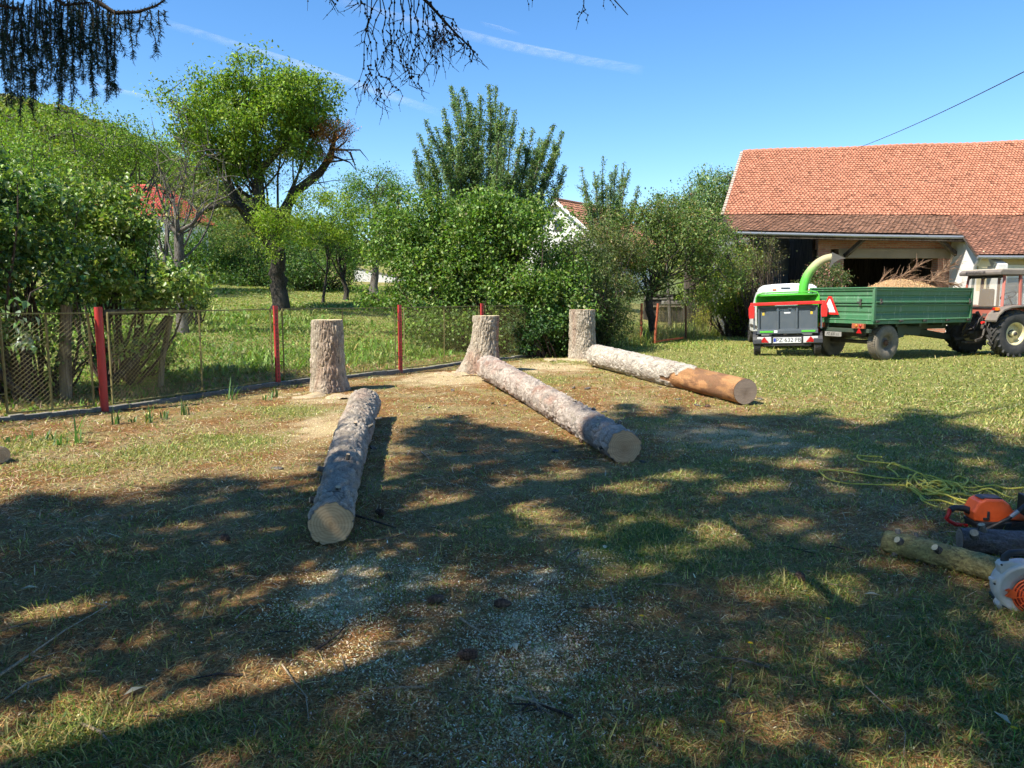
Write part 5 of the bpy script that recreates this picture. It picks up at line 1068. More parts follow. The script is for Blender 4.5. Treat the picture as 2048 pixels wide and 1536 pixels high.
# ================================================================ HOUSES FAR BEHIND
def house(name, o, rz, w_, l, eh, rh, label, wallm, tc1, tc2, tw=.33, row=.34, wins=()):
    h = empty(name, o, rz, label, 'house'); V = MB()
    V.box((0, l/2, eh/2), (w_, l, eh)); V.build('wall', wallm, h)
    V = MB(); V.prism([(-w_/2, eh), (w_/2, eh), (0, eh+rh)], 0.0, l, 'y'); V.build('gable', wallm, h)
    ov = .45; k = rh/(w_/2); V = MB()
    for s in (-1, 1):
        a = [Vector((0, -ov, eh+rh+.05)), Vector((0, l+ov, eh+rh+.05)), Vector((s*(w_/2+ov), l+ov, eh-ov*k+.05)), Vector((s*(w_/2+ov), -ov, eh-ov*k+.05))]; dn = Vector((0, 0, -.10))
        V._add(a+[p+dn for p in a], [(0, 1, 2, 3), (7, 6, 5, 4), (0, 4, 5, 1), (1, 5, 6, 2), (2, 6, 7, 3), (3, 7, 4, 0)])
    r_ = V.build('roof', M['oldtimber'], h)
    for s in (-1, 1): tiled('tiles', r_, (0, 0, 0), (0, -ov, eh+rh+.07), (0, l+ov, eh+rh+.07), (s*(w_/2+ov), -ov, eh-ov*k+.07), (s*(w_/2+ov), l+ov, eh-ov*k+.07), tw, row, tc1, tc2, 0, 'flat', .02, .1, lift=.05)
    V = MB(); V.tube([(0, -ov, eh+rh+.12), (0, l+ov, eh+rh+.12)], .11, 8); V.build('ridge', paint('ridge '+name, tc1, .8), r_)
    V = MB()
    for s in (-1, 1): V.beam((0, -ov-.02, eh+rh-.02), (s*(w_/2+ov), -ov-.02, eh-ov*k-.02), .04, .22)
    V.build('barge_board', M['whitewash'], h)
    for (x, z, a, b) in wins:
        V = MB(); V.box((x, -.03, z), (a, .08, b)); f = V.build('window', M['oldtimber'], h); V = MB(); V.box((x, -.075, z), (a-.16, .03, b-.16)); V.build('pane', M['darkglass'], f)
    return h
# red roofed house at the left: ridge runs across the view
Yh = 66.; zt = at(290, 358, Yh).z; xl = at(140, 400, Yh).x; xr = at(350, 400, Yh).x
hh = empty('house', ((xl+xr)/2, Yh, 2), label='house with a bright red tiled roof behind the garden trees at the left', cat='house'); V = MB()
W_ = xr-xl; ze = at(350, 420, Yh-3).z-2; zr = zt-2
V.box((0, 4, ze/2-1), (W_-1, 8, ze+2)); V.prism([(0.2, ze), (7.8, ze), (4, zr-.1)], -W_/2+.5, -W_/2+.8, 'x'); V.build('wall', M['whitewash'], hh)
V = MB(); ix = 2.6; q = [Vector((-W_/2+ix, 4, zr)), Vector((W_/2-ix, 4, zr)), Vector((W_/2+.3, -.6, ze-.3)), Vector((-W_/2-.3, -.6, ze-.3))]; qb = [Vector((-W_/2+ix, 4.02, zr)), Vector((W_/2-ix, 4.02, zr)), Vector((W_/2+.3, 8.6, ze-.3)), Vector((-W_/2-.3, 8.6, ze-.3))]
V._add(q+qb[2:], [(0, 1, 2, 3), (1, 0, 5, 4), (1, 4, 2), (0, 3, 5), (2, 4, 5, 3)]); r_ = V.build('roof', M['oldtimber'], hh)
tiled('tiles', r_, (0, 0, -.04), q[0], q[1], q[3], q[2], .33, .36, (.44, .085, .06), (.38, .07, .05), 0, 'flat', .02, .08, lift=.05)
tiled('tiles', r_, (0, 0, -.04), q[1], q[1]+Vector((.01, 0, 0)), q[2], qb[2], .33, .36, (.44, .085, .06), (.38, .07, .05), 0, 'flat', .02, .08, lift=.05)
V = MB(); V.tube([q[0], q[1]], .14, 8); V.build('ridge', paint('red ridge', (.6, .1, .07), .8), r_)
# white gabled house in the middle
Ym = 60.; ap = at(1117, 402, Ym); zz = hz(ap.x, Ym); eh = 4.2+zz*0; rh = ap.z-zz-eh
h2 = house('house', (ap.x, Ym, zz), R(-38), 7.4, 9, eh, rh, 'white gabled house with an old orange brown roof behind the middle bushes', M['whitewash'], (.42, .20, .12), (.35, .17, .10), wins=[(-1.2, 2.8, .9, 1.2), (1.2, 2.8, .9, 1.2), (0, 5.3, .7, .9)])
# white garden wall, dark sheds and low slabs in the distance
a = at(708, 536, 47); b = at(800, 560, 40); V = MB(); n = 7
wl = empty('garden_wall', (a.x, 47, 0), label='whitewashed low garden wall shining between the trunks behind the garden', cat='wall')
V.prism([(0, hz(a.x, 47)-.3), (b.x-a.x+1, hz(a.x, 47)-.3), (b.x-a.x+1, b.z-.1), (0, a.z)], -.12, .12, 'y'); V.build('wall', M['whitewash'], wl)
V = MB(); V.beam((0, 0, a.z+.03), (b.x-a.x+1, 0, b.z-.07), .34, .07); V.build('coping', M['concrete'], wl)
c = at(1345, 600, 46); V = MB(); sh = empty('wooden_shed', (c.x, 46, 0), label='dark board shed in the distance behind the spreading pear tree', cat='shed')
for k in range(14): V.box((-1.4+k*.2, rng.normal(0, .008), .85), (.185, .05, 1.55))
V.build('board_front', M['darkbark'], sh); V = MB(); V.box((0, 1.1, 1.7), (3.2, 2.6, .10)); V.box((0, 2.2, .85), (2.8, .06, 1.6)); V.build('roof', M['darkbark'], sh); V = MB(); V.box((0, -.1, 1.02), (2.9, .06, .10)); V.build('rail', M['wood'], sh)
for (u0, u1, v, Y_, lab) in [(1290, 1345, 592, 42, 'pale concrete kerb in the grass before the dark shed'), (1325, 1378, 600, 36, 'longer pale slab lying in the grass behind the rusty fence'), (1210, 1260, 583, 44, 'pinkish stone edging beyond the large bush')]:
    a = at(u0, v, Y_); b = at(u1, v+2, Y_); V = MB(); V.beam((0, 0, .08), (b.x-a.x, .0, .08), .5, .16); o = V.build('stone_kerb', M['concrete'], None, .02); o.location = (a.x, Y_, max(hz(a.x, Y_), a.z-.2)); tag(o, lab, 'kerb')
# ================================================================ FOREST HILLS
def hillz(x, y):
    x = np.asarray(x, float); y = np.asarray(y, float)
    a = np.arctan2(x, y)                                    # bearing
    el = np.interp(a, np.radians([-75, -50, -38, -33, -30, -27, -24, -21, -15, -5, 3, 8, 12, 16, 30, 60]), [.11, .185, .200, .197, .190, .172, .15, .12, .07, .045, .05, .078, .085, .07, .05, .05])
    r = np.hypot(x, y); return 330*el*smooth(190, 330, r)*(1.0-.2*smooth(330, 700, r))
gx = np.linspace(-75, 60, 130)*np.pi/180; gr = np.r_[np.linspace(110, 340, 40), np.linspace(360, 800, 12)]
A, Rr = np.meshgrid(gx, gr); Xh = (Rr*np.sin(A)).ravel(); Yh_ = (Rr*np.cos(A)).ravel(); Zh = hillz(Xh, Yh_)-.5
idx = np.arange(len(gx)*len(gr)).reshape(len(gr), len(gx)); Fh = np.stack([idx[:-1, :-1], idx[:-1, 1:], idx[1:, 1:], idx[1:, :-1]], -1).reshape(-1, 4)
Zb = height(Xh, Yh_); Zh = np.where(np.hypot(Xh, Yh_) < 125, Zb-2, np.maximum(Zh, 4.5)); 
def f_hill(t, b):
    b.inputs['Base Color'].default_value = (.09, .11, .035, 1); b.inputs['Roughness'].default_value = 1
M['hill'] = mat('forest floor', f_hill)
tag(npmesh('hills', np.stack([Xh, Yh_, Zh], 1), Fh, M['hill'], smooth=True), kind='structure')
n = 6500; a = np.radians(rng.uniform(-58, 40, n)); r = np.sqrt(rng.uniform(215**2, 372**2, n)); a = np.where(rng.random(n) < .6, np.radians(rng.uniform(-42, -14, n)), a)
x = r*np.sin(a); y = r*np.cos(a); z = np.maximum(hillz(x, y), np.where(r > 125, 4.5, 2)); cr = rng.uniform(1.9, 3.9, n); per = 60
C = np.stack([x, y, z+cr*1.1], 1); d = unit(n*per).reshape(n, per, 3); d[..., 2] = np.abs(d[..., 2])*1.1-.15
P = (C[:, None]+d*(cr[:, None, None]*rng.uniform(.72, 1.05, (n, per, 1)))).reshape(-1, 3); base_c = jit((.15, .18, .045), n, .25, .12); yel = rng.random(n) < .12; base_c[yel] *= np.array([1.7, 1.25, 1.0])
nrm_ = d.reshape(-1, 3)+rng.normal(0, .5, (n*per, 3)); dv = np.cross(nrm_, rng.normal(0, 1, (n*per, 3)))
V, F, C_ = leaf_quads(P, dv, nrm_, rng.uniform(.8, 1.9, n*per), rng.uniform(.7, 1.5, n*per), np.clip(np.repeat(base_c, per, 0)*(1+rng.normal(0, .2, (n*per, 1))), .01, .6))
tag(npmesh('forest', V, F, M['leaf'], col=C_), 'wooded hillside of rounded tree crowns beyond the gardens', 'forest', kind='stuff')
# ================================================================ SKY: CONTRAILS, POWER CABLE
def f_trail(t, b):
    tc = N(t, 'TexCoord'); sx = N(t, 'SeparateXYZ'); L(t, tc.outputs['Generated'], sx.inputs[0])
    v = objvec(t, (.004, .004, .004)); n = noise(t, 1.6, 6, .7, v); n2 = noise(t, .22, 3, .6, v)
    e = N(t, 'Attribute', attribute_name='col').outputs['Fac']
    f = N(t, 'Math', operation='MULTIPLY'); L(t, e, f.inputs[0]); L(t, ramp(t, n, [(.3, .1), (.75, 1)]), f.inputs[1]); g = N(t, 'Math', operation='MULTIPLY'); L(t, f.outputs[0], g.inputs[0]); L(t, ramp(t, n2, [(.3, .35), (.6, 1)]), g.inputs[1])
    tr = N(t, 'BsdfTransparent'); df = N(t, 'BsdfTranslucent'); df.inputs[0].default_value = (1, 1, 1, 1); d2 = N(t, 'BsdfDiffuse'); d2.inputs[0].default_value = (1, 1, 1, 1); m0 = N(t, 'MixShader'); L(t, d2.outputs[0], m0.inputs[1]); L(t, df.outputs[0], m0.inputs[2])
    ms = N(t, 'MixShader'); L(t, g.outputs[0], ms.inputs[0]); L(t, tr.outputs[0], ms.inputs[1]); L(t, m0.outputs[0], ms.inputs[2]); L(t, ms.outputs[0], t.nodes['Material Output'].inputs[0])
M['trail'] = mat('contrail ice', f_trail)
def sky_pt(u, v, alt=3000.): r = ray(u, v); t_ = alt/r.z; return Vector((r.x*t_, r.y*t_, alt))
for i, (pts, wd, dens, lab) in enumerate([([(640, -4), (1020, 92), (1160, 120), (1290, 142)], 17, .44, 'thin white contrail high in the middle of the sky'), ([(310, 40), (600, 130), (750, 182), (885, 228)], 14, .42, 'long white contrail crossing behind the old fruit tree'),
        ([(160, 165), (250, 185), (345, 206), (420, 222)], 8, .34, 'short faint contrail just above the hill'), ([(960, 48), (1000, 58), (1042, 72)], 6, .22, 'faint wisp of contrail beside the hanging bare twigs')]):
    V = []; F = []; C_ = []; nseg = 24; P = []
    for k in range(nseg+1):
        s = k/nseg*(len(pts)-1); j = min(int(s), len(pts)-2); f = s-j; P.append((pts[j][0]*(1-f)+pts[j+1][0]*f, pts[j][1]*(1-f)+pts[j+1][1]*f))
    c0 = sky_pt(*P[nseg//2])
    for k, (u, v) in enumerate(P):
        e = math.sin(math.pi*min(max(k/nseg, 0), 1))**.6
        for q in range(9):
            t_ = (q-4)/4; p = sky_pt(u-t_*wd*.25, v+t_*wd*.6)-c0; p.z += (1-t_*t_)*30
            V.append(tuple(p)); a_ = dens*e*max(0, 1-t_*t_); C_.append((a_, a_, a_))
    for k in range(nseg):
        for q in range(8): F.append((k*9+q, k*9+q+1, (k+1)*9+q+1, (k+1)*9+q))
    o = npmesh('contrail', V, F, M['trail'], None, np.array(C_), True); o.location = c0; tag(o, lab, 'contrail')
a = at(1716, 296, 33.5); b = at(2048, 133, 16.0); c = b+(b-a)*.35; V = MB(); pts = [a.lerp(c, k/16)+Vector((0, 0, -1.0*math.sin(math.pi*k/16)*.55)) for k in range(17)]
adj = b-(a.lerp(c, .74)+Vector((0, 0, -.55*math.sin(math.pi*.74)))); pts = [p+adj*(math.sin(math.pi*k/16)) for k, p in enumerate(pts)]
o0 = Vector(a); V.tube([p-o0 for p in pts], .011, 6); o = V.build('power_cable', M['black']); o.location = o0; tag(o, 'thin dark power cable running down to the barn ridge', 'cable')
# ================================================================ VEHICLES (local x forward, y left)
def wheel(root, c, r, wd, rimr, tyre_m, rim_m, lugs=0, lugh=.03, name='wheel', hub='rust', dish=.06, side=-1, chev=True, bolts=8):
    """side: -1 outer face towards -y"""
    wr = empty(name, c); wr.parent = root; ax = (0, side, 0)
    mb = MB(); h = wd/2; R0 = r-lugh*.8
    mb.lathe([(rimr, -h*.8), (rimr+.02, -h*.92), (R0*.90, -h), (R0*.975, -h*.85), (R0, -h*.6), (R0, h*.6), (R0*.975, h*.85), (R0*.90, h), (rimr+.02, h*.92), (rimr, h*.8), (rimr, -h*.8)], (0, 0, 0), ax, 48)
    for k in range(lugs):
        a = 2*math.pi*k/lugs
        for s in (-1, 1):
            aa = a+(math.pi/lugs if s > 0 else 0)
            if chev:
                p0 = Vector((math.cos(aa)*R0, s*h*.02, math.sin(aa)*R0)); a2 = aa-2.3*2*math.pi/lugs*.55; p1 = Vector((math.cos(a2)*R0*.985, s*h*.98, math.sin(a2)*R0*.985))
                d = p1-p0; rad = ((p0+p1)/2).normalized(); x = d.normalized(); z = (rad-x*rad.dot(x)).normalized(); y = z.cross(x)
                mb.box((p0+p1)/2+z*lugh*.1, (d.length, .045*r/.6, lugh*2.2), Matrix((x, y, z)).transposed())
            else:
                for q in (.2, .62):
                    p = Vector((math.cos(aa)*R0, s*h*q, math.sin(aa)*R0)); z = Vector((math.cos(aa), 0, math.sin(aa))); x = Vector((-math.sin(aa), 0, math.cos(aa))); mb.box(p+z*.001, (2*math.pi*R0/lugs*.62, h*.34, lugh*2), Matrix((x, Vector((0, 1, 0)), z)).transposed())
    mb.build('tyre', M[tyre_m], wr)
    mb = MB(); o_ = h*.8; mb.lathe([(rimr+.012, o_), (rimr-.012, o_+.004), (rimr-.03, o_-.03), (rimr-.05, o_-dish-.02), (rimr*.55, o_-dish-.03), (rimr*.5, o_-dish), (rimr*.26, o_-dish+.015), (rimr*.24, o_-.02), (0, o_-.015)], (0, 0, 0), ax, 36)
    mb.lathe([(rimr+.012, -o_), (rimr-.02, -o_+.01), (rimr-.04, 0), (0, 0)], (0, 0, 0), ax, 30)
    rm = mb.build('rim', M[rim_m], wr)
    mb = MB(); mb.lathe([(rimr*.36, o_-dish), (rimr*.34, o_-dish+.03), (rimr*.2, o_-dish+.04), (rimr*.17, o_+.0), (0, o_+.005)], (0, 0, 0), ax, 20)
    for k in range(bolts): a = 2*math.pi*k/bolts; p = Vector((math.cos(a)*rimr*.30, side*(o_-dish+.03), math.sin(a)*rimr*.30)); mb.cyl(p, p+Vector((0, side*.03, 0)), .014, 6)
    mb.build('hub', M[hub], wr); return wr
# ---------------------------------------------------------------- green tipping trailer
TZ = math.atan2(.43, .90); tf = Vector((.9, .43, 0)).normalized(); tl = Vector((-tf.y, tf.x, 0))
rc = Vector((8.88, 18.25, 0)); TW = 1.95; TL_ = 3.72; tr_o = rc+tl*TW/2
tr = empty('farm_trailer', tr_o, TZ, 'green tipping farm trailer loaded with wood chips and twigs, hitched to the red tractor', 'trailer')
def panel_side(parent, x0, x1, y, z0, z1, nm, face=-1, vert='x'):
    """ribbed steel drop side with folded profile; runs along x (or y)"""
    H = z1-z0; prof = [(0, .02), (.03, .045), (.06, .045), (.09, 0), (.30, 0), (.36, -.02), (.44, -.02), (.50, .0), (.80, 0), (.83, .035), (.90, .04), (.93, .0), (1, .0)]
    outl = [(y+face*b, z0+a*H) for a, b in prof]+[(y-face*.035, z1), (y-face*.035, z0)]
    mb = MB()
    if vert == 'x': mb.prism(outl, x0, x1, 'x')
    else: mb.prism([(p[0], p[1]) for p in outl], x0, x1, 'y')
    return mb.build(nm, M['green'], parent, .004)
w2 = TW/2
for s, nm in ((-1, 'drop_side'), (1, 'drop_side')):
    lo = panel_side(tr, .03, TL_-.03, s*w2, 1.00, 1.44, nm, s); up = panel_side(tr, .03, TL_-.03, s*w2, 1.455, 1.80, 'extension_side', s)
    mb = MB(); mb.box((TL_/2, s*(w2+.03), 1.452), (TL_-.02, .05, .028)); mb.box((TL_/2, s*(w2+.0), 1.81), (TL_-.02, .07, .03)); mb.build('rail', M['green'], up, .004)
    mb = MB()
    for x in (.18, TL_-.12): mb.box((x, s*(w2+.055), 1.47), (.05, .03, .14)); mb.cyl((x-.05, s*(w2+.07), 1.42), (x+.05, s*(w2+.07), 1.47), .012, 8)
    for x in (.1, .95, 1.85, 2.75, 3.6): mb.box((x, s*(w2+.045), .985), (.09, .05, .06)); mb.cyl((x-.06, s*(w2+.06), .985), (x+.06, s*(w2+.06), .985), .015, 8)
    mb.build('latch', M['grease'], lo)
for x, nm in ((0, 'tailgate'), (TL_, 'front_board')):
    f_ = -1 if x == 0 else 1; lo = panel_side(tr, -w2+.03, w2-.03, x, 1.00, 1.44, nm, f_, 'y'); panel_side(tr, -w2+.03, w2-.03, x, 1.455, 1.80, 'extension_'+nm, f_, 'y')
    mb = MB(); mb.box((x+f_*.02, 0, 1.81), (.07, TW, .03)); mb.box((x+f_*.03, 0, 1.45), (.04, TW, .025)); mb.build('rail', M['green'], lo, .004)
    mb = MB()
    for y in (-w2+.35, w2-.35): mb.box((x+f_*.05, y, 1.45), (.035, .05, .16)); mb.box((x+f_*.045, y+.06, 1.45), (.03, .1, .03))
    mb.build('latch', M['grease'], lo)
for x in (0, TL_):
    for y in (-w2, w2): MB().box((x, y, 1.40), (.075, .075, .84)).build('corner_post', M['green'], tr, .006)
mb = MB(); mb.box((TL_/2, 0, .955), (TL_+.06, TW+.04, .085)); mb.build('bed', M['green'], tr, .008)
mb = MB()
for y in (-.42, .42): mb.box((TL_/2-.1, y, .82), (TL_-.2, .10, .17))
for x in (.25, 1.0, 1.9, 2.8, 3.5): mb.box((x, 0, .87), (.09, TW-.2, .08))
mb.box((.05, 0, .74), (.10, 1.75, .10))
for y in (-.42, .42): mb.beam((2.1, y*.9, .72), (4.3, y*.12, .46), .10, .15)
mb.beam((1.0, -.5, .78), (2.4, -.5, .66), .05, .2); mb.box((4.38, 0, .45), (.25, .10, .09))
mb.prism([(1.35, .86), (1.75, .86), (1.62, .55), (1.42, .52)], -.62, -.40, 'y')
mb.build('chassis', M['dgreen'], tr, .008)
AX = .62
mb = MB(); mb.cyl((AX, -.78, .43), (AX, .78, .43), .05, 12)
for y in (-.45, .45):
    for k in range(4): mb.beam((AX-.45+.05*k, y, .60-.035*k), (AX+.45-.05*k, y, .60-.035*k), .07, .02)
mb.box((AX, 0, .62), (.35, .9, .12)); mb.cyl((AX+.6, 0, .5), (AX+.9, 0, .85), .06, 10); mb.build('axle', M['grease'], tr)
for s in (-1, 1): wheel(tr, (AX, s*.80, .44), .44, .27, .215, 'dustyrubber', 'cream' if False else 'dustyrubber', 46, .012, side=s, chev=False, hub='rust', dish=.05)
for y in (-.62, .62): MB().box((-.07, y, .86), (.06, .36, .12)).build('lamp_bracket', M['rustred'], tr, .004)
for y in (-.70, -.58, .58, .70):
    mb = MB(); mb.lathe([(0, .02), (.03, .018), (.035, 0)], (-.105, y, .87), (-1, 0, 0), 16); mb.build('tail_lamp', M['lamp'] if abs(y) > .6 else M['orangelamp'], tr)
for y in (-.66, .62):
    mb = MB(); mb.prism([(y-.08, .68), (y+.08, .68), (y, .82)], -.105, -.09, 'x'); mb.build('reflector', M['lamp'], tr, .006)
# slow vehicle triangle
ty = .30; mb = MB(); mb.prism([(ty-.30, 1.13), (ty+.30, 1.13), (ty+.05, 1.60), (ty-.05, 1.60)], -.075, -.062, 'x'); sg_ = mb.build('warning_triangle', M['chred'], tr, .003)
mb = MB(); mb.prism([(ty-.20, 1.19), (ty+.20, 1.19), (ty+.015, 1.53), (ty-.015, 1.53)], -.080, -.076, 'x'); mb.build('triangle_field', M['decal'], sg_)
pl = MB(); pl.box((-.06, .15, .63), (.02, .52, .12)); p_ = pl.build('number_plate', paint('dusty number plate', (.30, .29, .27), .7, .6), tr, .004)
text_obj('PZ 633 LL', .095, (-.073, .15, .63), (R(90), 0, R(-90)), M['ink'], p_, 'plate_lettering', .001)
# the load of chips: a mound with its own surface, and the brush on top
nx1, ny1 = 90, 50; xs_ = np.linspace(.04, TL_-.04, nx1); ys_ = np.linspace(-w2+.04, w2-.04, ny1); Xc, Yc_ = np.meshgrid(xs_, ys_); Xc = Xc.ravel(); Yc_ = Yc_.ravel()
hgt = 1.60+.42*np.exp(-((Xc-1.95)/.95)**2-((Yc_)/.75)**2)+.20*np.exp(-((Xc-2.9)/.6)**2-((Yc_)/.8)**2)+.06*(fbm(np.stack([Xc*4, Yc_*4, Xc*0], 1), 4, 61)-.5)+.03*(rng.random(len(Xc))-.5)
idx = np.arange(nx1*ny1).reshape(ny1, nx1)
def f_chip(t, b):
    v = objvec(t); n = noise(t, 60, 5, .8, v); n2 = noise(t, 3, 4, .6, v)
    c = ramp(t, n, [(.3, (.18, .09, .035)), (.5, (.45, .27, .12)), (.7, (.68, .50, .28))]); L(t, c, b.inputs['Base Color']); b.inputs['Roughness'].default_value = .95; bump(t, b, n, 1, .03)
M['chips'] = mat('wood chips', f_chip)
ld = npmesh('wood_chip_load', np.stack([Xc, Yc_, hgt-1.6], 1), np.stack([idx[:-1, :-1], idx[:-1, 1:], idx[1:, 1:], idx[1:, :-1]], -1).reshape(-1, 4), M['chips'], smooth=True)
ld.location = tr_o+Vector((0, 0, 1.6)); ld.rotation_euler = (0, 0, TZ); tag(ld, 'mound of fresh reddish wood chips heaped in the green trailer', 'wood chips', kind='stuff')
n = 5000; x = rng.uniform(.1, TL_-.1, n); y = rng.uniform(-w2+.1, w2-.1, n); z = 1.60+.42*np.exp(-((x-1.95)/.95)**2-((y)/.75)**2)+.20*np.exp(-((x-2.9)/.6)**2-((y)/.8)**2)
V, F, C_ = leaf_quads(np.stack([x, y, z-1.6], 1), unit(n), unit(n), .04*rng.uniform(.5, 1.5, n), .02, jit((.55, .36, .18), n, .3)); o = npmesh('chips', V, F, M['dry'], ld, C_)
def brush(name, base, pts, spread, nt, label, m='twig', col=None):
    b0 = Vector(base); mb = MB(); P = [Vector(p)-b0 for p in pts]; mb.tube(P, [.022*(1-.7*i/(len(P)-1))+.004 for i in range(len(P))], 5, False)
    for _ in range(nt):
        i = rng.integers(0, len(P)-1); q = P[i].lerp(P[i+1], rng.random()); d = (P[i+1]-P[i]).normalized(); e = q+(d+Vector(tuple(rng.normal(0, spread, 3)))).normalized()*rng.uniform(.15, .5)
        mb.tube([q, q.lerp(e, .5)+Vector((0, 0, .02)), e], [.008, .006, .002], 4, False)
        e2 = q.lerp(e, .6); mb.tube([e2, e2+Vector(tuple(rng.normal(0, .12, 3)))], [.004, .0015], 4, False)
    o = mb.build(name, M[m]); o.location = b0; return tag(o, label, 'branch', 'dry branches on the trailer load')
M['drybranch'] = barkmat('dry branch', (.16, .09, .05), (.34, .21, .13), (.48, .34, .22), 3)
brush('dry_branch', at(1760, 566, 20.2), [at(1760, 566, 20.2), at(1795, 555, 20.3), at(1820, 543, 20.3), at(1843, 527, 20.3)], .55, 34, 'bare reddish branch rising from the middle of the trailer load', 'drybranch')
brush('dry_branch', at(1850, 570, 20.4), [at(1850, 570, 20.4), at(1872, 556, 20.4), at(1885, 540, 20.5), at(1908, 528, 20.5)], .65, 46, 'bare branch leaning right at the front end of the trailer load', 'drybranch')
brush('dry_branch', at(1735, 577, 20.0), [at(1735, 577, 20.), at(1752, 571, 20.1), at(1762, 563, 20.1), at(1769, 552, 20.1)], .5, 14, 'small branch sticking up at the rear edge of the load', 'drybranch')
brush('dry_branch', at(1780, 566, 20.1), [at(1780, 566, 20.1), at(1820, 560, 20.2), at(1870, 562, 20.3), at(1915, 570, 20.4)], .45, 120, 'tangle of thin dry twigs lying along the top of the load', 'drybranch')
# ---------------------------------------------------------------- tractor
HZ = R(12); th_ = Vector((math.cos(HZ), math.sin(HZ), 0)); tl_ = Vector((-th_.y, th_.x, 0)); to = Vector((13.22, 19.62, 0))+tl_*.72
tk = empty('tractor', to, HZ, 'old red farm tractor with a glazed cab, seen from behind at the right edge', 'tractor')
for s in (-1, 1): wheel(tk, (0, s*.72, .62), .62, .34, .30, 'rubber', 'cream', 20, .035, side=s, dish=.16, hub='grease', name='rear_wheel')
for s in (-1, 1): wheel(tk, (1.95, s*.62, .38), .38, .22, .2, 'rubber', 'cream', 18, .022, side=s, dish=.08, hub='grease', name='front_wheel')
mb = MB(); mb.box((.25, 0, .72), (.9, .42, .5)); mb.cyl((0, -.6, .62), (0, .6, .62), .11, 14); mb.box((1.4, 0, .75), (1.7, .36, .42)); mb.cyl((1.95, -.55, .38), (1.95, .55, .38), .05, 10); mb.build('gearbox', M['grease'], tk, .02)
mb = MB(); mb.prism([(.72, .85), (2.35, .85), (2.4, 1.18), (2.3, 1.28), (.72, 1.38)], -.30, .30, 'y'); mb.build('bonnet', M['tractorred'], tk, .03)
# cab
cw = .66; mb = MB(); mb.prism([(-.28, 1.00), (.85, .80), (.9, 1.30), (-.30, 1.30)], -cw, cw, 'y'); mb.v = mb.v; mb.build('cab_body', M['tractorred'], tk, .015)
posts = [(-.30, -cw, 1.18, -.20, -.58), (-.30, cw, 1.18, -.20, .58), (.28, -cw, 1.0, .28, -.60), (.28, cw, 1.0, .28, .60), (.88, -cw, 1.2, .80, -.58), (.88, cw, 1.2, .80, .58)]
for (x, y, z, x2, y2) in posts: mb = MB(); mb.beam((x, y, z), (x2, y2, 2.16), .07, .06); mb.build('cab_post', M['tractorred'], tk, .01)
mb = MB(); mb.box((-.305, 0, 1.30), (.04, 1.22, .05)); mb.box((-.215, 0, 2.12), (.05, 1.10, .07)); mb.build('window_frame', M['black'], tk)
mb = MB(); mb.quad((-.31, -.60, 1.33), (-.31, .60, 1.33), (-.225, .54, 2.09), (-.225, -.54, 2.09)); mb.build('rear_window', M['glass'], tk)
mb = MB(); mb.quad((-.24, -cw+.005, 1.33), (.25, -cw+.02, 1.33), (.25, -.60, 2.1), (-.16, -.59, 2.1)); mb.quad((.32, -cw+.02, 1.3), (.83, -cw+.02, 1.3), (.76, -.59, 2.1), (.32, -.60, 2.1)); mb.build('side_window', M['glass'], tk)
mb = MB(); mb.quad((.87, -.6, 1.35), (.87, .6, 1.35), (.80, .55, 2.1), (.80, -.55, 2.1)); mb.build('windscreen', M['glass'], tk)
mb = MB(); mb.prism([(-.44, 2.16), (.95, 2.16), (.98, 2.22), (.90, 2.30), (-.38, 2.30), (-.46, 2.24)], -.68, .68, 'y'); rf_ = mb.build('cab_roof', M['tractorgrey'], tk, .02)
mb = MB(); mb.box((.27, 0, 2.31), (1.25, 1.3, .03)); mb.build('roof_lid', paint('dusty cream roof', (.62, .55, .42), .7, .5, (.4, .33, .24)), rf_, .01)
text_obj('BANDIDOS SR' if False else 'STANDARD SR', .10, (-.462, .10, 2.235), (R(90), 0, R(-90)), M['ink'], rf_, 'lettering', .002)
mb = MB(); 
for y in (-.5, 0., .5): mb.cyl((-.24, y, 2.10), (-.30, y, 2.08), .028, 10)
mb.build('hinge', M['tractorgrey'], tk)
mb = MB(); mb.box((.05, -.02, 1.28), (.45, .45, .12)); mb.box((-.16, -.02, 1.55), (.10, .44, .5)); mb.build('driver_seat', M['blackplastic'], tk, .04)
mb = MB(); mb.lathe([(.19, -.012), (.205, 0), (.19, .012), (.175, 0), (.19, -.012)], (.55, 0, 1.62), (-.5, 0, .8), 24); mb.cyl((.55, 0, 1.62), (.75, 0, 1.3), .02, 8); mb.build('steering_wheel', M['black'], tk)
for s in (-1, 1):      # fenders
    arc = [(-.74+.0, .98), (-.66, 1.14), (-.5, 1.27), (-.28, 1.34), (.1, 1.37), (.42, 1.30), (.6, 1.14)]; poly = arc+[(x*.97, z-.05) for x, z in arc[::-1]]
    y0, y1 = s*.60, s*.95; mb = MB(); mb.prism(poly, min(y0, y1), max(y0, y1), 'y'); mb.build('fender', M['tractorgrey'], tk, .01)
    mb = MB(); mb.prism([(x, z) for x, z in arc]+[(.6, 1.0), (-.6, 1.0)], s*.60-.012, s*.60+.012, 'y'); mb.build('fender_side', M['tractorred'], tk)
    mb = MB(); mb.box((-.60, s*.80, 1.27), (.07, .16, .08)); mb.build('tail_lamp', M['orangelamp'], tk, .01); mb = MB(); mb.box((-.645, s*.76, 1.27), (.03, .07, .07)); mb.build('tail_lamp', M['lamp'], tk, .005)
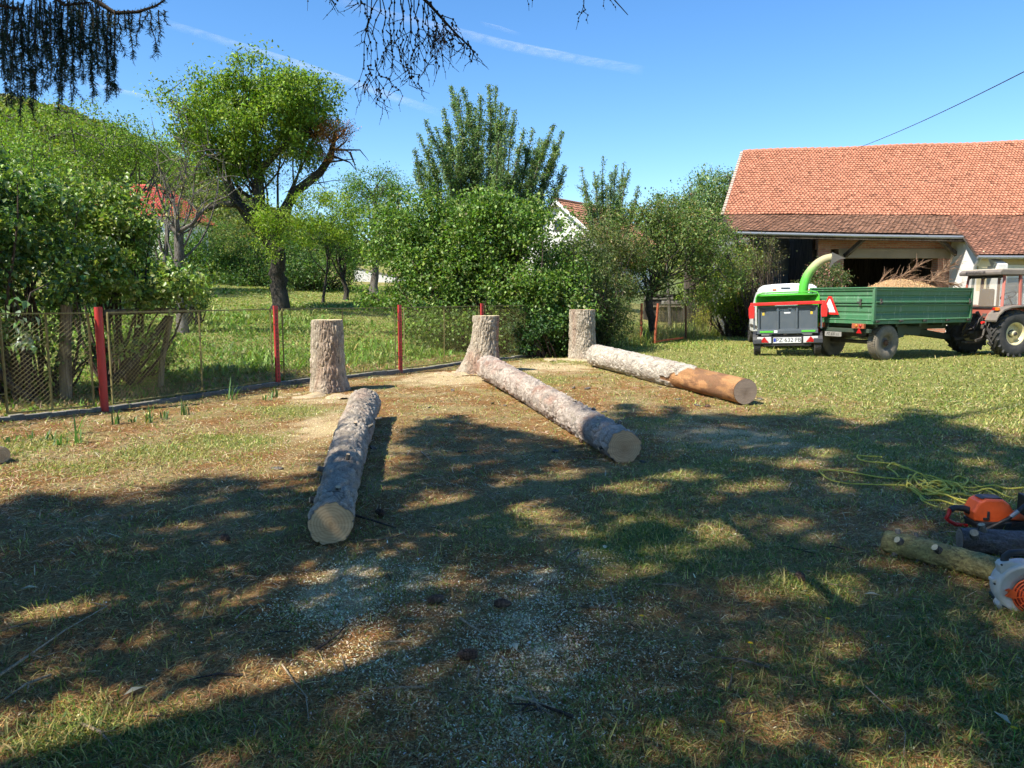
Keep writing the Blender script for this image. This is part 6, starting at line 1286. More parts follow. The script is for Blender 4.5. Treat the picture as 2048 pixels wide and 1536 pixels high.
# linkage, hoses and hitch behind the axle
mb = MB()
for s in (-1, 1): mb.beam((-.1, s*.22, .55), (-.75, s*.36, .42), .05, .07); mb.beam((-.15, s*.24, 1.0), (-.55, s*.34, .48), .03, .03); mb.beam((-.1, s*.26, 1.02), (-.35, s*.26, 1.0), .05, .06); mb.cyl((-.35, s*.26, 1.02), (-.5, s*.33, .55), .03, 10)
mb.box((-.28, 0, .86), (.22, .34, .34)); mb.box((-.35, 0, .55), (.3, .22, .25)); mb.cyl((-.45, 0, .62), (-.65, 0, .62), .04, 12); mb.box((-.55, 0, .36), (.5, .12, .06)); mb.cyl((-.30, .0, 1.0), (-.42, 0, 1.18), .045, 10)
for k in range(9):
    a = Vector((-.36, rng.uniform(-.25, .25), rng.uniform(.9, 1.15))); b = Vector((-.8+rng.uniform(0, .25), rng.uniform(-.3, .3), rng.uniform(.5, .85))); m_ = a.lerp(b, .5)+Vector((-.08, rng.normal(0, .08), rng.uniform(-.12, .1))); mb.tube([a, m_, b], [.014]*3, 6)
for k in range(12): mb.box((rng.uniform(-.42, -.25), rng.uniform(-.3, .3), rng.uniform(.55, 1.12)), (.09, .10, .09), Matrix.Rotation(rng.uniform(0, 1), 3, 'Z'))
mb.build('hitch', M['grease'], tk, .006)
mb = MB(); mb.cyl((-.50, .2, .98), (-.56, .2, .98), .035, 10); mb.cyl((-.50, -.34, .9), (-.58, -.34, .9), .035, 10); mb.build('red_coupling', M['chred'], tk)
# ---------------------------------------------------------------- wood chipper (rear faces the viewpoint)
CB = R(72); co = Vector((7.36, 19.75, 0)); ch = empty('wood_chipper', co, 0, 'towed grey wood chipper with red bar, green hopper and tall curved chute', 'wood chipper')
ch.rotation_euler = (R(-2.2), 0, CB); ch.location.z = .02
PW = .80
def cbx(nm, m, c, s, bev=.006, par=None): mb = MB(); mb.box(c, s); return mb.build(nm, M[m], par or ch, bev)
pn = cbx('tail_panel', 'slate', (.0, 0, 1.0), (.05, 1.50, .66))
for y in (-.72, -.235, .235, .72): cbx('rib', 'slate', (-.045, y, 1.0), (.06, .045, .66), .006, pn)
for z in (.695, 1.31): cbx('rib', 'slate', (-.04, 0, z), (.055, 1.52, .05), .006, pn)
cbx('red_bar', 'chred', (-.10, 0, 1.395), (.07, 1.86, .085), .012)
for y in (-.90, .90):
    mb = MB(); mb.prism([(y-.065, 1.02), (y+.065, 1.02), (y+.075, 1.12), (y+.075, 1.30), (y+.04, 1.38), (y-.04, 1.38), (y-.075, 1.30), (y-.075, 1.12)], -.15, -.11, 'x'); mb.build('safety_flap', M['chred'], ch, .008)
    mb = MB(); mb.beam((-.08, y*.93, 1.34), (-.08, y*.93, .72), .04, .04); mb.build('bar_arm', M['slate'], ch)
cbx('lower_beam', 'slate', (-.03, 0, .645), (.12, 1.52, .10), .01)
for y in (-.52, .52): cbx('green_strip', 'lime', (-.094, y, .655), (.01, .34, .05), .003)
cbx('white_sticker', 'decal', (-.096, .29, .655), (.008, .09, .065), .002)
lb = cbx('light_board', 'black', (.0, 0, .43), (.08, 1.56, .24), .01)
for y in (-.58, .58):
    l_ = cbx('lamp_unit', 'lampclear', (-.055, y, .43), (.035, .36, .17), .01)
    mb = MB(); mb.prism([(y-.12, .365), (y+.12, .365), (y, .52)], -.088, -.074, 'x'); mb.build('triangle_reflector', M['lamp'], l_, .004)
p_ = cbx('number_plate', 'plate', (-.052, 0, .42), (.014, .70, .15), .004)
text_obj('PZ·632·FB', .15, (-.062, -.03, .42), (R(90), 0, R(-90)), M['ink'], p_, 'plate_lettering', .001)
cbx('blue_field', 'blue', (-.061, .315, .43), (.004, .06, .10), 0, p_)
text_obj('GreenMech', .115, (-.028, .0, 1.235), (R(90), 0, R(-90)), M['decal'], pn, 'logo_lettering', .001)
cbx('label', 'decal', (-.028, .0, 1.145), (.004, .16, .035), 0, pn)
for y in (-.60, .60): cbx('yellow_label', 'yellow', (-.028, y, 1.13), (.004, .055, .075), 0, pn); cbx('latch', 'black', (-.04, y, 1.23), (.03, .10, .035), .004, pn)
# hopper: an open green funnel behind the panel
mb = MB(); t_ = .02
A_ = [(.02, -.78, 1.34), (.02, .78, 1.34), (.10, .78, 1.64), (.10, -.78, 1.64)]
def sheet(mb, q, t=.015):
    q = [Vector(p) for p in q]; n_ = (q[1]-q[0]).cross(q[3]-q[0]).normalized()*t; mb._add(q+[p+n_ for p in q], [(0, 1, 2, 3), (7, 6, 5, 4), (0, 4, 5, 1), (1, 5, 6, 2), (2, 6, 7, 3), (3, 7, 4, 0)])
sheet(mb, [(.02, .76, .75), (.70, .30, .85), (.70, .30, 1.45), (.06, .78, 1.62)]); sheet(mb, [(.02, -.76, .75), (.70, -.30, .85), (.70, -.30, 1.45), (.06, -.78, 1.62)])
sheet(mb, [(.06, -.78, 1.62), (.06, .78, 1.62), (.70, .30, 1.47), (.70, -.30, 1.47)]); sheet(mb, [(.02, -.76, .73), (.02, .76, .73), (.70, .30, .83), (.70, -.30, .83)])
sheet(mb, [(.60, -.70, 1.36), (.60, .70, 1.36), (.56, .74, 1.66), (.56, -.74, 1.66)])
hp = mb.build('hopper', M['lime'], ch, .005)
mb = MB(); mb.tube([(.03, -.79, 1.40), (.03, -.79, 1.56), (.04, -.74, 1.66), (.05, -.62, 1.69), (.05, .62, 1.69), (.04, .74, 1.66), (.03, .79, 1.56), (.03, .79, 1.40)], .018, 8); mb.build('hopper_rim', M['lime'], hp)
mb = MB(); mb.box((.95, 0, .95), (.55, .7, .75)); mb.build('chipper_housing', M['lime'], ch, .03); mb = MB(); mb.box((1.65, 0, .95), (.85, .95, .75)); mb.build('engine_cover', M['slate'], ch, .06)
mb = MB(); 
for y in (-.42, .42): mb.beam((-.05, y, .48), (2.0, y*.9, .48), .07, .10); mb.beam((2.0, y*.9, .48), (2.9, y*.05, .46), .07, .09)
mb.cyl((.55, -.80, .30), (.55, .80, .30), .035, 10); mb.box((.0, 0, .30), (.06, 1.2, .06)); mb.build('chassis', M['black'], ch)
for s in (-1, 1): wheel(ch, (.25, s*.76, .31), .31, .18, .17, 'rubber', 'steel', 30, .008, side=s, chev=False, dish=.03, hub='black', bolts=5); mb = MB(); arc = [(.25+.36*math.cos(a), .31+.36*math.sin(a)) for a in np.linspace(.1, math.pi-.1, 12)]; mb.prism(arc+[(x*.97+.0075, z-.015) for x, z in arc[::-1]], s*.76-.11, s*.76+.11, 'y'); mb.build('mudguard', M['blackplastic'], ch)
# chute
bpy.context.view_layer.update(); Wi = ch.matrix_world.inverted()
PT = [at(1606, 600, 20.6), at(1606, 585, 20.6), at(1608, 568, 20.6), at(1614, 552, 20.6), at(1624, 538, 20.55), at(1636, 526, 20.5), at(1650, 518, 20.45), at(1664, 515, 20.4)]
PT = [Wi @ p for p in PT]; mb = MB(); sm_ = []
for i in range(len(PT)-1):
    for k in range(3): sm_.append(PT[i].lerp(PT[i+1], k/3))
sm_.append(PT[-1]); sm2 = [sm_[0]]+[(sm_[i-1]+sm_[i]*2+sm_[i+1])/4 for i in range(1, len(sm_)-1)]+[sm_[-1]]
mb.tube(sm2, [.128-.0008*i for i in range(len(sm2))], 22, False)
def f_chute(t, b):
    v = objvec(t); sx = N(t, 'SeparateXYZ'); L(t, v, sx.inputs[0]); n = noise(t, 5, 5, .7, v); ma = N(t, 'Math', operation='MULTIPLY_ADD', i_1=.5, i_2=-.25); L(t, n, ma.inputs[0]); ad = N(t, 'Math', operation='ADD'); L(t, sx.outputs[2], ad.inputs[0]); L(t, ma.outputs[0], ad.inputs[1])
    mr = N(t, 'MapRange'); mr.inputs[1].default_value = 2.0; mr.inputs[2].default_value = 2.5; L(t, ad.outputs[0], mr.inputs[0])
    L(t, mixc(t, mr.outputs[0], (.10, .50, .05), (.40, .36, .20)), b.inputs['Base Color']); L(t, ramp(t, mr.outputs[0], [(0, .3), (1, .7)]), b.inputs['Roughness'])
mb.build('chute', mat('dusty lime paint', f_chute), ch)
mb = MB(); mb.cyl(PT[0]-Vector((0, 0, .35)), PT[0]+Vector((0, 0, .05)), .15, 20); mb.build('chute_collar', M['lime'], ch)
q = [Wi @ at(u, v, 20.4) for u, v in [(1664, 505), (1691, 517), (1680, 519), (1667, 526), (1659, 537)]]; off = Vector((.11, 0, 0)); mb = MB()
mb._add([p-off for p in q]+[p+off for p in q], [(0, 1, 2, 3, 4), (9, 8, 7, 6, 5), (0, 5, 6, 1), (0, 4, 9, 5)]); mb.build('deflector', paint('worn grey deflector', (.13, .125, .11), .75, .5, (.2, .17, .12)), ch)
# ---------------------------------------------------------------- white van
VB = R(78); vo = Vector((8.52, 22.6, 0)); vn = empty('parked_van', vo, VB, 'white high roofed small van parked behind the wood chipper', 'van')
sec = [(-.90, .42), (-.91, .75), (-.90, 1.05), (-.86, 1.35), (-.78, 1.72), (-.70, 1.90), (-.58, 1.97), (0, 2.0), (.58, 1.97), (.70, 1.90), (.78, 1.72), (.86, 1.35), (.90, 1.05), (.91, .75), (.90, .42)]
st = [(0, 1, 0, 1.0), (.06, 1, 0, 1.0), (2.5, 1, 0, 1.0), (2.9, 1, 0, .97), (3.35, .98, 0, .66), (3.9, .94, 0, .58), (4.15, .82, 0, .52)]
mb = MB(); n = len(sec); vs = []
for (x, sy, _, sz) in st:
    for (y, z) in sec: xx = x+(.06+.16*max(0, (z-1.0))) if x < .1 else x; vs.append((xx, y*sy, .42+(z-.42)*(sz if x > 2.6 else 1)))
fs = [(i*n+k, i*n+k+1, (i+1)*n+k+1, (i+1)*n+k) for i in range(len(st)-1) for k in range(n-1)]+[tuple(range(n)), tuple(range(len(st)*n-1, (len(st)-1)*n-1, -1))]+[(i*n, (i+1)*n, (i+1)*n+n-1, i*n+n-1) for i in range(len(st)-1)]
mb._add(vs, fs, False); mb.build('body', M['white'], vn, .03, 3)
cb = lambda nm, m, c, s, bev=.01, par=None: (lambda q: (q.box(c, s), q.build(nm, m if not isinstance(m, str) else M[m], par or vn, bev))[1])(MB())
cb('bumper', paint('grey bumper', (.20, .21, .22), .6, .3), (.0, 0, .50), (.22, 1.76, .30), .05)
for s in (-1, 1):
    mb = MB(); mb.prism([(s*.80, .92), (s*.93, .92), (s*.90, 1.40), (s*.80, 1.42)], .045, .17, 'x'); tl2 = mb.build('tail_lamp', M['lamp'], vn, .02); mb = MB(); mb.prism([(s*.81, 1.10), (s*.925, 1.10), (s*.92, 1.25), (s*.81, 1.25)], .035, .10, 'x'); mb.build('clear_section', M['lampclear'], tl2, .01)
    wheel(vn, (.78, s*.80, .33), .33, .20, .20, 'rubber', 'black', 30, .008, side=s, chev=False, dish=.03, hub='black', bolts=5); wheel(vn, (3.45, s*.80, .33), .33, .20, .20, 'rubber', 'black', 30, .008, side=s, chev=False, dish=.03, hub='black', bolts=5)
    cb('marker_lamp', 'orangelamp', (.19, s*.52, 1.80), (.03, .11, .045), .008); 
cb('door_handle', 'black', (.185, .20, 1.86), (.03, .26, .025), .005); mb = MB(); mb.beam((.155, -.18, 1.70), (.135, .22, 1.66), .025, .025); mb.build('rear_wiper', M['black'], vn)
cb('tailgate_groove', 'grease', (.075, 0, 1.15), (.02, 1.5, .015), 0)
mb = MB(); mb.quad((2.0, .845, 1.28), (2.95, .845, 1.28), (2.75, .755, 1.78), (2.0, .755, 1.78)); mb.build('side_window', M['darkglass'], vn)
cb('side_trim', 'grease', (1.9, .905, .62), (2.0, .03, .10), .01)
# ================================================================ TOOLS AND WOOD AT THE RIGHT EDGE
a = G(1772, 1104); a.z = .07; b = G(1905, 1128); b.z = .085; c = G(2010, 1172); c.z = .08
MOSS = np.array([.36, .33, .14]); GG = np.array([.22, .22, .19])
lg = empty('branch_log', (b.x, b.y, 0), label='mossy greenish branch log with sawn twig stubs lying beside the leaf blower', cat='log')
roundwood(lg, 'bark', a, c, .066, .072, seed=41, amp=.005, sc=30, base=MOSS, red=.1, dark=.3, around=110, per=160, capa='cutgrey', wob=.020)
for (t, d, r, l) in [(.10, (0, .1, 1), .014, .03), (.17, (-.3, -1, .55), .020, .035), (.50, (-.2, -1, .6), .020, .04), (.12, (-.3, -.8, -.8), .014, .06), (.46, (-.1, -.8, -.8), .012, .05), (.25, (.2, .3, 1), .012, .03), (.33, (-.1, -.9, -.7), .010, .04)]:
    stub_on(lg, a, c, .066, .072, t, d, r, l, 'cutpale')
a = G(1918, 1106); a.z = .085; b = a+Vector((1.1, -.28, .015))
lg = empty('branch_log', ((a.x+b.x)/2, (a.y+b.y)/2, 0), label='dark purplish grey log with knots lying between the chainsaw and the leaf blower', cat='log')
roundwood(lg, 'bark', a, b, .082, .098, seed=43, amp=.006, sc=26, base=np.array([.20, .17, .17]), red=.1, dark=.6, around=120, per=140, capa='cutgrey', wob=.02)
for (t, d, r, l) in [(.05, (-.3, -.7, .7), .024, .03), (.10, (0, -.2, 1), .020, .035)]: stub_on(lg, a, b, .082, .098, t, d, r, l, 'cutred')
c = at(1953, 1085, 4.40); mb = MB(); mb.prism([(-.018, -.03), (.012, -.034), (.022, .03), (.006, .04), (-.012, .034)], -.010, .010, 'y'); o = mb.build('measuring_tape_case', M['whiteplastic'], None, .004); o.location = c; tag(o, 'small white plastic tag hanging on the dark log', 'tag')
o.name = 'plastic_tag'; mb = MB(); mb.tube([(0, 0, .03), (.02, .01, .07), (.03, .03, .10)], .0015, 5); mb.build('string', M['decal'], o)
# chainsaw
so_ = at(1975, 1062, 4.90); cs = empty('chainsaw', (so_.x, so_.y, 0.0), R(-6), 'orange and black chainsaw lying behind the dark log', 'chainsaw')
k = 4.9/FPX
def sxz(u, v): return ((u-1975)*k, (1072-v)*k*1.02)
mb = MB(); mb.prism([sxz(*p) for p in [(1937, 1048), (1934, 1030), (1944, 1010), (1958, 1003), (1990, 1003), (2002, 1012), (2010, 1024), (2040, 1038), (2040, 1046), (2004, 1044), (1978, 1052)]], -.075, .075, 'y'); bd_ = mb.build('top_cover', M['orange'], cs, .012, 3)
mb = MB(); mb.prism([sxz(*p) for p in [(1950, 1003.5), (1960, 1001), (1990, 1001), (1998, 1007), (1990, 1006), (1960, 1006)]], -.05, .05, 'y'); mb.build('cover_cap', M['blackplastic'], bd_, .003)
mb = MB(); mb.box((sxz(1962, 1035)[0], -.077, sxz(1962, 1035)[1]), (.014, .01, .055)); mb.box((sxz(1957, 1046)[0], -.077, sxz(1957, 1042)[1]), (.03, .01, .014)); mb.build('latch', M['black'], bd_, .002)
mb = MB(); mb.prism([sxz(*p) for p in [(1936, 1049), (2040, 1046), (2062, 1040), (2062, 1076), (1945, 1074)]], -.085, .085, 'y'); mb.build('engine_housing', M['blackplastic'], cs, .01)
mb = MB()
for i in range(9): mb.box((sxz(2008+4*i, 1052)[0], -.088, sxz(2000, 1052-.6*i)[1]), (.006, .012, .035), Matrix.Rotation(.3, 3, 'Y'))
mb.build('cooling_fin', M['grease'], cs)
P_ = lambda u, v, y=0: Vector((sxz(u, v)[0], y, sxz(u, v)[1]))
mb = MB(); mb.tube([P_(1940, 1034), P_(1925, 1028), P_(1908, 1027), P_(1900, 1032)], [.026, .022, .020, .022], 12); mb.build('rear_handle', M['blackplastic'], cs)
mb = MB(); mb.tube([P_(1899, 1030), P_(1897, 1042), P_(1893, 1049), P_(1900, 1056), P_(1912, 1062), P_(1935, 1064)], [.014, .013, .015, .014, .013, .012], 10); mb.build('hand_guard', M['chred'], cs)
mb = MB(); mb.tube([P_(1960, 1062, -.09), P_(1975, 1050, -.11), P_(1995, 1036, -.12), P_(2012, 1020, -.12), P_(2022, 1012, -.11), P_(2036, 1008, -.07), P_(2050, 1007, 0), P_(2052, 1008, .09), P_(2050, 1050, .10)], [.013]*9, 12); mb.build('front_handle', M['blackplastic'], cs)
mb = MB(); mb.tube([P_(1998, 1033, -.12), P_(2011, 1021, -.12)], .0142, 12); mb.build('handle_sleeve', M['steel'], cs)
mb = MB(); mb.prism([sxz(*p) for p in [(2044, 1000), (2054, 1000), (2058, 1050), (2044, 1058)]], -.10, .10, 'y'); mb.build('chain_brake', M['blackplastic'], cs, .006)
mb = MB(); mb.prism([sxz(*p) for p in [(2060, 1050), (2200, 1052), (2206, 1060), (2200, 1068), (2060, 1072)]], -.06, -.054, 'y'); mb.build('guide_bar', M['steel'], cs); mb = MB(); mb.prism([sxz(*p) for p in [(2060, 1048), (2202, 1050), (2208, 1060), (2202, 1070), (2060, 1074)]], -.0585, -.0555, 'y'); mb.build('chain', M['grease'], cs)
# leaf blower
bp = at(2046, 1174, 3.62); k = 3.62/FPX; lbz = bp.z; yaw = R(-14)
bl = empty('leaf_blower', (bp.x, bp.y, 0), yaw, 'white and orange leaf blower with a black handle cut by the right edge', 'leaf blower')
q_ = lambda u, v: ((u-2046)*k, lbz+(1174-v)*k)
c0 = (0, lbz); rr = .133
mb = MB(); mb.lathe([(0, -.07), (rr*.9, -.07), (rr*1.0, -.055), (rr*1.02, 0), (rr*1.0, .045), (rr*.90, .058), (rr*.86, .050), (rr*.62, .052), (rr*.6, .046), (0, .03)], (0, 0, c0[1]), (0, -1, 0), 64); hs = mb.build('fan_housing', M['whiteplastic'], bl)
mb = MB()
mb.prism([q_(*p) for p in [(2000, 1150), (1994, 1128), (1999, 1121), (2012, 1118), (2060, 1122), (2060, 1150)]], -.035, .03, 'y'); mb.build('lug', M['whiteplastic'], hs, .006); mb = MB(); mb.prism([q_(*p) for p in [(2000, 1205), (1996, 1213), (2000, 1222), (2010, 1224), (2024, 1216), (2030, 1200)]], -.035, .03, 'y'); mb.build('lug', M['whiteplastic'], hs, .006); mb = MB(); mb.box((q_(1990, 1163)[0], -.0, q_(1990, 1163)[1]), (.03, .05, .02)); mb.build('lug', M['whiteplastic'], hs, .006)
mb = MB()
for (u, v) in [(2020, 1132), (2008, 1213), (1998, 1125), (1988, 1167)]: x_, z_ = q_(u, v); mb.cyl((x_, -.034, z_), (x_, -.040, z_), .005, 12)
mb.build('screw', M['black'], hs)
mb = MB(); oc = q_(2056, 1184); orr = .092
for i, r_ in enumerate([.092, .076, .060, .046, .032, .018]):
    mb.lathe([(r_-(.0045 if i else .010), 0), (r_-.0045 if i else r_-.006, .010), (r_, .010), (r_, 0), (r_-(.0045 if i else .010), 0)], (oc[0], -.048, oc[1]), (0, -1, 0), 48)
for j in range(10):
    a_ = 2*math.pi*j/10+.2; mb.beam((oc[0]+math.cos(a_)*.015, -.053, oc[1]+math.sin(a_)*.015), (oc[0]+math.cos(a_)*.09, -.053, oc[1]+math.sin(a_)*.09), .006, .004)
mb.prism([q_(*p) for p in [(2026, 1178), (2012, 1172), (2005, 1176), (2012, 1180), (2006, 1188), (2016, 1191), (2026, 1192)]], -.062, -.050, 'y'); mb.build('intake_grille', M['orange'], bl)
mb = MB(); mb.lathe([(0, .0485), (.088, .0485), (.088, .0535), (0, .0535)], (oc[0], 0, oc[1]), (0, -1, 0), 40); mb.build('grille_back', paint('dark orange recess', (.22, .02, .01), .5, 0), bl)
mb = MB(); mb.tube([Vector((q_(2008, 1124)[0], 0, q_(2008, 1124)[1])), Vector((q_(2009, 1112)[0], 0, q_(2009, 1112)[1])), Vector((q_(2018, 1103)[0], 0, q_(2018, 1103)[1])), Vector((q_(2040, 1100)[0], 0, q_(2040, 1100)[1])), Vector((q_(2085, 1101)[0], 0, q_(2085, 1101)[1])), Vector((q_(2104, 1112)[0], 0, q_(2104, 1112)[1])), Vector((q_(2106, 1130)[0], 0, q_(2106, 1130)[1]))], [.020, .019, .017, .016, .016, .018, .02], 14); mb.build('handle', M['blackplastic'], bl)
tx = text_obj('STIHL', .030, (q_(2037, 1146)[0], -.062, q_(2037, 1144)[1]), (R(90), R(-2), 0), M['ink'], hs, 'logo_lettering', .001, 'LEFT')
mb = MB(); mb.tube([(.08, -.01, lbz-.05), (.25, -.02, lbz-.07), (.55, -.02, .07)], [.05, .045, .04], 18); mb.build('blower_tube', M['blackplastic'], bl)
mb = MB(); mb.box((.03, .12, lbz-.02), (.20, .13, .20)); mb.build('engine_block', M['whiteplastic'], bl, .02); mb = MB(); mb.box((.02, .05, .012), (.24, .2, .024)); mb.build('foot', M['blackplastic'], bl, .006)
# yellow rope
def f_rope(t, b):
    v = objvec(t); n = noise(t, 160, 3, .6, v); L(t, ramp(t, n, [(.35, (.34, .29, .03)), (.6, (.66, .58, .10))]), b.inputs['Base Color']); b.inputs['Roughness'].default_value = .8; bump(t, b, n, .5, .004)
M['rope'] = mat('yellow rope', f_rope)
cx_ = lambda x, y: (1600+.2735*x, 880+.2735*y)
def spline(P, n=6):
    P = [P[0]]+P+[P[-1]]; out = []
    for i in range(1, len(P)-2):
        for k in range(n):
            t = k/n; out.append(tuple(.5*((2*P[i][j])+(-P[i-1][j]+P[i+1][j])*t+(2*P[i-1][j]-5*P[i][j]+4*P[i+1][j]-P[i+2][j])*t*t+(-P[i-1][j]+3*P[i][j]-3*P[i+1][j]+P[i+2][j])*t**3) for j in (0, 1)))
    out.append(P[-2]); return out
lines = [[(780, 355), (560, 348), (400, 342), (290, 330), (205, 305), (140, 250), (160, 240), (260, 242), (400, 262), (560, 290), (700, 305), (830, 310)],
    [(600, 150), (500, 138), (420, 135), (440, 165), (560, 188), (700, 205), (800, 240), (900, 285), (1000, 318), (1100, 330), (1200, 345)],
    [(790, 238), (730, 207), (670, 203), (636, 220), (650, 245), (700, 265), (718, 305)],
    [(1250, 512), (1100, 500), (960, 485), (890, 445), (800, 395), (780, 350), (800, 300), (860, 290), (960, 310), (1080, 330), (1150, 370), (1215, 420), (1180, 440), (1080, 425), (960, 400), (880, 360), (830, 310)],
    [(1240, 490), (1100, 470), (950, 430), (840, 400), (790, 355), (830, 300), (900, 300), (980, 340), (1060, 370), (1100, 400), (1040, 410), (940, 370), (900, 340)],
    [(1000, 515), (900, 470), (870, 430), (820, 390), (800, 340)], [(1120, 310), (1160, 290), (1220, 305), (1215, 340), (1160, 355), (1100, 350), (1060, 330)],
    [(830, 310), (1000, 380), (1200, 440), (1330, 470)], [(1100, 380), (1250, 372), (1400, 380), (1500, 376), (1638, 396), (1800, 410)], [(1180, 400), (1300, 405), (1420, 420), (1560, 450)], [(1240, 325), (1320, 370), (1400, 410), (1480, 470)],
    [(880, 420), (1000, 420), (1100, 440), (1240, 480)], [(940, 340), (1000, 340), (1080, 350), (1120, 380), (1090, 410), (1010, 415), (960, 390), (950, 360)]]
rp_ = G(*cx_(950, 380)); V = MB()
for _ in range(5): 
    e1, e2 = rng.uniform(860, 930), rng.uniform(1060, 1190); ym = rng.uniform(350, 400); h_ = rng.uniform(25, 55); lines.append([(e1, ym), ((e1+e2)/2, ym-h_), (e2, ym+15), ((e1+e2)/2, ym+h_), (e1, ym)])
for i, ln_ in enumerate(lines):
    P = [G(*cx_(*p)) for p in spline(ln_)]; P = [p-rp_+Vector((0, 0, .026+.010*(i % 5)*(.5+.5*math.sin(j*.5+i)))) for j, p in enumerate(P)]; V.tube(P, .0068, 7)
o = V.build('rope', M['rope']); o.location = rp_; tag(o, 'long yellow rope lying in tangled coils on the shaded grass', 'rope')
# ================================================================ SMALL THINGS ON THE GROUND
def twig(pts, r, label, group=None, m='twig', forks=2, name='twig'):
    o0 = G(*pts[0]); V = MB(); P = [G(*p)-o0+Vector((0, 0, .010+r+rng.uniform(0, .02))) for p in pts]; V.tube(P, [r*(1-.6*i/(len(P)-1)) for i in range(len(P))], 6)
    for _ in range(forks): q = P[rng.integers(0, len(P))]; V.tube([q, q+Vector((rng.normal(0, .06), rng.normal(0, .06), rng.uniform(0, .03)))], [r*.5, r*.2], 5)
    ob = V.build(name, M[m]); ob.location = o0; return tag(ob, label, 'twig', group)
M['paletwig'] = barkmat('pale twig', (.25, .19, .12), (.42, .33, .22), (.55, .46, .33), 3)
twig([(700, 1036), (745, 1050), (792, 1064)], .010, 'dark twig pointing right from beside the near end of the nearest log', m='twig'); twig([(728, 1092), (760, 1087), (792, 1080)], .010, 'stout short twig just below the near end of the nearest log', m='wood')
twig([(0, 1365), (60, 1320), (130, 1268), (215, 1222)], .007, 'long thin pale stick lying diagonally at the lower left', m='paletwig', forks=3); twig([(564, 1340), (590, 1372), (612, 1400), (618, 1450)], .004, 'thin pale forked twig in the sunlit strip at the lower left', m='paletwig')
twig([(1145, 922), (1165, 920), (1192, 921)], .012, 'short thick twig lying left of the near end of the middle log', m='wood'); twig([(842, 910), (852, 918), (865, 928)], .009, 'short pale twig on the needles between the two near logs', m='paletwig', forks=0)
twig([(1030, 1405), (1070, 1418), (1110, 1430)], .006, 'grey twig on top of a small heap of twigs in the sawdust', m='paletwig'); twig([(1045, 1430), (1065, 1412), (1085, 1440)], .006, 'bent grey twig beneath the small heap of twigs', m='twig'); twig([(1060, 1395), (1075, 1425), (1105, 1445)], .005, 'crossing thin twig in the small heap of twigs', m='wood')
twig([(470, 1245), (485, 1232), (500, 1222)], .006, 'short pale twig in the left sunlit patch', m='paletwig', forks=0); twig([(1730, 1385), (1780, 1430), (1810, 1480), (1806, 1530)], .003, 'thin dry grass stalk arching at the lower right', m='paletwig', forks=1)
gl = 'dry twig lying loose on the needle litter'; proto = None
for i in range(44):
    u, v = rng.uniform(0, 1700), rng.uniform(800, 1500); c = G(u, v)
    if i % 11 == 0:
        V = MB(); Lq = .10; V.tube([(-Lq, 0, .012), (0, .012*(i % 3-1), .02), (Lq, .01, .014)], [.006, .005, .002], 5); V.tube([(0, .005, .02), (.04, .05, .02)], [.003, .001], 4); proto = V.build('twig', M[['twig', 'paletwig', 'wood', 'paletwig'][i//11]]); ob = proto
    else: ob = proto.copy(); COL.objects.link(ob)
    ob.location = c; ob.rotation_euler = (0, 0, rng.uniform(0, 6.28)); s_ = rng.uniform(.5, 1.3); ob.scale = (s_, s_, s_); tag(ob, gl, 'twig', 'loose twigs on the yard')
# pine cones
M['cone'] = barkmat('cone scales', (.07, .045, .035), (.16, .105, .08), (.26, .19, .15), 3)
V = MB(); V.lathe([(0, -.045), (.012, -.042), (.02, -.02), (.022, 0), (.018, .025), (.008, .045), (0, .05)], (0, 0, .022), (1, 0, 0), 16)
for i in range(9):
    for j in range(8):
        a_ = j*.785+i*.39; xx = -.038+.009*i; r_ = .021*(1-abs(xx+.005)**2/.0025); V.box((xx, math.cos(a_)*r_, .022+math.sin(a_)*r_), (.012, .008, .006), Matrix.Rotation(a_, 3, 'X'))
cone = V.build('spruce_cone', M['cone'])
for i, (u, v, l) in enumerate([(450, 1082, 'brown spruce cone lying left of the near log end'), (872, 1206, 'spruce cone beside the sawdust patches in the foreground'), (1162, 886, 'spruce cone close to the near end of the middle log'), (935, 1318, 'dark spruce cone at the end of the sunlit strip'), (1600, 1160, 'reddish cone in the bright grass patch on the right'), (760, 1030, 'small round cone right of the nearest log'), (1005, 1215, 'cone in the middle of the shaded needles'), (1415, 815, 'dark cone lying in the sun before the right hand log')]):
    ob = cone if i == 0 else cone.copy()
    if i: COL.objects.link(ob)
    ob.location = G(u, v); ob.rotation_euler = (0, 0, rng.uniform(0, 6)); tag(ob, l, 'cone', 'fallen spruce cones')
# bark flakes
gl = 'flake of dark bark lying on the needle litter'
V = MB(); V.prism([(-.06, -.02), (-.01, -.035), (.05, -.02), (.06, .01), (.01, .03), (-.04, .025)], .004, .018, 'z'); fl_ = V.build('bark_flake', M['bark'], None, .004)
for i, (u, v) in enumerate([(1148, 776), (1175, 778), (905, 782), (985, 808), (1010, 812), (860, 816), (1395, 812), (1208, 825), (1060, 760), (820, 985), (650, 940), (1320, 775), (1355, 800), (745, 898), (925, 905), (1230, 915), (1285, 925), (700, 1010), (1110, 905), (555, 940), (180, 820), (1520, 800)]):
    ob = fl_ if i == 0 else fl_.copy()
    if i: COL.objects.link(ob)
    ob.location = G(u, v); s_ = rng.uniform(.5, 1.1); ob.scale = (s_, s_, s_*1.3); ob.rotation_euler = (rng.normal(0, .2), rng.normal(0, .2), rng.uniform(0, 6)); tag(ob, gl, 'bark flake', 'bark flakes on the yard')
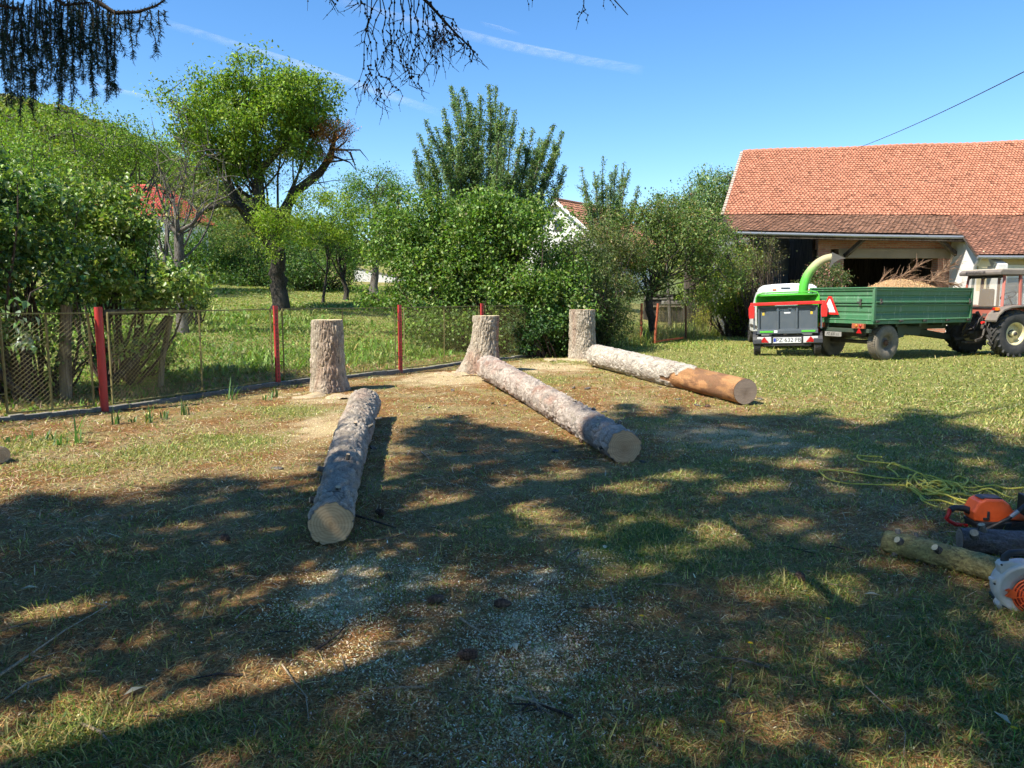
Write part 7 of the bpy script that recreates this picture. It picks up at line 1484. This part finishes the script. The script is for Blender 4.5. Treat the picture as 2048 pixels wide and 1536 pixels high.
# pale curled leaves
V = MB(); V._add([(-.04, 0, .004), (0, -.016, .014), (.045, 0, .006), (0, .016, .016), (0, 0, .006)], [(0, 1, 4), (1, 2, 4), (2, 3, 4), (3, 0, 4)]); lf_ = V.build('fallen_leaf', paint('pale dry leaf', (.62, .55, .36), .8, .2))
for i, (u, v, l) in enumerate([(58, 1182, 'pale fallen leaf at the left in the shade'), (268, 1390, 'pale fallen leaf in the sun at the lower left'), (1360, 800, 'pale splinter shaped leaf before the right hand log'), (1210, 1100, 'pale leaf in the shade near the middle'), (1030, 1300, 'pale leaf among the sawdust crumbs'), (1745, 1195, 'pale leaf under the mossy branch log'), (2005, 1445, 'pale leaf at the lower right')]):
    ob = lf_ if i == 0 else lf_.copy()
    if i: COL.objects.link(ob)
    ob.location = G(u, v)+Vector((0, 0, .012)); ob.rotation_euler = (0, 0, rng.uniform(0, 6)); tag(ob, l, 'leaf', 'fallen pale leaves')
# small yellow flowers
dr = None
for i, (u, v, l) in enumerate([(1359, 1034, 'yellow flower in the shaded grass before the middle log'), (1283, 1252, 'tiny yellow flower in the middle of the foreground'), (1443, 1470, 'yellow flower at the bottom beside a sunlit patch'), (1787, 1439, 'small yellow flower at the lower right'), (2026, 1483, 'yellow flower in the bottom right corner'), (1655, 1258, 'yellow petal low in the grass right of the middle'), (1500, 1308, 'very small yellow flower between the sunlit patches'), (1615, 1210, 'small yellow flower below the bright grass patch')]):
    if dr is None:
        dr = empty('yellow_flower'); V = MB(); V.tube([(0, 0, 0), (.004, 0, .03), (0, 0, .05)], .0014, 5); V.build('stem', M['lime'], dr)
        n = 14; az = np.linspace(0, 2*np.pi, n, endpoint=False); V_, F_, C_ = leaf_quads(np.tile([0, 0, .05], (n, 1)), np.stack([np.cos(az), np.sin(az), az*0+.35], 1), np.tile([0, 0, 1.], (n, 1)), .014, .007, jit((.80, .58, .03), n, .1)); npmesh('petals', V_, F_, M['grass'], dr, C_); ob = dr
    else: ob = copy_tree(dr)
    ob.location = G(u, v); tag(ob, l, 'flower', 'yellow flowers in the grass')
